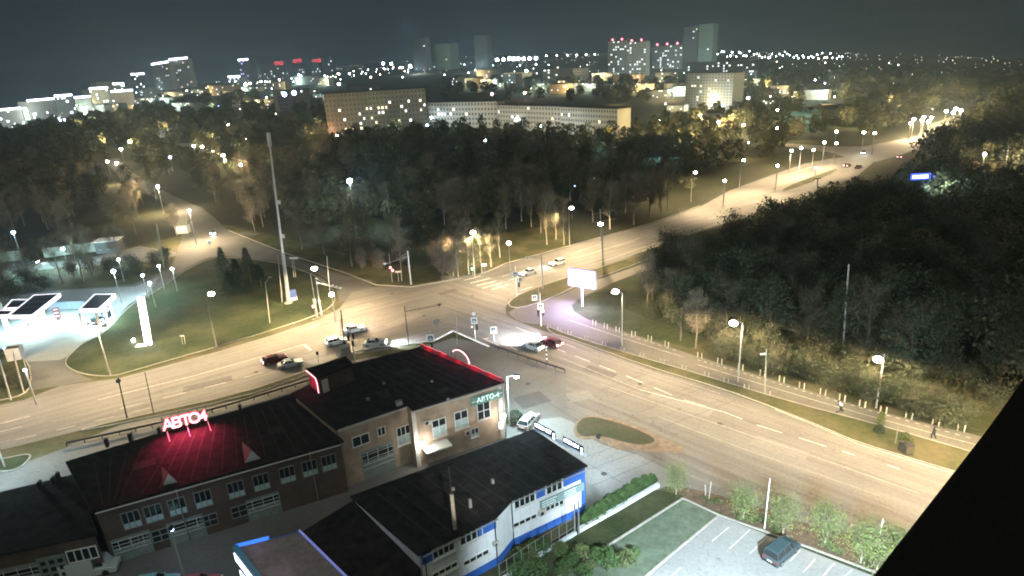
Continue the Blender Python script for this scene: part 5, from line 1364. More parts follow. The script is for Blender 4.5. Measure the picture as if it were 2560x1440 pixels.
make_car('grey car braking with headlights on, left of two on the lower right street', 1334, 872, (1290, 855), SIL, 'sedan', head=True, tail=True, beam=2400)
make_car('dark red car braking with headlights on, right of two on the lower right street', 1378, 863, (1330, 846), DRD, 'hatch', head=True, tail=True, beam=2400)
make_car('silver hatchback parked behind the corner of the brick building', 1322, 1060, (1352, 1026), ('parked_silver', (.42, .44, .42), .4), 'hatch')
make_car('dark estate van parked alone on the bluish parking lot', 1953, 1388, (1985, 1360), BLU, 'van', 4.5, 1.8, 1.75)
make_car('dark car standing under the smaller station canopy', 246, 806, (272, 786), DGR, 'hatch', 4.0)
make_car('oncoming car with bright headlamps on the side road mouth', 533, 585, (532, 640), DGR, 'sedan', head=True, beam=160)
make_car('car with bright lamps on the street behind the station', 75, 662, (110, 658), DGR, 'sedan', head=True, beam=400)
make_car('dark car with red lamps queuing at the far junction, left one', 2118, 417, (2150, 405), DRD, 'sedan', tail=True)
make_car('dark car queuing at the far junction, right one', 2146, 421, (2175, 408), DGR, 'sedan')
make_car('oncoming car with bluish headlamps at the far junction', 2158, 384, (2140, 410), DGR, 'sedan', head=True, beam=260)
make_car('car with red rear lamps climbing the far right road', 2250, 395, (2300, 360), DGR, 'hatch', tail=True)
make_car('dark vehicle parked at the left edge by the station exit', 4, 888, (40, 876), DGR, 'hatch')
# light truck and two car roofs in the yard
b = at(232, 1432); rz = math.atan2(*(lambda q: (q.y, q.x))(at(300, 1418) - b)); r = empty('light_truck', b, rz, 'pale light truck parked before the brick building at the lower left', 'truck')
TP = mat('dull_white_truck', (.42, .46, .42), .5)
MB().box((-1.0, 0, 1.45), (3.2, 1.9, 1.7)).build('cargo_box', TP, r)
vs, fs = car_body_mesh(5.4, 1.85, 1.5, 'van'); MB().add(vs, fs).build('chassis', TP, r)
MB().add([(.7, -.85, 1.0), (2.0, -.85, 1.0), (2.0, .85, 1.0), (.7, .85, 1.0), (.75, -.75, 1.85), (1.5, -.75, 1.85), (1.5, .75, 1.85), (.75, .75, 1.85)], [(3, 2, 1, 0), (4, 5, 6, 7), (0, 1, 5, 4), (1, 2, 6, 5), (2, 3, 7, 6), (3, 0, 4, 7)]).build('cab', TP, r)
MB().box((1.15, 0, 1.45), (.75, 1.72, .4)).build('window', GLASSD, r)
for x in (-1.6, 1.6):
    for s in (-.85, .85): MB().tube((x, s - .1, .36), (x, s + .1, .36), .36, n=12).build('wheel', RUBBER, r)
for s in (-.6, .6): MB().box((2.68, s, .8), (.1, .35, .2)).build('headlight', DIMH, r)
make_car('teal car whose roof just shows at the bottom edge', 392, 1470, (430, 1464), ('teal_paint', (.20, .42, .42), .2), 'hatch')
make_car('red car whose roof just shows at the bottom edge', 500, 1472, (540, 1466), ('red_paint', (.42, .10, .11), .2), 'hatch')
# ---------------------------------------------------------------- people
def person(px, py, h, rz, label, coat, legs, pose='walk', pale=None):
    b = at(px, py); r = empty('person', b, rz, label, 'person')
    k = h / 1.75
    me = bpy.data.meshes.new('body')
    if pose == 'walk':
        J = [(0, 0, .95), (0, 0, 1.2), (0, .02, 1.45), (0, .02, 1.53), (0, .03, 1.66), (.1, 0, .9), (.12, .22, .5), (.12, .10, .08), (.12, .28, .05), (-.1, 0, .9), (-.12, -.05, .5), (-.12, -.34, .12), (-.12, -.22, .03), (.2, 0, 1.42), (.25, -.12, 1.15), (.24, -.02, .92), (-.2, 0, 1.42), (-.25, .14, 1.15), (-.24, .30, 1.0)]
    elif pose == 'bend':
        J = [(0, -.1, .9), (0, .12, 1.12), (0, .38, 1.3), (0, .44, 1.36), (0, .52, 1.44), (.1, -.08, .86), (.13, .16, .5), (.13, .0, .08), (.13, .2, .05), (-.1, -.08, .86), (-.13, -.1, .45), (-.13, -.3, .08), (-.13, -.12, .04), (.2, .36, 1.26), (.26, .48, 1.0), (.24, .6, .85), (-.2, .36, 1.26), (-.26, .44, 1.0), (-.24, .62, .9)]
    else:
        J = [(0, 0, .95), (0, 0, 1.2), (0, 0, 1.45), (0, 0, 1.53), (0, .01, 1.66), (.1, 0, .9), (.11, .02, .5), (.11, 0, .06), (.12, .16, .04), (-.1, 0, .9), (-.11, .02, .5), (-.11, 0, .06), (-.12, .16, .04), (.2, 0, 1.42), (.25, 0, 1.15), (.24, .06, .92), (-.2, 0, 1.42), (-.25, 0, 1.15), (-.24, .06, .92)]
    E = [(0, 1), (1, 2), (2, 3), (3, 4), (0, 5), (5, 6), (6, 7), (7, 8), (0, 9), (9, 10), (10, 11), (11, 12), (2, 13), (13, 14), (14, 15), (2, 16), (16, 17), (17, 18)]
    Rr = [.15, .15, .16, .07, .115, .10, .07, .05, .045, .10, .07, .05, .045, .075, .055, .04, .075, .055, .04]
    me.from_pydata([(x * k, y * k, z * k) for x, y, z in J], E, [])
    o = bpy.data.objects.new('body', me); C.objects.link(o); o.parent = r
    me.materials.append(coat)
    md = o.modifiers.new('skin', 'SKIN')
    for i, rr in enumerate(Rr):
        me.skin_vertices[0].data[i].radius = (rr * k, rr * k * .85)
    me.skin_vertices[0].data[0].use_root = True
    md.use_smooth_shade = True
    sd = o.modifiers.new('sub', 'SUBSURF'); sd.levels = 1; sd.render_levels = 1
    hd = J[4]; MB().ball((hd[0] * k, hd[1] * k - .02, hd[2] * k + .05), .125 * k, 10, 7, sz=1.05).build('hair', BLACK, r)
    lg = MB()
    for i0, i1 in ((5, 6), (6, 7), (9, 10), (10, 11)): lg.tube(Vector(J[i0]) * k, Vector(J[i1]) * k, (.115 if i0 in (5, 9) else .09) * k, .08 * k, 8)
    lg.build('trousers', legs, r)
    if pale:
        a, b2 = J[0], J[2]; MB().tube(Vector(a) * k, Vector(b2) * k, .2 * k, .22 * k, 9).build('shirt', pale, r)
    return r
CD = mat('dark_coat', (.03, .03, .032), .9); TR = mat('dark_trousers', (.02, .02, .025), .9); PB = mat('pale_blue_shirt', (.42, .46, .62), .8)
person(2332, 1096, 1.75, R_(100), 'person in dark clothes walking along the lower right pavement', CD, TR, 'walk')
r = person(2102, 1027, 1.7, R_(60), 'person in a pale blue top bending over a dark scooter on the pavement', TR, TR, 'bend', PB)
b = at(2098, 1030); r = empty('scooter', b, R_(20), 'small dark scooter next to the bending person on the pavement', 'scooter')
MB().box((0, 0, .16), (.9, .18, .06)).build('deck', BLACK, r); MB().tube((.45, 0, .15), (.55, 0, 1.05), .03, n=6).build('stem', BLACK, r); MB().tube((.55, -.25, 1.05), (.55, .25, 1.05), .025, n=6).build('handlebar', BLACK, r)
for x in (-.5, .52): MB().tube((x, -.04, .12), (x, .04, .12), .12, n=10).build('wheel', RUBBER, r)
person(1346, 792, 1.75, R_(170), 'person in black waiting beneath the crossing sign on the plaza', CD, TR, 'stand')
person(1447, 1284, 1.7, R_(30), 'person in dark clothing standing at the corner of the blue and white building', CD, TR, 'stand')
# ---------------------------------------------------------------- trees
def tree_meshes(seed, H=14, spread=3.6, trunk_r=.22, leafy=.5, twigs=1300, leaves=1300, lsize=.20, leafm=LEAFA, barkm=BARK, low=.25, up=.75, twm=None, tl=1.0):
    rg = random.Random(seed); tr = MB(); tips = []
    base_n = 6
    pts = [Vector((0, 0, 0))]; 
    for i in range(1, base_n + 1):
        pts.append(Vector((rg.gauss(0, .12) * i * .5, rg.gauss(0, .12) * i * .5, H * .93 * i / base_n)))
    for i in range(base_n):
        tr.tube(pts[i], pts[i + 1], trunk_r * (1 - i / (base_n + .6)), trunk_r * (1 - (i + 1) / (base_n + .6)), 6, cap=False)
    nb = 22
    for k in range(nb):
        t = low + (.97 - low) * (k + rg.random()) / nb; s = t * base_n; i = min(base_n - 1, int(s)); p = pts[i].lerp(pts[i + 1], s - i)
        a = rg.random() * 6.283; ln = spread * (1.15 - .8 * abs(t - .5)) * rg.uniform(.6, 1.1) * (1.0 if t < .85 else .6)
        d = Vector((math.cos(a), math.sin(a), up * rg.uniform(.6, 1.4))).normalized(); q = p
        r = trunk_r * .38 * (1 - t * .6)
        for j in range(3):
            q2 = q + d * ln / 3; tr.tube(q, q2, r, r * .6, 4, cap=False); r *= .6
            tips.append((q2, d.copy(), 1.0)); 
            if j: 
                d2 = (d + Vector((rg.gauss(0, .6), rg.gauss(0, .6), rg.gauss(.2, .3)))).normalized(); q3 = q2 + d2 * ln * .3; tr.tube(q2, q3, r * .8, r * .4, 3, cap=False); tips.append((q3, d2, .8))
            d = (d + Vector((rg.gauss(0, .2), rg.gauss(0, .2), rg.gauss(.18, .12)))).normalized(); q = q2
    tips.append((pts[-1], Vector((0, 0, 1)), 1))
    cr = MB(); V = []; F = []; MI = []
    for k in range(twigs):
        p, d, w = tips[rg.randrange(len(tips))]
        o = p + Vector((rg.gauss(0, .35), rg.gauss(0, .35), rg.gauss(0, .35))); dd = (d * .6 + Vector((rg.gauss(0, .6), rg.gauss(0, .6), rg.gauss(.35, .5)))).normalized()
        L = rg.uniform(.5, 1.3) * tl; sd = dd.cross(Vector((rg.random(), rg.random(), rg.random()))).normalized() * rg.uniform(.014, .035)
        n = len(V); V += [o - sd, o + sd, o + dd * L]; F.append((n, n + 1, n + 2)); MI.append(0)
    for k in range(leaves):
        p, d, w = tips[rg.randrange(len(tips))]
        sp = .75
        o = p + Vector((rg.gauss(0, sp), rg.gauss(0, sp), rg.gauss(.1, sp * .8))); s = lsize * rg.uniform(.5, 1.3)
        a = Vector((rg.gauss(0, 1), rg.gauss(0, 1), rg.gauss(0, 1))).normalized(); b = a.orthogonal().normalized(); c = a.cross(b)
        n = len(V); V += [o - b * s, o + c * s * .7, o + b * s, o - c * s * .7]; F.append((n, n + 1, n + 2, n + 3)); MI.append(1)
    cr.v = [tuple(v) for v in V]; cr.f = F; cr.m = MI
    return tr, cr
def tree_proto(name, seed, label, cat, group, leafm, barkm=BARK, twm=None, **kw):
    tr, cr = tree_meshes(seed, leafm=leafm, **kw)
    r = empty(name, (0, 0, 0), 0, label, cat, group)
    tr.build('trunk', barkm, r); cr.build('crown', [twm or TWIG, leafm], r)
    return r
PRO = {}
def proto(key, name, cat, n, **kw):
    PRO[key] = [tree_proto(name, hash_(key) + i, 'x', cat, None, **kw) for i in range(n)]
def hash_(s): return sum(ord(c) * (i + 7) for i, c in enumerate(s))
proto('bare', 'bare_tree', 'tree', 4, leafm=LEAFA, H=14, spread=3.2, twigs=2400, leaves=260, lsize=.14)
proto('dark', 'woodland_tree', 'tree', 5, leafm=LEAFB, barkm=BARKD, twm=TWIGD, H=14, spread=3.6, twigs=1400, leaves=1300, lsize=.22, low=.10)
proto('dbare', 'bare_tree', 'tree', 3, leafm=LEAFB, barkm=BARKD, twm=TWIGD, H=14, spread=3.4, twigs=2300, leaves=700, lsize=.18, low=.12)
proto('birch', 'birch_tree', 'tree', 2, leafm=LEAFA, barkm=BIRCH, H=14, spread=2.6, twigs=1700, leaves=500, lsize=.15, trunk_r=.17, up=1.1)
proto('bush', 'bush', 'bush', 2, twm=TWIGD, barkm=BARKD, leafm=mat('bush_leaves', (.030, .040, .016), .9, var=.35, scale=.6), H=4.0, spread=1.9, twigs=700, leaves=900, lsize=.15, trunk_r=.07, low=.08)
proto('pink', 'bare_bush', 'bush', 2, leafm=mat('pinkish_buds', (.34, .25, .19), .9, var=.2, scale=1), H=6.5, spread=2.0, twigs=2300, leaves=500, lsize=.10, trunk_r=.09, low=.05, up=1.3)
proto('park', 'young_tree', 'tree', 3, leafm=LEAFC, barkm=BIRCH, H=4.4, spread=1.35, twigs=800, leaves=2100, lsize=.105, trunk_r=.09, low=.16, up=1.4, tl=.6)
# conifers
def conifer(seed, H=9):
    rg = random.Random(seed); tr = MB().tube((0, 0, 0), (0, 0, H * .97), .16, .03, 6); cr = MB(); V = []; F = []
    for k in range(1500):
        t = rg.random() ** .8; z = .6 + (H - .6) * t; R = (1 - t) * 3.0 * rg.uniform(.3, 1.0) + .08; a = rg.random() * 6.283
        o = Vector((math.cos(a) * R, math.sin(a) * R, z - R * .25)); d = Vector((math.cos(a), math.sin(a), -.25)) * rg.uniform(.3, .6)
        sdx = Vector((-math.sin(a), math.cos(a), rg.gauss(0, .3))) * .15; n = len(V)
        V += [o - sdx, o + d, o + sdx]; F.append((n, n + 1, n + 2))
    cr.v = [tuple(v) for v in V]; cr.f = F; cr.m = [0] * len(F)
    return tr, cr
def place(key, x, y, z=0.0, s=1.0, label='', group=None, rnd=random, sz=None):
    P = PRO[key]; src = P[rnd.randrange(len(P))]
    if src.get('used'): r = copy_tree(src)
    else: r = src; src['used'] = 1; KID[src.name] = kids(src)
    r.location = (x, y, z); r.rotation_euler = (0, 0, rnd.random() * 6.28); q = s * rnd.uniform(.85, 1.15); r.scale = (q, q, q * (sz or rnd.uniform(.9, 1.12)))
    r['label'] = label
    if group: r['group'] = group
    elif 'group' in r: del r['group']
    if 'used' in r and r is not src: del r['used']
    return r
rt_ = random.Random(21)
def scatter(poly_px, n, key, label, group, s=1.0, mind=2.6, edge_first=True, avoid=()):
    P = [tuple(gp(*p)[:2]) for p in poly_px]
    x0, x1 = min(p[0] for p in P), max(p[0] for p in P); y0, y1 = min(p[1] for p in P), max(p[1] for p in P)
    pts = []; tries = 0
    while len(pts) < n and tries < 40000:
        tries += 1; x, y = rt_.uniform(x0, x1), rt_.uniform(y0, y1)
        if not inpoly(x, y, P): continue
        if any((x - a) ** 2 + (y - b) ** 2 < mind ** 2 for a, b in pts): continue
        pts.append((x, y))
    for x, y in pts:
        k = key if isinstance(key, str) else rt_.choice(key)
        place(k, x, y, tz(x, y), s, label, group, rt_)
    return pts
# right wood: a front row along the pavement, then a deeper mass
scatter([(1650, 730), (1700, 715), (1760, 690), (1900, 640), (2010, 605), (2110, 575), (2240, 560), (2330, 620), (2560, 780), (2560, 1090), (2400, 1060), (2200, 985), (1980, 925), (1820, 885), (1740, 860), (1700, 790)], 118, ['dark', 'dark', 'dbare', 'dbare'],
        'dark woodland tree in the wood right of the street, behind the pavement fence', 'trees of the right hand wood', .95, 3.4)
scatter([(1600, 735), (1650, 705), (1720, 720), (1800, 800), (1830, 885), (1740, 872), (1640, 836)], 17, ['bush', 'bare', 'dark', 'bare'], 'lamplit small tree at the wood edge right of the billboard lamp', 'small trees at the wood edge right of the billboard lamp', .8, 3)
scatter([(1660, 800), (1740, 850), (1820, 880), (1980, 920), (2200, 980), (2420, 1050), (2520, 1040), (2300, 930), (2000, 850), (1800, 800), (1700, 740)], 30, 'bush', 'dark undergrowth bush among the front trunks of the right hand wood', 'undergrowth of the right hand wood', 1.2, 2.6)
scatter([(1800, 905), (1900, 905), (2060, 955), (2200, 1005), (2420, 1068), (2380, 1078), (2200, 1024), (2060, 980), (1900, 932), (1800, 898)], 18, ['bush', 'bush', 'bush'], 'lamplit bush between the pavement fence and the dark wood', 'bushes along the pavement fence', 1.0, 2.0)
scatter([(1500, 760), (1560, 700), (1640, 690), (1700, 800), (1640, 840), (1560, 810)], 0, 'bush', 'x', None)
# middle wood north of the junction
scatter([(1180, 675), (1250, 652), (1390, 612), (1500, 585), (1620, 552), (1700, 525), (1690, 470), (1560, 480), (1380, 500), (1200, 520), (1100, 560), (1110, 660)], 44, ['bare', 'bare', 'birch'], 'lamplit bare tree at the edge of the middle wood along the upper road', 'bare trees along the upper road', 1.0, 3.0)
scatter([(720, 600), (780, 640), (880, 678), (960, 702), (1030, 706), (1080, 690), (1100, 600), (1200, 520), (1400, 480), (1600, 440), (1500, 400), (1200, 380), (900, 380), (720, 430), (700, 520)], 84, ['bare', 'dark', 'bare', 'bare'], 'tree in the dark middle wood behind the junction', 'trees of the middle wood', 1.0, 5)
scatter([(1085, 690), (1120, 696), (1150, 690), (1140, 660), (1090, 665)], 7, 'pink', 'pinkish bare bush at the forest edge left of the bright birch lamp', 'pinkish bushes left of the bright birch lamp', 1.0, 1.6)
scatter([(900, 676), (960, 690), (950, 660), (890, 650)], 4, 'pink', 'pale bare bush in the shade left of the red signal', 'pale bushes left of the red signal', .9, 2)
for px, py, lb in [(1172, 686, 'white stemmed birch just left of the bright lamp'), (1146, 692, 'thin birch among the pinkish bushes'), (1228, 668, 'greenish lit birch right of the bright lamp'), (1410, 612, 'pale birch with a leaning stem by the overhead wire mast'), (1205, 682, 'forked birch directly behind the bright lamp')]:
    q = at(px, py); place('birch', q.x, q.y, 0, .92, lb, None, rt_)
# trees between side road and telecom mast
scatter([(560, 560), (640, 592), (700, 618), (720, 560), (700, 470), (600, 440), (470, 455), (430, 475), (500, 510)], 26, ['bare', 'bare', 'dark'], 'tree between the side road and the telecom mast', 'trees between side road and telecom mast', .9, 4)
# left wood and the scrub round the station
scatter([(440, 625), (452, 560), (430, 520), (330, 460), (250, 430), (100, 420), (0, 450), (0, 600), (200, 620), (360, 630)], 38, ['dark', 'bare', 'bare'], 'tree of the dark wood left of the side road', 'trees of the left wood', .95, 5.5)
scatter([(0, 770), (0, 715), (150, 695), (330, 665), (420, 650), (400, 680), (320, 705), (150, 716)], 20, ['bush', 'bare', 'bush'], 'scrub tree on the strip behind the station', 'scrub behind the station', .95, 3.5)
scatter([(0, 985), (10, 930), (70, 930), (66, 980)], 4, 'bush', 'bush on the small lawn at the station exit', 'bushes at the station exit', .6, 1.5)
cp = []
for i, (px, py, h_, lb) in enumerate([(565, 700, 9, 'conifer with pointed top at the left of the lawn pair'), (628, 708, 9.5, 'conifer with pointed top at the right of the lawn pair'), (596, 712, 7, 'broader conifer between the two pointed ones'), (655, 722, 6.5, 'low conifer nearest the telecom mast'), (580, 735, 6, 'low dark conifer in front of the lawn pair')]):
    tr, cr = conifer(i + 3, h_); q = at(px, py); r = empty('conifer', q, 0, lb, 'tree'); tr.build('trunk', BARK, r); cr.build('crown', CONIF, r)
# parking lot trees
for px, py, s, lb in [(1857, 1297, .95, 'young leafy tree at the left end of the parking kerb'), (1957, 1335, 1.0, 'young leafy tree just right of the first slim white pole'), (2062, 1362, .95, 'young leafy tree behind the dark estate van'),
                      (2152, 1408, 1.15, 'brightest young tree, lit white in front of the second slim pole'), (2192, 1425, .95, 'young tree half behind the second slim pole'), (2232, 1395, .8, 'yellowish young tree at the dark roof edge'), (1690, 1236, .8, 'thin budding tree at the top corner of the green lot')]:
    q = at(px, py); place('park', q.x, q.y, 0, s, lb, None, rt_)
# conifer shrubs beside the blue building and overgrowth
def shrub(px, py, s, label, m=LEAFC, group=None, n=420, fl=1.0, seed=0):
    rg = random.Random(seed + int(px)); b = at(px, py); r = empty('shrub', b, 0, label, 'shrub', group); V = []; F = []
    for k in range(n):
        a = rg.random() * 6.283; ph = rg.random(); R = s * (.35 + .65 * rg.random()) * math.sqrt(max(.05, 1 - ph * ph)); o = Vector((math.cos(a) * R, math.sin(a) * R, .1 + ph * s * 1.3 * fl))
        q = .14 * s ** .3; d = Vector((rg.gauss(0, 1), rg.gauss(0, 1), rg.gauss(.6, .7))).normalized(); e2 = d.orthogonal().normalized() * q * .6; l = len(V)
        V += [o - e2, o + d * q * 1.6, o + e2]; F.append((l, l + 1, l + 2))
    c = MB(); c.v = [tuple(v) for v in V]; c.f = F; c.m = [0] * len(F); c.build('foliage', m, r)
    st = MB(); [st.tube((0, 0, 0), (rg.gauss(0, s * .3), rg.gauss(0, s * .3), s), .03, n=3) for _ in range(4)]; st.build('stem', BARK, r)
GRNS = mat('evergreen_shrub', (.045, .085, .025), .9, var=.4, scale=1.5)
for i, (px, py, s) in enumerate([(1478, 1300, 1.0), (1500, 1286, 1.0), (1524, 1268, 1.05), (1548, 1256, 1.0), (1570, 1240, .95), (1592, 1226, 1.0), (1612, 1214, .85), (1630, 1206, .7), (1462, 1312, .7)]):
    shrub(px, py, s, 'evergreen shrub in the row beside the pale kerb wall, right of the blue building', GRNS, 'evergreen shrubs beside the blue building', 700, 1.2, i)
for i, (px, py, s, lb) in enumerate([(2197, 1081, .8, 'dark low shrub in the verge between street and pavement'), (2262, 1104, .9, 'ragged low bush beside the thin sign post'), (2200, 1060, .6, 'yellow lit sapling bush by the pavement edge'), (1290, 1058, 1.5, 'dark shrub between the brick building and the parked silver car')]):
    shrub(px, py, s, lb, LEAFB if 'dark' in lb else LEAFA, None, 500, 1.0 if i != 2 else 2.4, i + 20)
for i in range(26):
    px = rt_.uniform(1290, 1590); py = rt_.uniform(1370, 1440)
    if py > 1290 + (1600 - px) * .28 or 1: shrub(px, py, rt_.uniform(.5, 1.3), 'overgrown bush in the green lot beside the blue building', GRNS if i % 3 else LEAFA, 'overgrown bushes of the green lot', 380, .8, i + 50)
for i in range(14):
    q = .5 + .5 * rt_.random(); t = rt_.random(); shrub(1740 + 470 * t, 1245 + 165 * t + rt_.uniform(-10, 14), q * .7, 'scruffy low plant in the soil bed under the parking trees', LEAFA, 'low plants of the soil bed', 200, .4, i + 90)
# low wall along the green lot, fence at the blue building
def wallrun(name, pts, h_, w_, m, label, cat):
    P = [at(*p) for p in pts]; o = P[0]; mb = MB()
    for a, b in zip(P, P[1:]):
        d = b - a; mb.box(((a.x + b.x) / 2 - o.x, (a.y + b.y) / 2 - o.y, h_ / 2), (d.length, w_, h_), rz=math.atan2(d.y, d.x))
    r = mb.build(name, m, None, loc=o); tag(r, label, cat)
wallrun('low_wall', [(1447, 1330), (1540, 1278), (1646, 1216)], .5, .45, mat('pale_low_wall', (.42, .46, .48), .8, var=.1), 'straight pale low wall running up beside the evergreen shrubs', 'wall')
wallrun('low_wall', [(1230, 1470), (1330, 1402), (1440, 1336)], .45, .3, mat('pale_low_wall', (.42, .46, .48), .8), 'low wall between the blue building and the green lot', 'wall')
P_ = [at(1250, 1452), at(1340, 1392), at(1436, 1332)]; r = empty('mesh_fence', P_[0], 0, 'thin post fence in front of the white facade of the blue building', 'fence')
for a, b in zip(P_, P_[1:]):
    for k in range(5):
        q = a.lerp(b, k / 5) - P_[0]; MB().tube(q, q + Vector((0, 0, 2.2)), .045, n=5).build('post', STEEL, r)
    for z in (.8, 2.1): MB().tube(a - P_[0] + Vector((0, 0, z)), b - P_[0] + Vector((0, 0, z)), .025, n=4).build('rail', STEEL, r)
for px in (1437, 1447): post('gate_post', (px, 1336), (px - 1, 1262 - (px - 1437)), .09, .08, STEEL, 'left steel gate post at the low wall corner' if px == 1437 else 'right steel gate post at the low wall corner', 'post')
# the rest of the woods: one mass of small trees
def woods():
    rg = random.Random(77); nr = np.random.RandomState(5)
    regs = [([(1700, 720), (1760, 690), (2000, 600), (2150, 560), (2260, 500), (2360, 470), (2450, 500), (2560, 520), (2700, 600), (2700, 1000), (2560, 1080), (2300, 760), (1900, 660)], 330),
            ([(700, 560), (700, 430), (900, 350), (1200, 340), (1500, 370), (1700, 420), (1820, 440), (1700, 500), (1400, 560), (1000, 640), (860, 660)], 330),
            ([(0, 560), (0, 340), (200, 310), (420, 290), (700, 310), (820, 350), (700, 430), (560, 470), (430, 450), (330, 420), (240, 420), (300, 560)], 300),
            ([(1500, 350), (1800, 300), (2000, 290), (2060, 340), (1930, 400), (1830, 430), (1640, 440), (1560, 400)], 120),
            ([(2200, 380), (2300, 330), (2560, 250), (2700, 260), (2700, 520), (2450, 440), (2330, 430)], 200),
            ([(2080, 340), (2110, 280), (2350, 230), (2560, 210), (2560, 240), (2380, 268), (2260, 320), (2120, 350)], 120),
            ([(820, 340), (800, 260), (600, 240), (420, 260), (200, 310), (420, 330)], 110),
            ([(1080, 250), (1080, 215), (1400, 205), (1700, 215), (1700, 260), (1400, 255)], 90),
            ([(1830, 270), (1830, 200), (2100, 190), (2500, 195), (2400, 240), (2100, 290)], 130)]
    V = []; F = []; cnt = 0; M_ = []
    RC = [tuple(gp(*p)[:2]) for p in [(2150, 395), (2240, 330), (2390, 262), (2490, 262), (2450, 310), (2330, 375), (2200, 418)]]
    for poly, n in regs:
        P = [tuple(gp(*p)[:2]) for p in poly]
        x0, x1 = min(p[0] for p in P), max(p[0] for p in P); y0, y1 = min(p[1] for p in P), max(p[1] for p in P)
        k = 0; t = 0
        while k < n and t < 20000:
            t += 1; x, y = rg.uniform(x0, x1), rg.uniform(y0, y1)
            if not inpoly(x, y, P) or inpoly(x, y, RC): continue
            k += 1; d = math.hypot(x, y); z = tz(x, y); H = rg.uniform(8, 15); R = rg.uniform(2.4, 4.5) * (1 + max(0, d - 250) / 900); nl = 420 if d < 260 else 240; ls = max(.3, d * .0017)
            if d > 420: H *= 1.0
            th = nr.rand(nl) * 6.283; u = nr.rand(nl) ** .5; zz = nr.rand(nl)
            rad = R * u * np.sqrt(np.clip(1 - (2 * zz - 1) ** 2 * .9, .05, 1))
            lob = 1 + .25 * np.sin(th * 3 + zz * 7 + nr.rand() * 6)
            c = np.stack([x + rad * lob * np.cos(th), y + rad * lob * np.sin(th), z + H * (.15 + .88 * zz)], 1)
            a = nr.randn(nl, 3); a /= np.linalg.norm(a, axis=1)[:, None]; b = np.cross(a, nr.randn(nl, 3)); b /= np.linalg.norm(b, axis=1)[:, None] + 1e-9
            s = ls * (.5 + nr.rand(nl))[:, None]
            tri = np.stack([c - a * s, c + a * s, c + b * s * 1.3], 1).reshape(-1, 3)
            V.append(tri); cnt += nl
    V = np.concatenate(V); nf = len(V) // 3
    me = bpy.data.meshes.new('woodland'); me.vertices.add(len(V)); me.vertices.foreach_set('co', V.ravel().astype(np.float32))
    me.loops.add(nf * 3); me.loops.foreach_set('vertex_index', np.arange(nf * 3, dtype=np.int32)); me.polygons.add(nf); me.polygons.foreach_set('loop_start', np.arange(0, nf * 3, 3, dtype=np.int32))
    me.materials.append(mat('far_foliage', (.040, .052, .026), .95, col2=(.11, .10, .05), scale=.06)); me.update(calc_edges=True)
    o = bpy.data.objects.new('woodland', me); C.objects.link(o); tag(o, 'dark mass of woodland trees filling the ground beyond the nearer trees', 'woods', None, 'stuff')
woods()

# ---------------------------------------------------------------- the town
CONCP = mat('pale_panel_wall', (.40, .38, .33), .85, var=.12, scale=.08); TANP = mat('tan_panel_wall', (.20, .18, .13), .85, var=.2, scale=.08)
GRNP = mat('grey_green_wall', (.31, .33, .30), .85, var=.12, scale=.05); DKW = mat('dark_far_wall', (.10, .11, .11), .9, var=.2, scale=.05); DKR = mat('dark_far_roof', (.03, .03, .03), .9)
TANH = mat('tan_house_wall', (.36, .28, .17), .85, var=.12, scale=.2); TEALR = mat('teal_roof', (.16, .30, .28), .6); 
WINW = emis('window_warm', (1, .86, .62), 2.2); WINC = emis('window_cool', (.88, .95, 1), 2.4); DKWIN = mat('dark_pane', (.085, .085, .08), .5)
LINE = emis('roofline_light', (.86, .86, 1.0), 7); ROWC = emis('row_light', (.8, .9, 1), 8); REDB = emis('red_beacon', (1, .12, .16), 14)
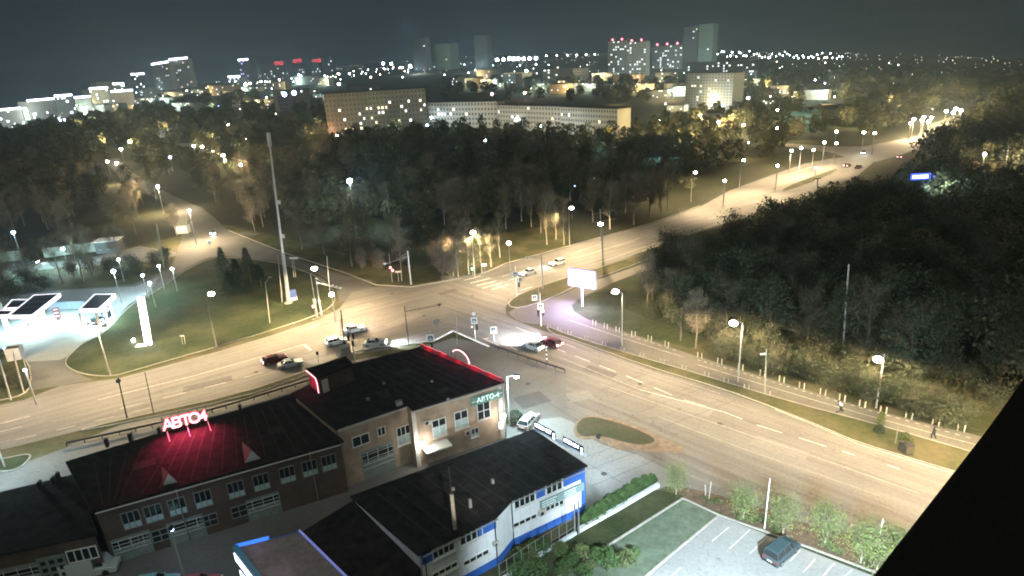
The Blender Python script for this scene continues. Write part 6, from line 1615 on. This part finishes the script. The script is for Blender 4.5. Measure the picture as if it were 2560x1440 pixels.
def block(label, pl, prr, topl, depth, m, floors=9, cols=12, lit=(), randlit=0, topline=False, rows=None, beacons=0, topr=None, seed=1, roofm=None, dwin=True, base_px=None, name='apartment_building', group=None, litm=None, glow=0, roof_h=.6):
    A = gp(*pl); B = gp(*prr); w = Wall(A, B); zb = min(A.z, B.z) - 6; zt = topz(A, topl)
    zt = max(zt, A.z + 4); o = Vector((A.x, A.y, 0)); r = empty(name, Vector((A.x, A.y, A.z)), 0, label, 'building', group); o = Vector((A.x, A.y, A.z))
    bk = -w.n * depth
    fp_ = [A, B, B + bk, A + bk]
    MB().prism([(p.x - o.x, p.y - o.y) for p in fp_], zb - o.z, zt - o.z).build('wall', m, r)
    MB().prism(grow([(p.x - o.x, p.y - o.y) for p in fp_], .5), zt - o.z + .01, zt - o.z + roof_h).build('roof', roofm or DKR, r)
    sc = max(.15, A.length * .0006); rg = random.Random(seed); z0 = A.z + 1
    fh = (zt - z0) / floors; cw = w.L / cols
    litset = set()
    for px, py in lit:
        u, z = w.hit(px, py); litset.add((min(cols - 1, max(0, int(u / cw))), min(floors - 1, max(0, int((z - z0) / fh)))))
    while len(litset) < len(set(litset)) + 0: pass
    for _ in range(randlit): litset.add((rg.randrange(cols), rg.randrange(floors)))
    if dwin:
        d = MB()
        for i in range(cols):
            for j in range(floors):
                if (i, j) in litset: continue
                wbox(d, w, o, (i + .5) * cw, z0 + (j + .55) * fh, .04 + .0, cw * .52, .1, fh * .48)
        # far windows that are dark read as one faint grid
        g = d.build('dark_windows', DKWIN, r); g['kind'] = 'stuff'
    for (i, j) in sorted(litset):
        g = MB(); k = rg.uniform(.35, .6); wbox(g, w, o, (i + .5) * cw, z0 + (j + .55) * fh, .08, max(cw * k, A.length * .0012), .12, max(fh * .48, A.length * .0012)); g.build('window', litm or (WINW if rg.random() < .45 else WINC), r)
    if topline:
        g = MB(); wbox(g, w, o, w.L / 2, zt + A.length * .001, .3, w.L, .3, A.length * .0022); g.build('roofline_light', LINE, r)
    for (px, py, wd) in rows or ():
        u, z = w.hit(px, py); g = MB(); wbox(g, w, o, u, z, .25, wd * A.length / FPX, .2, A.length * .0022); g.build('light_strip', LINE, r)
    for k in range(beacons):
        u = w.L * (k + .5) / beacons; MB().ball(w.p(u, zt + A.length * .002, 0) - o, A.length * .0013, 6, 4).build('beacon', REDB, r)
    if glow:
        light('POINT', w.p(w.L * .5, z0 + 4, 10) - o, (.8, .95, 1), glow, r, .5)
    return r, w, o
lit1 = [(848, 272), (978, 256), (1024, 252), (1046, 250), (921, 274), (932, 273), (943, 273), (953, 271), (967, 270), (1004, 266), (1048, 272), (899, 291), (862, 296), (953, 283), (945, 286), (1013, 277), (900, 304), (911, 302), (934, 299), (994, 303), (1058, 260), (888, 318), (901, 318), (877, 319), (912, 327), (945, 310), (1026, 300), (972, 318), (861, 332), (868, 318), (925, 332)]
block('large tan apartment block with many lit windows, left of the long pale block', (824, 348), (1072, 330), 236, 14, TANP, 9, 26, lit1)
light('POINT', tuple(gp(835, 345) + Vector((0, -14, 7))), (1, .5, .3), 7000, None, .5)
light('POINT', tuple(gp(1000, 340) + Vector((0, -30, 10))), (.85, .9, .6), 14000, None, .5)
for i, (pl, pr_, tp, lits, lb) in enumerate([((1074, 318), (1245, 320), 257, [(1132, 268), (1165, 284), (1097, 286), (1105, 287), (1113, 287), (1129, 288)], 'first section of the long pale block, brightly lit at its left end'),
                                  ((1246, 321), (1402, 332), 263, [(1201, 282), (1292, 290), (1290, 300), (1280, 292)], 'middle section of the long pale block, behind the bare trees'),
                                  ((1403, 334), (1543, 346), 268, [(1359, 290), (1423, 287), (1359, 282)], 'right section of the long pale block, lit yellow by street lamps')]):
    block(lb, pl, pr_, tp, 12, CONCP, 5, 22, lits, 2, seed=i + 4, group=None)
for px, py, pw_, col in [(1105, 325, 5200, (.75, .9, 1)), (1170, 326, 3600, (.95, .85, .6)), (1240, 330, 4200, (1, .85, .55)), (1310, 335, 3600, (1, .85, .6)), (1370, 340, 3600, (.85, .95, .9)), (1440, 352, 4200, (1, .8, .4)), (1510, 362, 5600, (1, .74, .3)), (1470, 380, 2600, (1, .8, .4)), (1340, 345, 2600, (.8, .95, 1))]:
    light('POINT', tuple(gp(px, py) + Vector((0, -8, 7))), col, pw_ * 2.8, None, .5)
block('pale green panel block lit from below with a bright entrance', (1712, 268), (1828, 276), 184, 13, GRNP, 12, 16, [(1733, 212), (1741, 212), (1749, 212), (1744, 197), (1789, 198), (1749, 229), (1773, 222), (1790, 230), (1792, 234), (1773, 240), (1774, 248), (1742, 246)], 3, seed=9)
light('POINT', tuple(gp(1770, 276) + Vector((0, -16, 8))), (.9, 1, .95), 20000, None, .5); light('POINT', tuple(gp(1725, 276) + Vector((-4, -14, 10))), (.85, 1, .95), 11000, None, .5)
block('tall dark slab of a faintly green tower, left half', (1706, 172), (1741, 172), 68, 12, DKW, 20, 5, [], 3, seed=11, dwin=False); block('tall dark slab of a faintly green tower, right half', (1743, 172), (1778, 173), 62, 12, mat('dim_green_wall', (.18, .24, .19), .9), 20, 5, [], 1, seed=12, dwin=False)
block('high-rise full of lit windows with red roof beacons, left one', (1520, 190), (1566, 190), 104, 13, GRNP, 14, 8, [], 22, beacons=2, seed=13, litm=WINC); block('high-rise full of lit windows with red roof beacons, right one', (1567, 190), (1614, 190), 106, 13, CONCP, 14, 8, [], 24, beacons=2, seed=14, litm=WINC)
block('lower apartment block with lit windows between the high-rises and the tower', (1630, 172), (1704, 172), 116, 13, GRNP, 10, 12, [], 26, beacons=3, seed=15, litm=WINC)
block('dark low block with scattered windows below the lit high-rise', (1718, 186), (1900, 186), 158, 20, DKW, 4, 26, [], 22, seed=16, litm=WINC)
block('pale grey-green tower left of the bright sign, left one', (1036, 178), (1069, 178), 98, 14, DKW, 18, 5, [], 1, seed=17, dwin=False); block('dim green broad tower behind the large tan block', (1071, 175), (1128, 174), 113, 30, mat('dim_green_wall', (.18, .24, .19), .9), 15, 9, [], 2, seed=18, dwin=False)
block('pale grey-green tower right beside the bright sign', (1189, 172), (1221, 172), 90, 14, DKW, 18, 5, [], 0, seed=19, dwin=False)
for px, py, q in [(1050, 182, 150000), (1205, 176, 150000), (1740, 180, 110000), (1560, 195, 50000), (1665, 178, 60000), (430, 232, 120000), (150, 305, 60000), (60, 330, 50000), (615, 206, 40000)]:
    p = gp(px, py); light('POINT', tuple(p + Vector((0, -p.length * .03, 14))), (.85, 1, .95), q * 1.6, None, 1)  # added fill lights for the far buildings, without fittings
block('twin tower left half with a bright white roof line', (393, 226), (436, 223), 163, 13, CONCP, 12, 9, [], 10, topline=True, seed=20, dwin=False); block('twin tower right half with a bright white roof line', (438, 222), (484, 218), 151, 13, CONCP, 12, 9, [], 12, topline=True, seed=21, dwin=False)
block('slim tower with a white roof line and blue lights', (605, 204), (630, 202), 152, 25, DKW, 10, 5, [], 8, topline=True, seed=22, litm=emis('window_blue', (.45, .45, 1), 4))
block('short tower with roof line left of the twin towers', (339, 236), (372, 232), 188, 25, DKW, 7, 6, [], 8, topline=True, seed=23, litm=ROWC)
for i, (a, b, t, lb) in enumerate([((-40, 335), (66, 318), 282, 'long grey block at the left picture edge with lit cornice'), ((68, 316), (81, 314), 268, 'narrow bay of the left blocks with a vertical light'), ((84, 312), (150, 300), 254, 'grey block with hanging light columns at the far left'),
                                   ((152, 300), (195, 294), 242, 'grey block with broken roof light, third from the left edge'), ((197, 290), (237, 284), 246, 'low block with bright white roof strip in the left row'), ((238, 282), (283, 274), 224, 'white lit building with bright window clusters'), ((286, 270), (340, 262), 231, 'green-grey hall with a bright roof edge'),
                                   ((294, 262), (321, 258), 212, 'small hall with bright windows behind the green-grey hall'), ((254, 262), (296, 256), 206, 'dim slab rising behind the white lit building'), ((375, 244), (392, 240), 218, 'small lit annex left of the twin towers')]):
    block(lb, a, b, t, 12, GRNP if i % 2 else CONCP, 6, 14, [], [10, 0, 8, 8, 6, 12, 2, 5, 0, 1][i], topline=i not in (8, 9, 1), seed=30 + i, dwin=False, litm=ROWC)
block('low lit hall with colonnade left of the slim tower', (573, 208), (603, 206), 194, 20, CONCP, 2, 9, [], 7, topline=True, seed=45, litm=ROWC, dwin=False)
for i, (a, b, t, lb, mm, q) in enumerate([((655, 196), (712, 190), 165, 'hazy block under the first red sign', DKW, 6), ((735, 192), (765, 188), 160, 'hazy block under the second red sign', DKW, 5), ((780, 190), (802, 188), 158, 'hazy block under the third red sign', DKW, 4), ((815, 182), (836, 180), 142, 'faint tower right of the three red signs', DKW, 3),
                                      ((1358, 205), (1456, 204), 174, 'far block with a few lit windows right of the lit pole', DKW, 12), ((1432, 210), (1457, 210), 172, 'pale end wall of the far block', CONCP, 0), ((1230, 218), (1290, 218), 188, 'dark block with dotted windows above the pinkish lamp', DKW, 10), ((1112, 230), (1145, 230), 195, 'dim narrow block left of the pinkish lamp', DKW, 5),
                                      ((700, 280), (780, 272), 228, 'yellowish block under the two blue lamps', TANP, 2), ((1850, 212), (1890, 212), 176, 'dark tower block with a dotted window column', DKW, 8), ((870, 255), (950, 250), 215, 'long low building behind the large tan block', DKW, 5)]):
    block(lb, a, b, t, 18, mm, 5, 10, [], q, seed=60 + i, litm=WINC)
rb = random.Random(41)
FILL = [('low town block among trees %s', 1150, 2110, 200, 290, 40), ('low town house in the left part of the town %s', 190, 815, 245, 335, 26)]
PL = ['beyond the long pale block', 'behind the panel block', 'near the yellow lit gardens', 'under the light band', 'between the dark trees', 'beside a warm lamp', 'left of the tall tower', 'in the dim quarter']
def fillers():
    for lab, x0, x1, ya, yb, n in FILL:
        for i in range(n):
            x = x0 + (x1 - x0) * (i + rb.random()) / n
            off = (hzy(x) - hzy(x0)) if x0 < 900 else 0
            y = rb.uniform(ya, yb) + off * .8
            if 1690 < x < 1850 and y < 290: continue
            if 1060 < x < 1560 and y > 235: y = rb.uniform(200, 235)
            w_ = rb.uniform(28, 75); hgt = rb.uniform(9, 26)
            y = max(y, hzy(x) + 34, hzy(x + w_) + 30)
            qa, qb = gp(x, y), gp(x + w_, y)
            if not .82 < qa.length / qb.length < 1.22: continue
            mm = rb.choice([CONCP, TANP, GRNP, DKW, TANH]); warm = rb.random() < .6
            r, w, o = block(lab % PL[i % len(PL)], (x, y), (x + w_, y), y - hgt, 12, mm, max(2, int(hgt / 4)), max(4, int(w_ / 5)), [], 3 + i % 7, seed=100 + i, dwin=False, group='low blocks of the town')
            p = w.p(w.L * rb.random(), 0, 12); p.z = tz(p.x, p.y) + 8
            light('POINT', tuple(p), (1, .78, .42) if warm else (.75, 1, .92), 30 * (o.length ** 1.0) * rb.uniform(.6, 1.6), None, .5)  # added fill light in front of every block
            x2, y2 = proj(p)
            if rb.random() < .7: dot(x2, y2, 'w' if warm else 'c', .0013, 'lamp in front of a low block of the town', 'lamps in front of low blocks', 3)
    for i in range(46):
        x = rb.uniform(1540, 2520); y = rb.uniform(250, 400) if x < 2080 else rb.uniform(225, 330)
        if x > 1700 and y > 470 - (x - 1700) * .25: continue
        if inpoly(x, y, [(1630, 560), (1600, 480), (2050, 385), (2150, 390), (2150, 470)]): continue
        p = gp(x, y); q = p + Vector((0, 0, 8)); light('POINT', tuple(q), (1, .76, .36), 34 * p.length * rb.uniform(.5, 1.3), None, .5)
        if rb.random() < .55: x2, y2 = proj(q); dot(x2, y2, 'w', .0012, 'small warm lamp among the trees of the lit gardens', 'warm lamps among the garden trees', 3)
    for i in range(20):
        x = rb.uniform(220, 820); y = rb.uniform(320, 440); p = gp(x, y); light('POINT', tuple(p + Vector((0, 0, 8))), (1, .8, .42), 26 * p.length * rb.uniform(.4, 1.1), None, .5)
# red signs on the hazy blocks
for i, (px, py, w_) in enumerate([(697, 158, 20), (743, 152, 20), (791, 151, 20)]):
    p = gp(px, py + 34); t = p.length; d = ray(px, py); k = math.hypot(p.x, p.y) / math.hypot(d.x, d.y); q = Vector((0, 0, CAM_H)) + d * k
    r = empty('red_sign', q, 0, ['first red roof sign from the slim tower', 'second red roof sign, beside a green strip', 'third red roof sign, nearest the faint tower'][i], 'sign')
    g = MB()
    for s in range(5): g.box(((s - 2) * w_ * t / FPX / 5, 0, random.uniform(-.3, .3) * t / 500), (w_ * t / FPX / 9, 1, 9 * t / FPX * random.uniform(.5, 1)))
    g.build('letters', emis('red_sign_dim', (1, .06, .10), 1.6), r); MB().box((0, 2, -6 * t / FPX), (w_ * t / FPX, 1, 2 * t / FPX)).build('frame', DKW, r)
# houses and garden lit patches at mid distance
def house(label, px, py, w_, d_, h_, rz, m, roofm, name='house', gable=True, lit=None, rh=2.2):
    b = gp(px, py); r = empty(name, b, rz, label, 'house')
    MB().box((0, 0, h_ / 2 - .5), (w_, d_, h_ + 1)).build('wall', m, r)
    x, y = w_ / 2 + .4, d_ / 2 + .5
    if gable: MB().add([(-x, -y, h_), (x, -y, h_), (x, y, h_), (-x, y, h_), (-x, 0, h_ + rh), (x, 0, h_ + rh)], [(0, 1, 5, 4), (2, 3, 4, 5), (0, 4, 3), (1, 2, 5), (3, 2, 1, 0)]).build('roof', roofm, r)
    else: MB().box((0, 0, h_ + .16), (w_ + .8, d_ + .8, .3)).build('roof', roofm, r)
    for s in (-.28, .05, .3):
        k = MB().box((s * w_, -d_ / 2 - .05, h_ * .55), (w_ * .12, .1, h_ * .35)).build('window', (WINW if lit else DKWIN), r); MB().box((s * w_, -d_ / 2 - .08, h_ * .55 - h_ * .2), (w_ * .15, .2, .12)).build('sill', CONCP, k)
DGR_ = mat('grey_sheet_roof', (.18, .18, .15), .7, var=.2, scale=.3); WHW = mat('white_house_wall', (.5, .54, .52), .8)
for a in [('tan house under the bright warm lamp, left of the tall mast', 603, 345, 26, 10, 6, .05, TANH, DKR), ('small yellow hut beneath the bright warm lamp', 577, 336, 7, 6, 4, 0, TANH, DGR_), ('pair of small white sheds above the long low roofs, left', 408, 343, 7, 6, 4, .2, WHW, WHW), ('pair of small white sheds above the long low roofs, right', 436, 337, 9, 6, 4, .2, WHW, WHW),
          ('long low shed with pale roof, left of two', 396, 384, 17, 7, 3, .35, DKW, DGR_), ('long low shed with pale roof, right of two', 444, 377, 20, 7, 3, .12, DKW, DGR_), ('pale shed in the side street beyond the lamp row', 521, 372, 16, 6, 3.2, -.3, TANH, DGR_), ('little booth beside the side road mouth', 459, 582, 4, 3, 3, .1, WHW, DGR_),
          ('teal hut half hidden in trees right of the middle wood', 1516, 392, 11, 6, 4.5, -.1, mat('teal_wall', (.20, .34, .34), .8), TEALR), ('low teal walled house near the wire fork lamp', 1655, 410, 18, 9, 4, -.1, mat('teal_wall', (.20, .34, .34), .8), DKR), ('dark roofed house below the yellow trees', 1622, 378, 28, 14, 6, -.1, DKW, DKR),
          ('tan gable house beside the pale green panel block', 1685, 238, 20, 12, 13, 0, TANH, DKR), ('tan house right of the pale green panel block', 1842, 242, 15, 12, 11, 0, TANH, DKR), ('teal roofed garden house near the far junction', 2005, 308, 20, 12, 6, 0, mat('teal_wall', (.20, .34, .34), .8), TEALR), ('dark barn with white gable edge near the far junction', 2062, 296, 24, 14, 7, .2, DKW, DKR),
          ('yellow lit house wall behind the very bright lamp', 1835, 318, 22, 10, 7, 0, TANH, DKR), ('yellow lit house left of the very bright lamp', 1775, 318, 12, 10, 7, 0, TANH, DGR_), ('small lit building with blue sign in the right wood', 2288, 500, 14, 8, 4.5, .1, WHW, DKR), ('low hut with yellow lamp by the far right car park', 2470, 425, 12, 8, 4, 0, TANH, DKR),
          ('long pale flat roof at the right end of the town road', 2440, 372, 40, 10, 4, 0, DKW, DGR_)]:
    house(*a, gable='flat' not in a[0] and 'hut' not in a[0], lit='lit' in a[0] and 'wall' not in a[0])
for px, py, h, pw_, col in [(603, 352, 9, 4200, (1, .75, .4)), (420, 352, 7, 1500, (.9, 1, 1)), (445, 384, 6, 900, (.9, .9, .7)), (1516, 400, 7, 1000, (.7, 1, 1)), (1650, 424, 7, 900, (.7, 1, 1)), (1840, 332, 8, 7000, (1, .75, .3)), (2005, 320, 8, 4200, (.6, 1, .85)), (1685, 250, 9, 8000, (1, .68, .35)), (1846, 252, 8, 4500, (1, .7, .35)), (1640, 330, 8, 5000, (1, .75, .3)), (1600, 345, 8, 4500, (1, .78, .35)),
                    (2460, 440, 7, 900, (1, .85, .4)), (2510, 462, 8, 3200, (1, .85, .6)), (455, 600, 5, 150, (1, .85, .5)), (920, 350, 7, 1700, (.6, 1, .9)), (990, 352, 7, 1900, (.7, 1, .9)), (1060, 345, 7, 1600, (.7, 1, .9)), (1150, 365, 7, 1500, (.6, 1, .8)), (940, 440, 8, 900, (.5, 1, .9)), (2300, 330, 8, 2500, (1, .75, .35)), (340, 380, 8, 2600, (1, .85, .35)), (650, 440, 8, 2200, (1, .7, .35)), (620, 470, 8, 1500, (1, .75, .4)), (2200, 350, 8, 3000, (1, .7, .35))]:
    light('POINT', tuple(gp(px, py) + Vector((0, -3, h))), col, pw_ * 3, None, .4)
# the lit building in the right wood: blue sign and white lamps
p = gp(2300, 545); d = ray(2304, 442); k = math.hypot(p.x, p.y) / math.hypot(d.x, d.y); q = Vector((0, 0, CAM_H)) + d * k; r = empty('blue_sign', q, 0, 'bright blue and white roof sign in the middle of the right wood', 'sign'); u_ = q.length / FPX
BS = emis('blue_sign_glow', (.06, .10, 1.0), 3.0, True); MB().box((0, .5, 0), (40 * u_, .6, 12 * u_)).build('board', BS, r)
for s, w_ in ((-12, 12), (5, 16)): MB().box((s * u_, .1, 0), (w_ * u_, .3, 5 * u_)).build('letters', ROWC, r)
MB().box((28 * u_, .2, -2 * u_), (6 * u_, .4, 4 * u_)).build('logo', BS, r); MB().tube((0, .8, -1), (0, .8, -q.z), .3, n=6).build('pole', DARKM, r)
light('POINT', tuple(q + Vector((0, -3, -2))), (.2, .3, 1), 1600, None, .5)
DOT = {'c': (emis('dot_cool', (.80, .92, 1.0), 26)), 'w': (emis('dot_warm', (1.0, .82, .66), 22)), 'r': REDB, 'b': (emis('dot_blue', (.35, .45, 1.0), 22)), 'g': emis('dot_green', (.3, 1, .7), 9)}
def dotmesh(col):
    mb = MB().ball((0, 0, 0), 1, 6, 4); mb.tube((0, 0, -1), (0, 0, -4.5), .12, n=3, mi=1)
    o = mb.build('distant_lamp', [DOT[col], DARKM]); return o
DM = {}
ND = [0]
def dot(px, py, col='c', r=.0008, label='', group=None, dy=4):
    p = gp(px, py + dy); dd = ray(px, py); k = math.hypot(p.x, p.y) / math.hypot(dd.x, dd.y); q = Vector((0, 0, CAM_H)) + dd * k
    if col not in DM: o = DM[col] = dotmesh(col)
    else: o = DM[col].copy(); C.objects.link(o)
    R = r * .8 * q.length; o.location = q; o.scale = (R, R, R); tag(o, label, 'lamp', group); ND[0] += 1
rd = random.Random(9)
g1 = 'lamps on the lit bridge road on the horizon'
x = 1140; 
for i in range(44):
    x = 1140 + 372 * (1 - (1 - i / 43) ** 1.0) if i < 10 else 1140 + 372 * (i / 43) ** .82
    if 1184 < x < 1224: continue
    dot(x, 131.5 - (x - 1140) * .013, 'w' if i % 3 else 'c', .0009, 'lamp of the straight bridge road on the horizon, right of the pale towers', g1, 2)
for x in (1366, 1392, 1418, 1442, 1465, 1487): dot(x, 139 - (x - 1366) * .02, 'c', .0013, 'larger white lamp under the straight row of bridge lamps', 'larger lamps under the bridge row', 2)
for i, (x, y, s) in enumerate([(1226, 149, .003), (1243, 150, .0032), (1259, 149, .003), (1274, 147, .0038), (1285, 148, .0038), (1295, 147, .0034), (1309, 147, .0032), (1324, 147, .0032), (1340, 146, .003), (1340, 161, .002), (1300, 163, .0014), (1316, 178, .003), (1215, 177, .0022), (1171, 182, .0016), (1188, 175, .0012), (1111, 187, .0015), (1025, 165, .0026), (1208, 150, .0008), (1248, 193, .0011), (1262, 193, .0011), (958, 159, .0026), (978, 160, .0026), (927, 193, .002), (813, 203, .002), (818, 192, .0014)]):
    dot(x, y, 'c' if x > 930 else 'w', s * (1.0 if s > .0025 else .75), 'big glaring white light near the horizon' if s > .0025 else 'bright white light below the horizon glow', 'glaring lights of the horizon sign' if s > .0025 else 'bright lights below the horizon', 3)
for x, y in [(1004, 147), (1018, 146), (1030, 145), (990, 148), (975, 147), (905, 153), (922, 152), (935, 154), (946, 150), (843, 160), (858, 158), (868, 155), (834, 149), (812, 142), (830, 141), (640, 182), (652, 180), (655, 175), (560, 187), (545, 190), (505, 196), (515, 195), (582, 187)]:
    dot(x, y, 'w', .0009, 'small lamp on the ridge road between the twin towers and the pale towers', 'small lamps on the ridge road', 2)
for i in range(46):
    x = 1782 + (i / 46) * 330 + rd.uniform(-3, 3); dot(x, 126 + (x - 1782) * .02 + rd.uniform(0, 16), rd.choice('ccw'), rd.uniform(.0008, .0014), 'white lamp of the dense light band right of the tall tower', 'lamps of the right light band', 2)
BAND_L = []
for i in range(54):
    x = rd.uniform(630, 1030); y = hzy(x) + 18 - (x - 630) * .012 + abs(rd.gauss(0, 9)); BAND_L.append((x, y, rd.uniform(.0008, .0014)))
for i in range(44):
    x = rd.uniform(390, 700); y = hzy(x) + 14 + abs(rd.gauss(0, 12)); dot(x, y, rd.choice('cwwwo' .replace('o', 'w')), rd.uniform(.0009, .0018), 'warm lamp in the town below the twin towers', 'lamps below the twin towers', 3)
for i in range(36):
    x = rd.uniform(0, 390); y = hzy(x) + 24 + abs(rd.gauss(0, 9)); dot(x, y, rd.choice('wwwcb'), rd.uniform(.0009, .0019), 'lamp on the road in front of the left grey blocks', 'lamps before the left grey blocks', 3)
for x, y, c_, s in [(548, 267, 'b', .0022), (568, 265, 'b', .0022), (600, 258, 'b', .0012), (362, 260, 'b', .0014), (115, 310, 'b', .0012), (151, 301, 'b', .0014), (152, 343, 'c', .0011), (717, 164, 'g', .0012), (533, 166 + 32, 'b', .0012), (747, 187, 'b', .0018), (753, 190, 'c', .0014), (1437, 465, 'b', .0010), (1325, 289, 'b', .0013), (1442, 313, 'b', .0013), (1486, 457, 'c', .0011), (1486, 444, 'c', .0009), (1474, 327, 'c', .001), (1486, 327, 'c', .001), (1639, 290, 'b', .001), (1954, 192, 'c', .0016), (2038, 199, 'c', .0016), (2075, 210, 'c', .0011), (2062, 208, 'c', .001), (1926, 193, 'c', .001), (2057, 264, 'b', .0012), (2048, 246, 'c', .001), (2480, 290, 'r', .0012), (2460, 282, 'c', .0012), (1981, 240, 'w', .0014), (1926, 241, 'w', .0011)]:
    dot(x, y, c_, s, 'single %s light standing in %s' % ({'b': 'blue', 'c': 'white', 'g': 'green', 'r': 'red', 'w': 'warm'}[c_], 'the dark wood' if y > 330 else 'the town') , 'single coloured lights of the town', 4)
for x, y in [(2224, 474), (2221, 492), (2196, 488), (2248, 495), (2289, 471), (2318, 475), (2271, 499), (2285, 502), (2308, 505), (2332, 508), (2344, 498), (2245, 505), (2290, 512), (2317, 484)]:
    dot(x, y, 'c', .0012, 'small white lamp on the lit building in the right wood', 'small lamps in the right wood', 60)
light('POINT', tuple(gp(2270, 560) + Vector((0, -4, 13))), (.7, .95, 1), 4500, None, .5); light('POINT', tuple(gp(2320, 570) + Vector((0, -4, 13))), (.75, .95, .9), 4000, None, .5)
for x, y in [(2563, 235), (2555, 243), (2550, 262), (2554, 208)]: dot(x, y, 'w', .0013, 'pinkish lamp at the right picture edge', 'pinkish lamps at the right edge', 3)
fillers()
EXTRA_L = []
for i in range(70):
    x = rb.uniform(1080, 2500); y = max(hzy(x) + 20, 150) + abs(rb.gauss(0, 34)); EXTRA_L.append((x, y, rb.uniform(.0005, .001)))
for i in range(50):
    x = rb.uniform(250, 830); y = hzy(x) + 30 + abs(rb.gauss(0, 40)); EXTRA_L.append((x, y, rb.uniform(.0006, .0011)))
for x, y in [(711, 236), (735, 232)]: dot(x, y, 'b', .0042, 'wide blue glowing light of a pair, the %s one' % ('left' if x < 720 else 'right'), None, 52)
def lightfield():
    parts = {'c': MB(), 'w': MB()}
    for k in range(420):
        x = rd.uniform(-100, 2700); t = abs(rd.gauss(0, 1)); y = hzy(x) + 5 + t * (26 if x < 1100 else 34)
        if x < 1100 and y > hzy(x) + 46: continue
        p = gp(x, y); 
        if p.length < 600: continue
        R = p.length * rd.uniform(.00016, .00034); parts['c' if rd.random() < .6 else 'w'].ball((p.x, p.y, p.z + 9), R, 4, 3)
    for x, y, r_ in EXTRA_L + BAND_L:
        p = gp(x, y + 3); dd = ray(x, y); kk = math.hypot(p.x, p.y) / math.hypot(dd.x, dd.y); q = Vector((0, 0, CAM_H)) + dd * kk
        parts['c' if rd.random() < .6 else 'w'].ball(q, r_ * .8 * q.length, 6, 4)
    mb = MB()
    n0 = len(parts['c'].f); mb.add(parts['c'].v, parts['c'].f, 0); mb.add(parts['w'].v, parts['w'].f, 1)
    o = mb.build('town_lights', [emis('tiny_cool', (.8, .95, 1), 14), emis('tiny_warm', (1, .8, .6), 12)]); tag(o, 'countless tiny lights of the town spread below the horizon', 'town lights', None, 'stuff')
lightfield()
# yard huts behind the station
for a in [('dark topped hut with lit door in the yard behind the station', 277, 628, 6.5, 4.5, 3.6, .15, DKW, WHITE)]:
    house(*a, gable=False)
b = at(252, 626); r = empty('lit_doorway', b, .15, 'bright lit doorway panel left of the yard hut', 'door'); MB().box((0, 0, 1.2), (1.4, .3, 2.3)).build('door', emis('door_glow', (.8, .97, 1), 3), r); MB().box((0, .1, 1.25), (1.7, .3, 2.5)).build('frame', WHITE, r)
light('POINT', tuple(b + Vector((2, -2.5, 2.2))), (.55, .95, 1), 900, None, .3)
b = at(295, 612); light('POINT', tuple(b + Vector((0, -2.5, 2.6))), (.7, .95, 1), 800, None, .3)
fence_wall('board_fence', [(112, 645), (190, 634), (248, 628)], 3.0, mat('pale_yard_fence', (.36, .38, .34), .8, var=.2, scale=.5), 'pale board fence lit by the white yard lamp', 'fence', 4)
fence_wall('board_fence', [(0, 655), (55, 650)], 3.0, mat('pale_yard_fence', (.36, .38, .34), .8), 'pale board fence at the left edge behind the station', 'fence', 4)
light('POINT', tuple(at(20, 690) + Vector((0, 0, 5))), (.5, 1, .95), 7000, None, .3); light('POINT', tuple(at(120, 672) + Vector((0, 0, 5))), (.5, 1, .95), 4500, None, .3)
q = at(190, 655); place('birch', q.x, q.y, 0, .5, 'small white lit tree in front of the pale board fence', None, rt_)
for k in PRO:
    for p_ in PRO[k]:
        if not p_.get('used'):
            for ch in kids(p_): bpy.data.objects.remove(ch)
            bpy.data.objects.remove(p_)
for o in bpy.data.objects:
    if 'used' in o: del o['used']
print('OBJ', len(bpy.data.objects), 'dots', ND[0])
# ---------------------------------------------------------------- night air
hz = MB().box((0, 0, -35), (15400, 15400, 640))
hz = hz.build('haze', bpy.data.materials.new('night_air')); tag(hz, 'thin night haze lying over the whole town', 'haze', None, 'stuff')
hm = hz.data.materials[0]; hm.use_nodes = True; t = hm.node_tree
for n in list(t.nodes): t.nodes.remove(n)
o_ = t.nodes.new('ShaderNodeOutputMaterial'); v_ = t.nodes.new('ShaderNodeVolumePrincipled')
v_.inputs['Color'].default_value = (.56, .78, 1.0, 1); v_.inputs['Density'].default_value = .00019; v_.inputs['Anisotropy'].default_value = .55
t.links.new(v_.outputs[0], o_.inputs['Volume'])
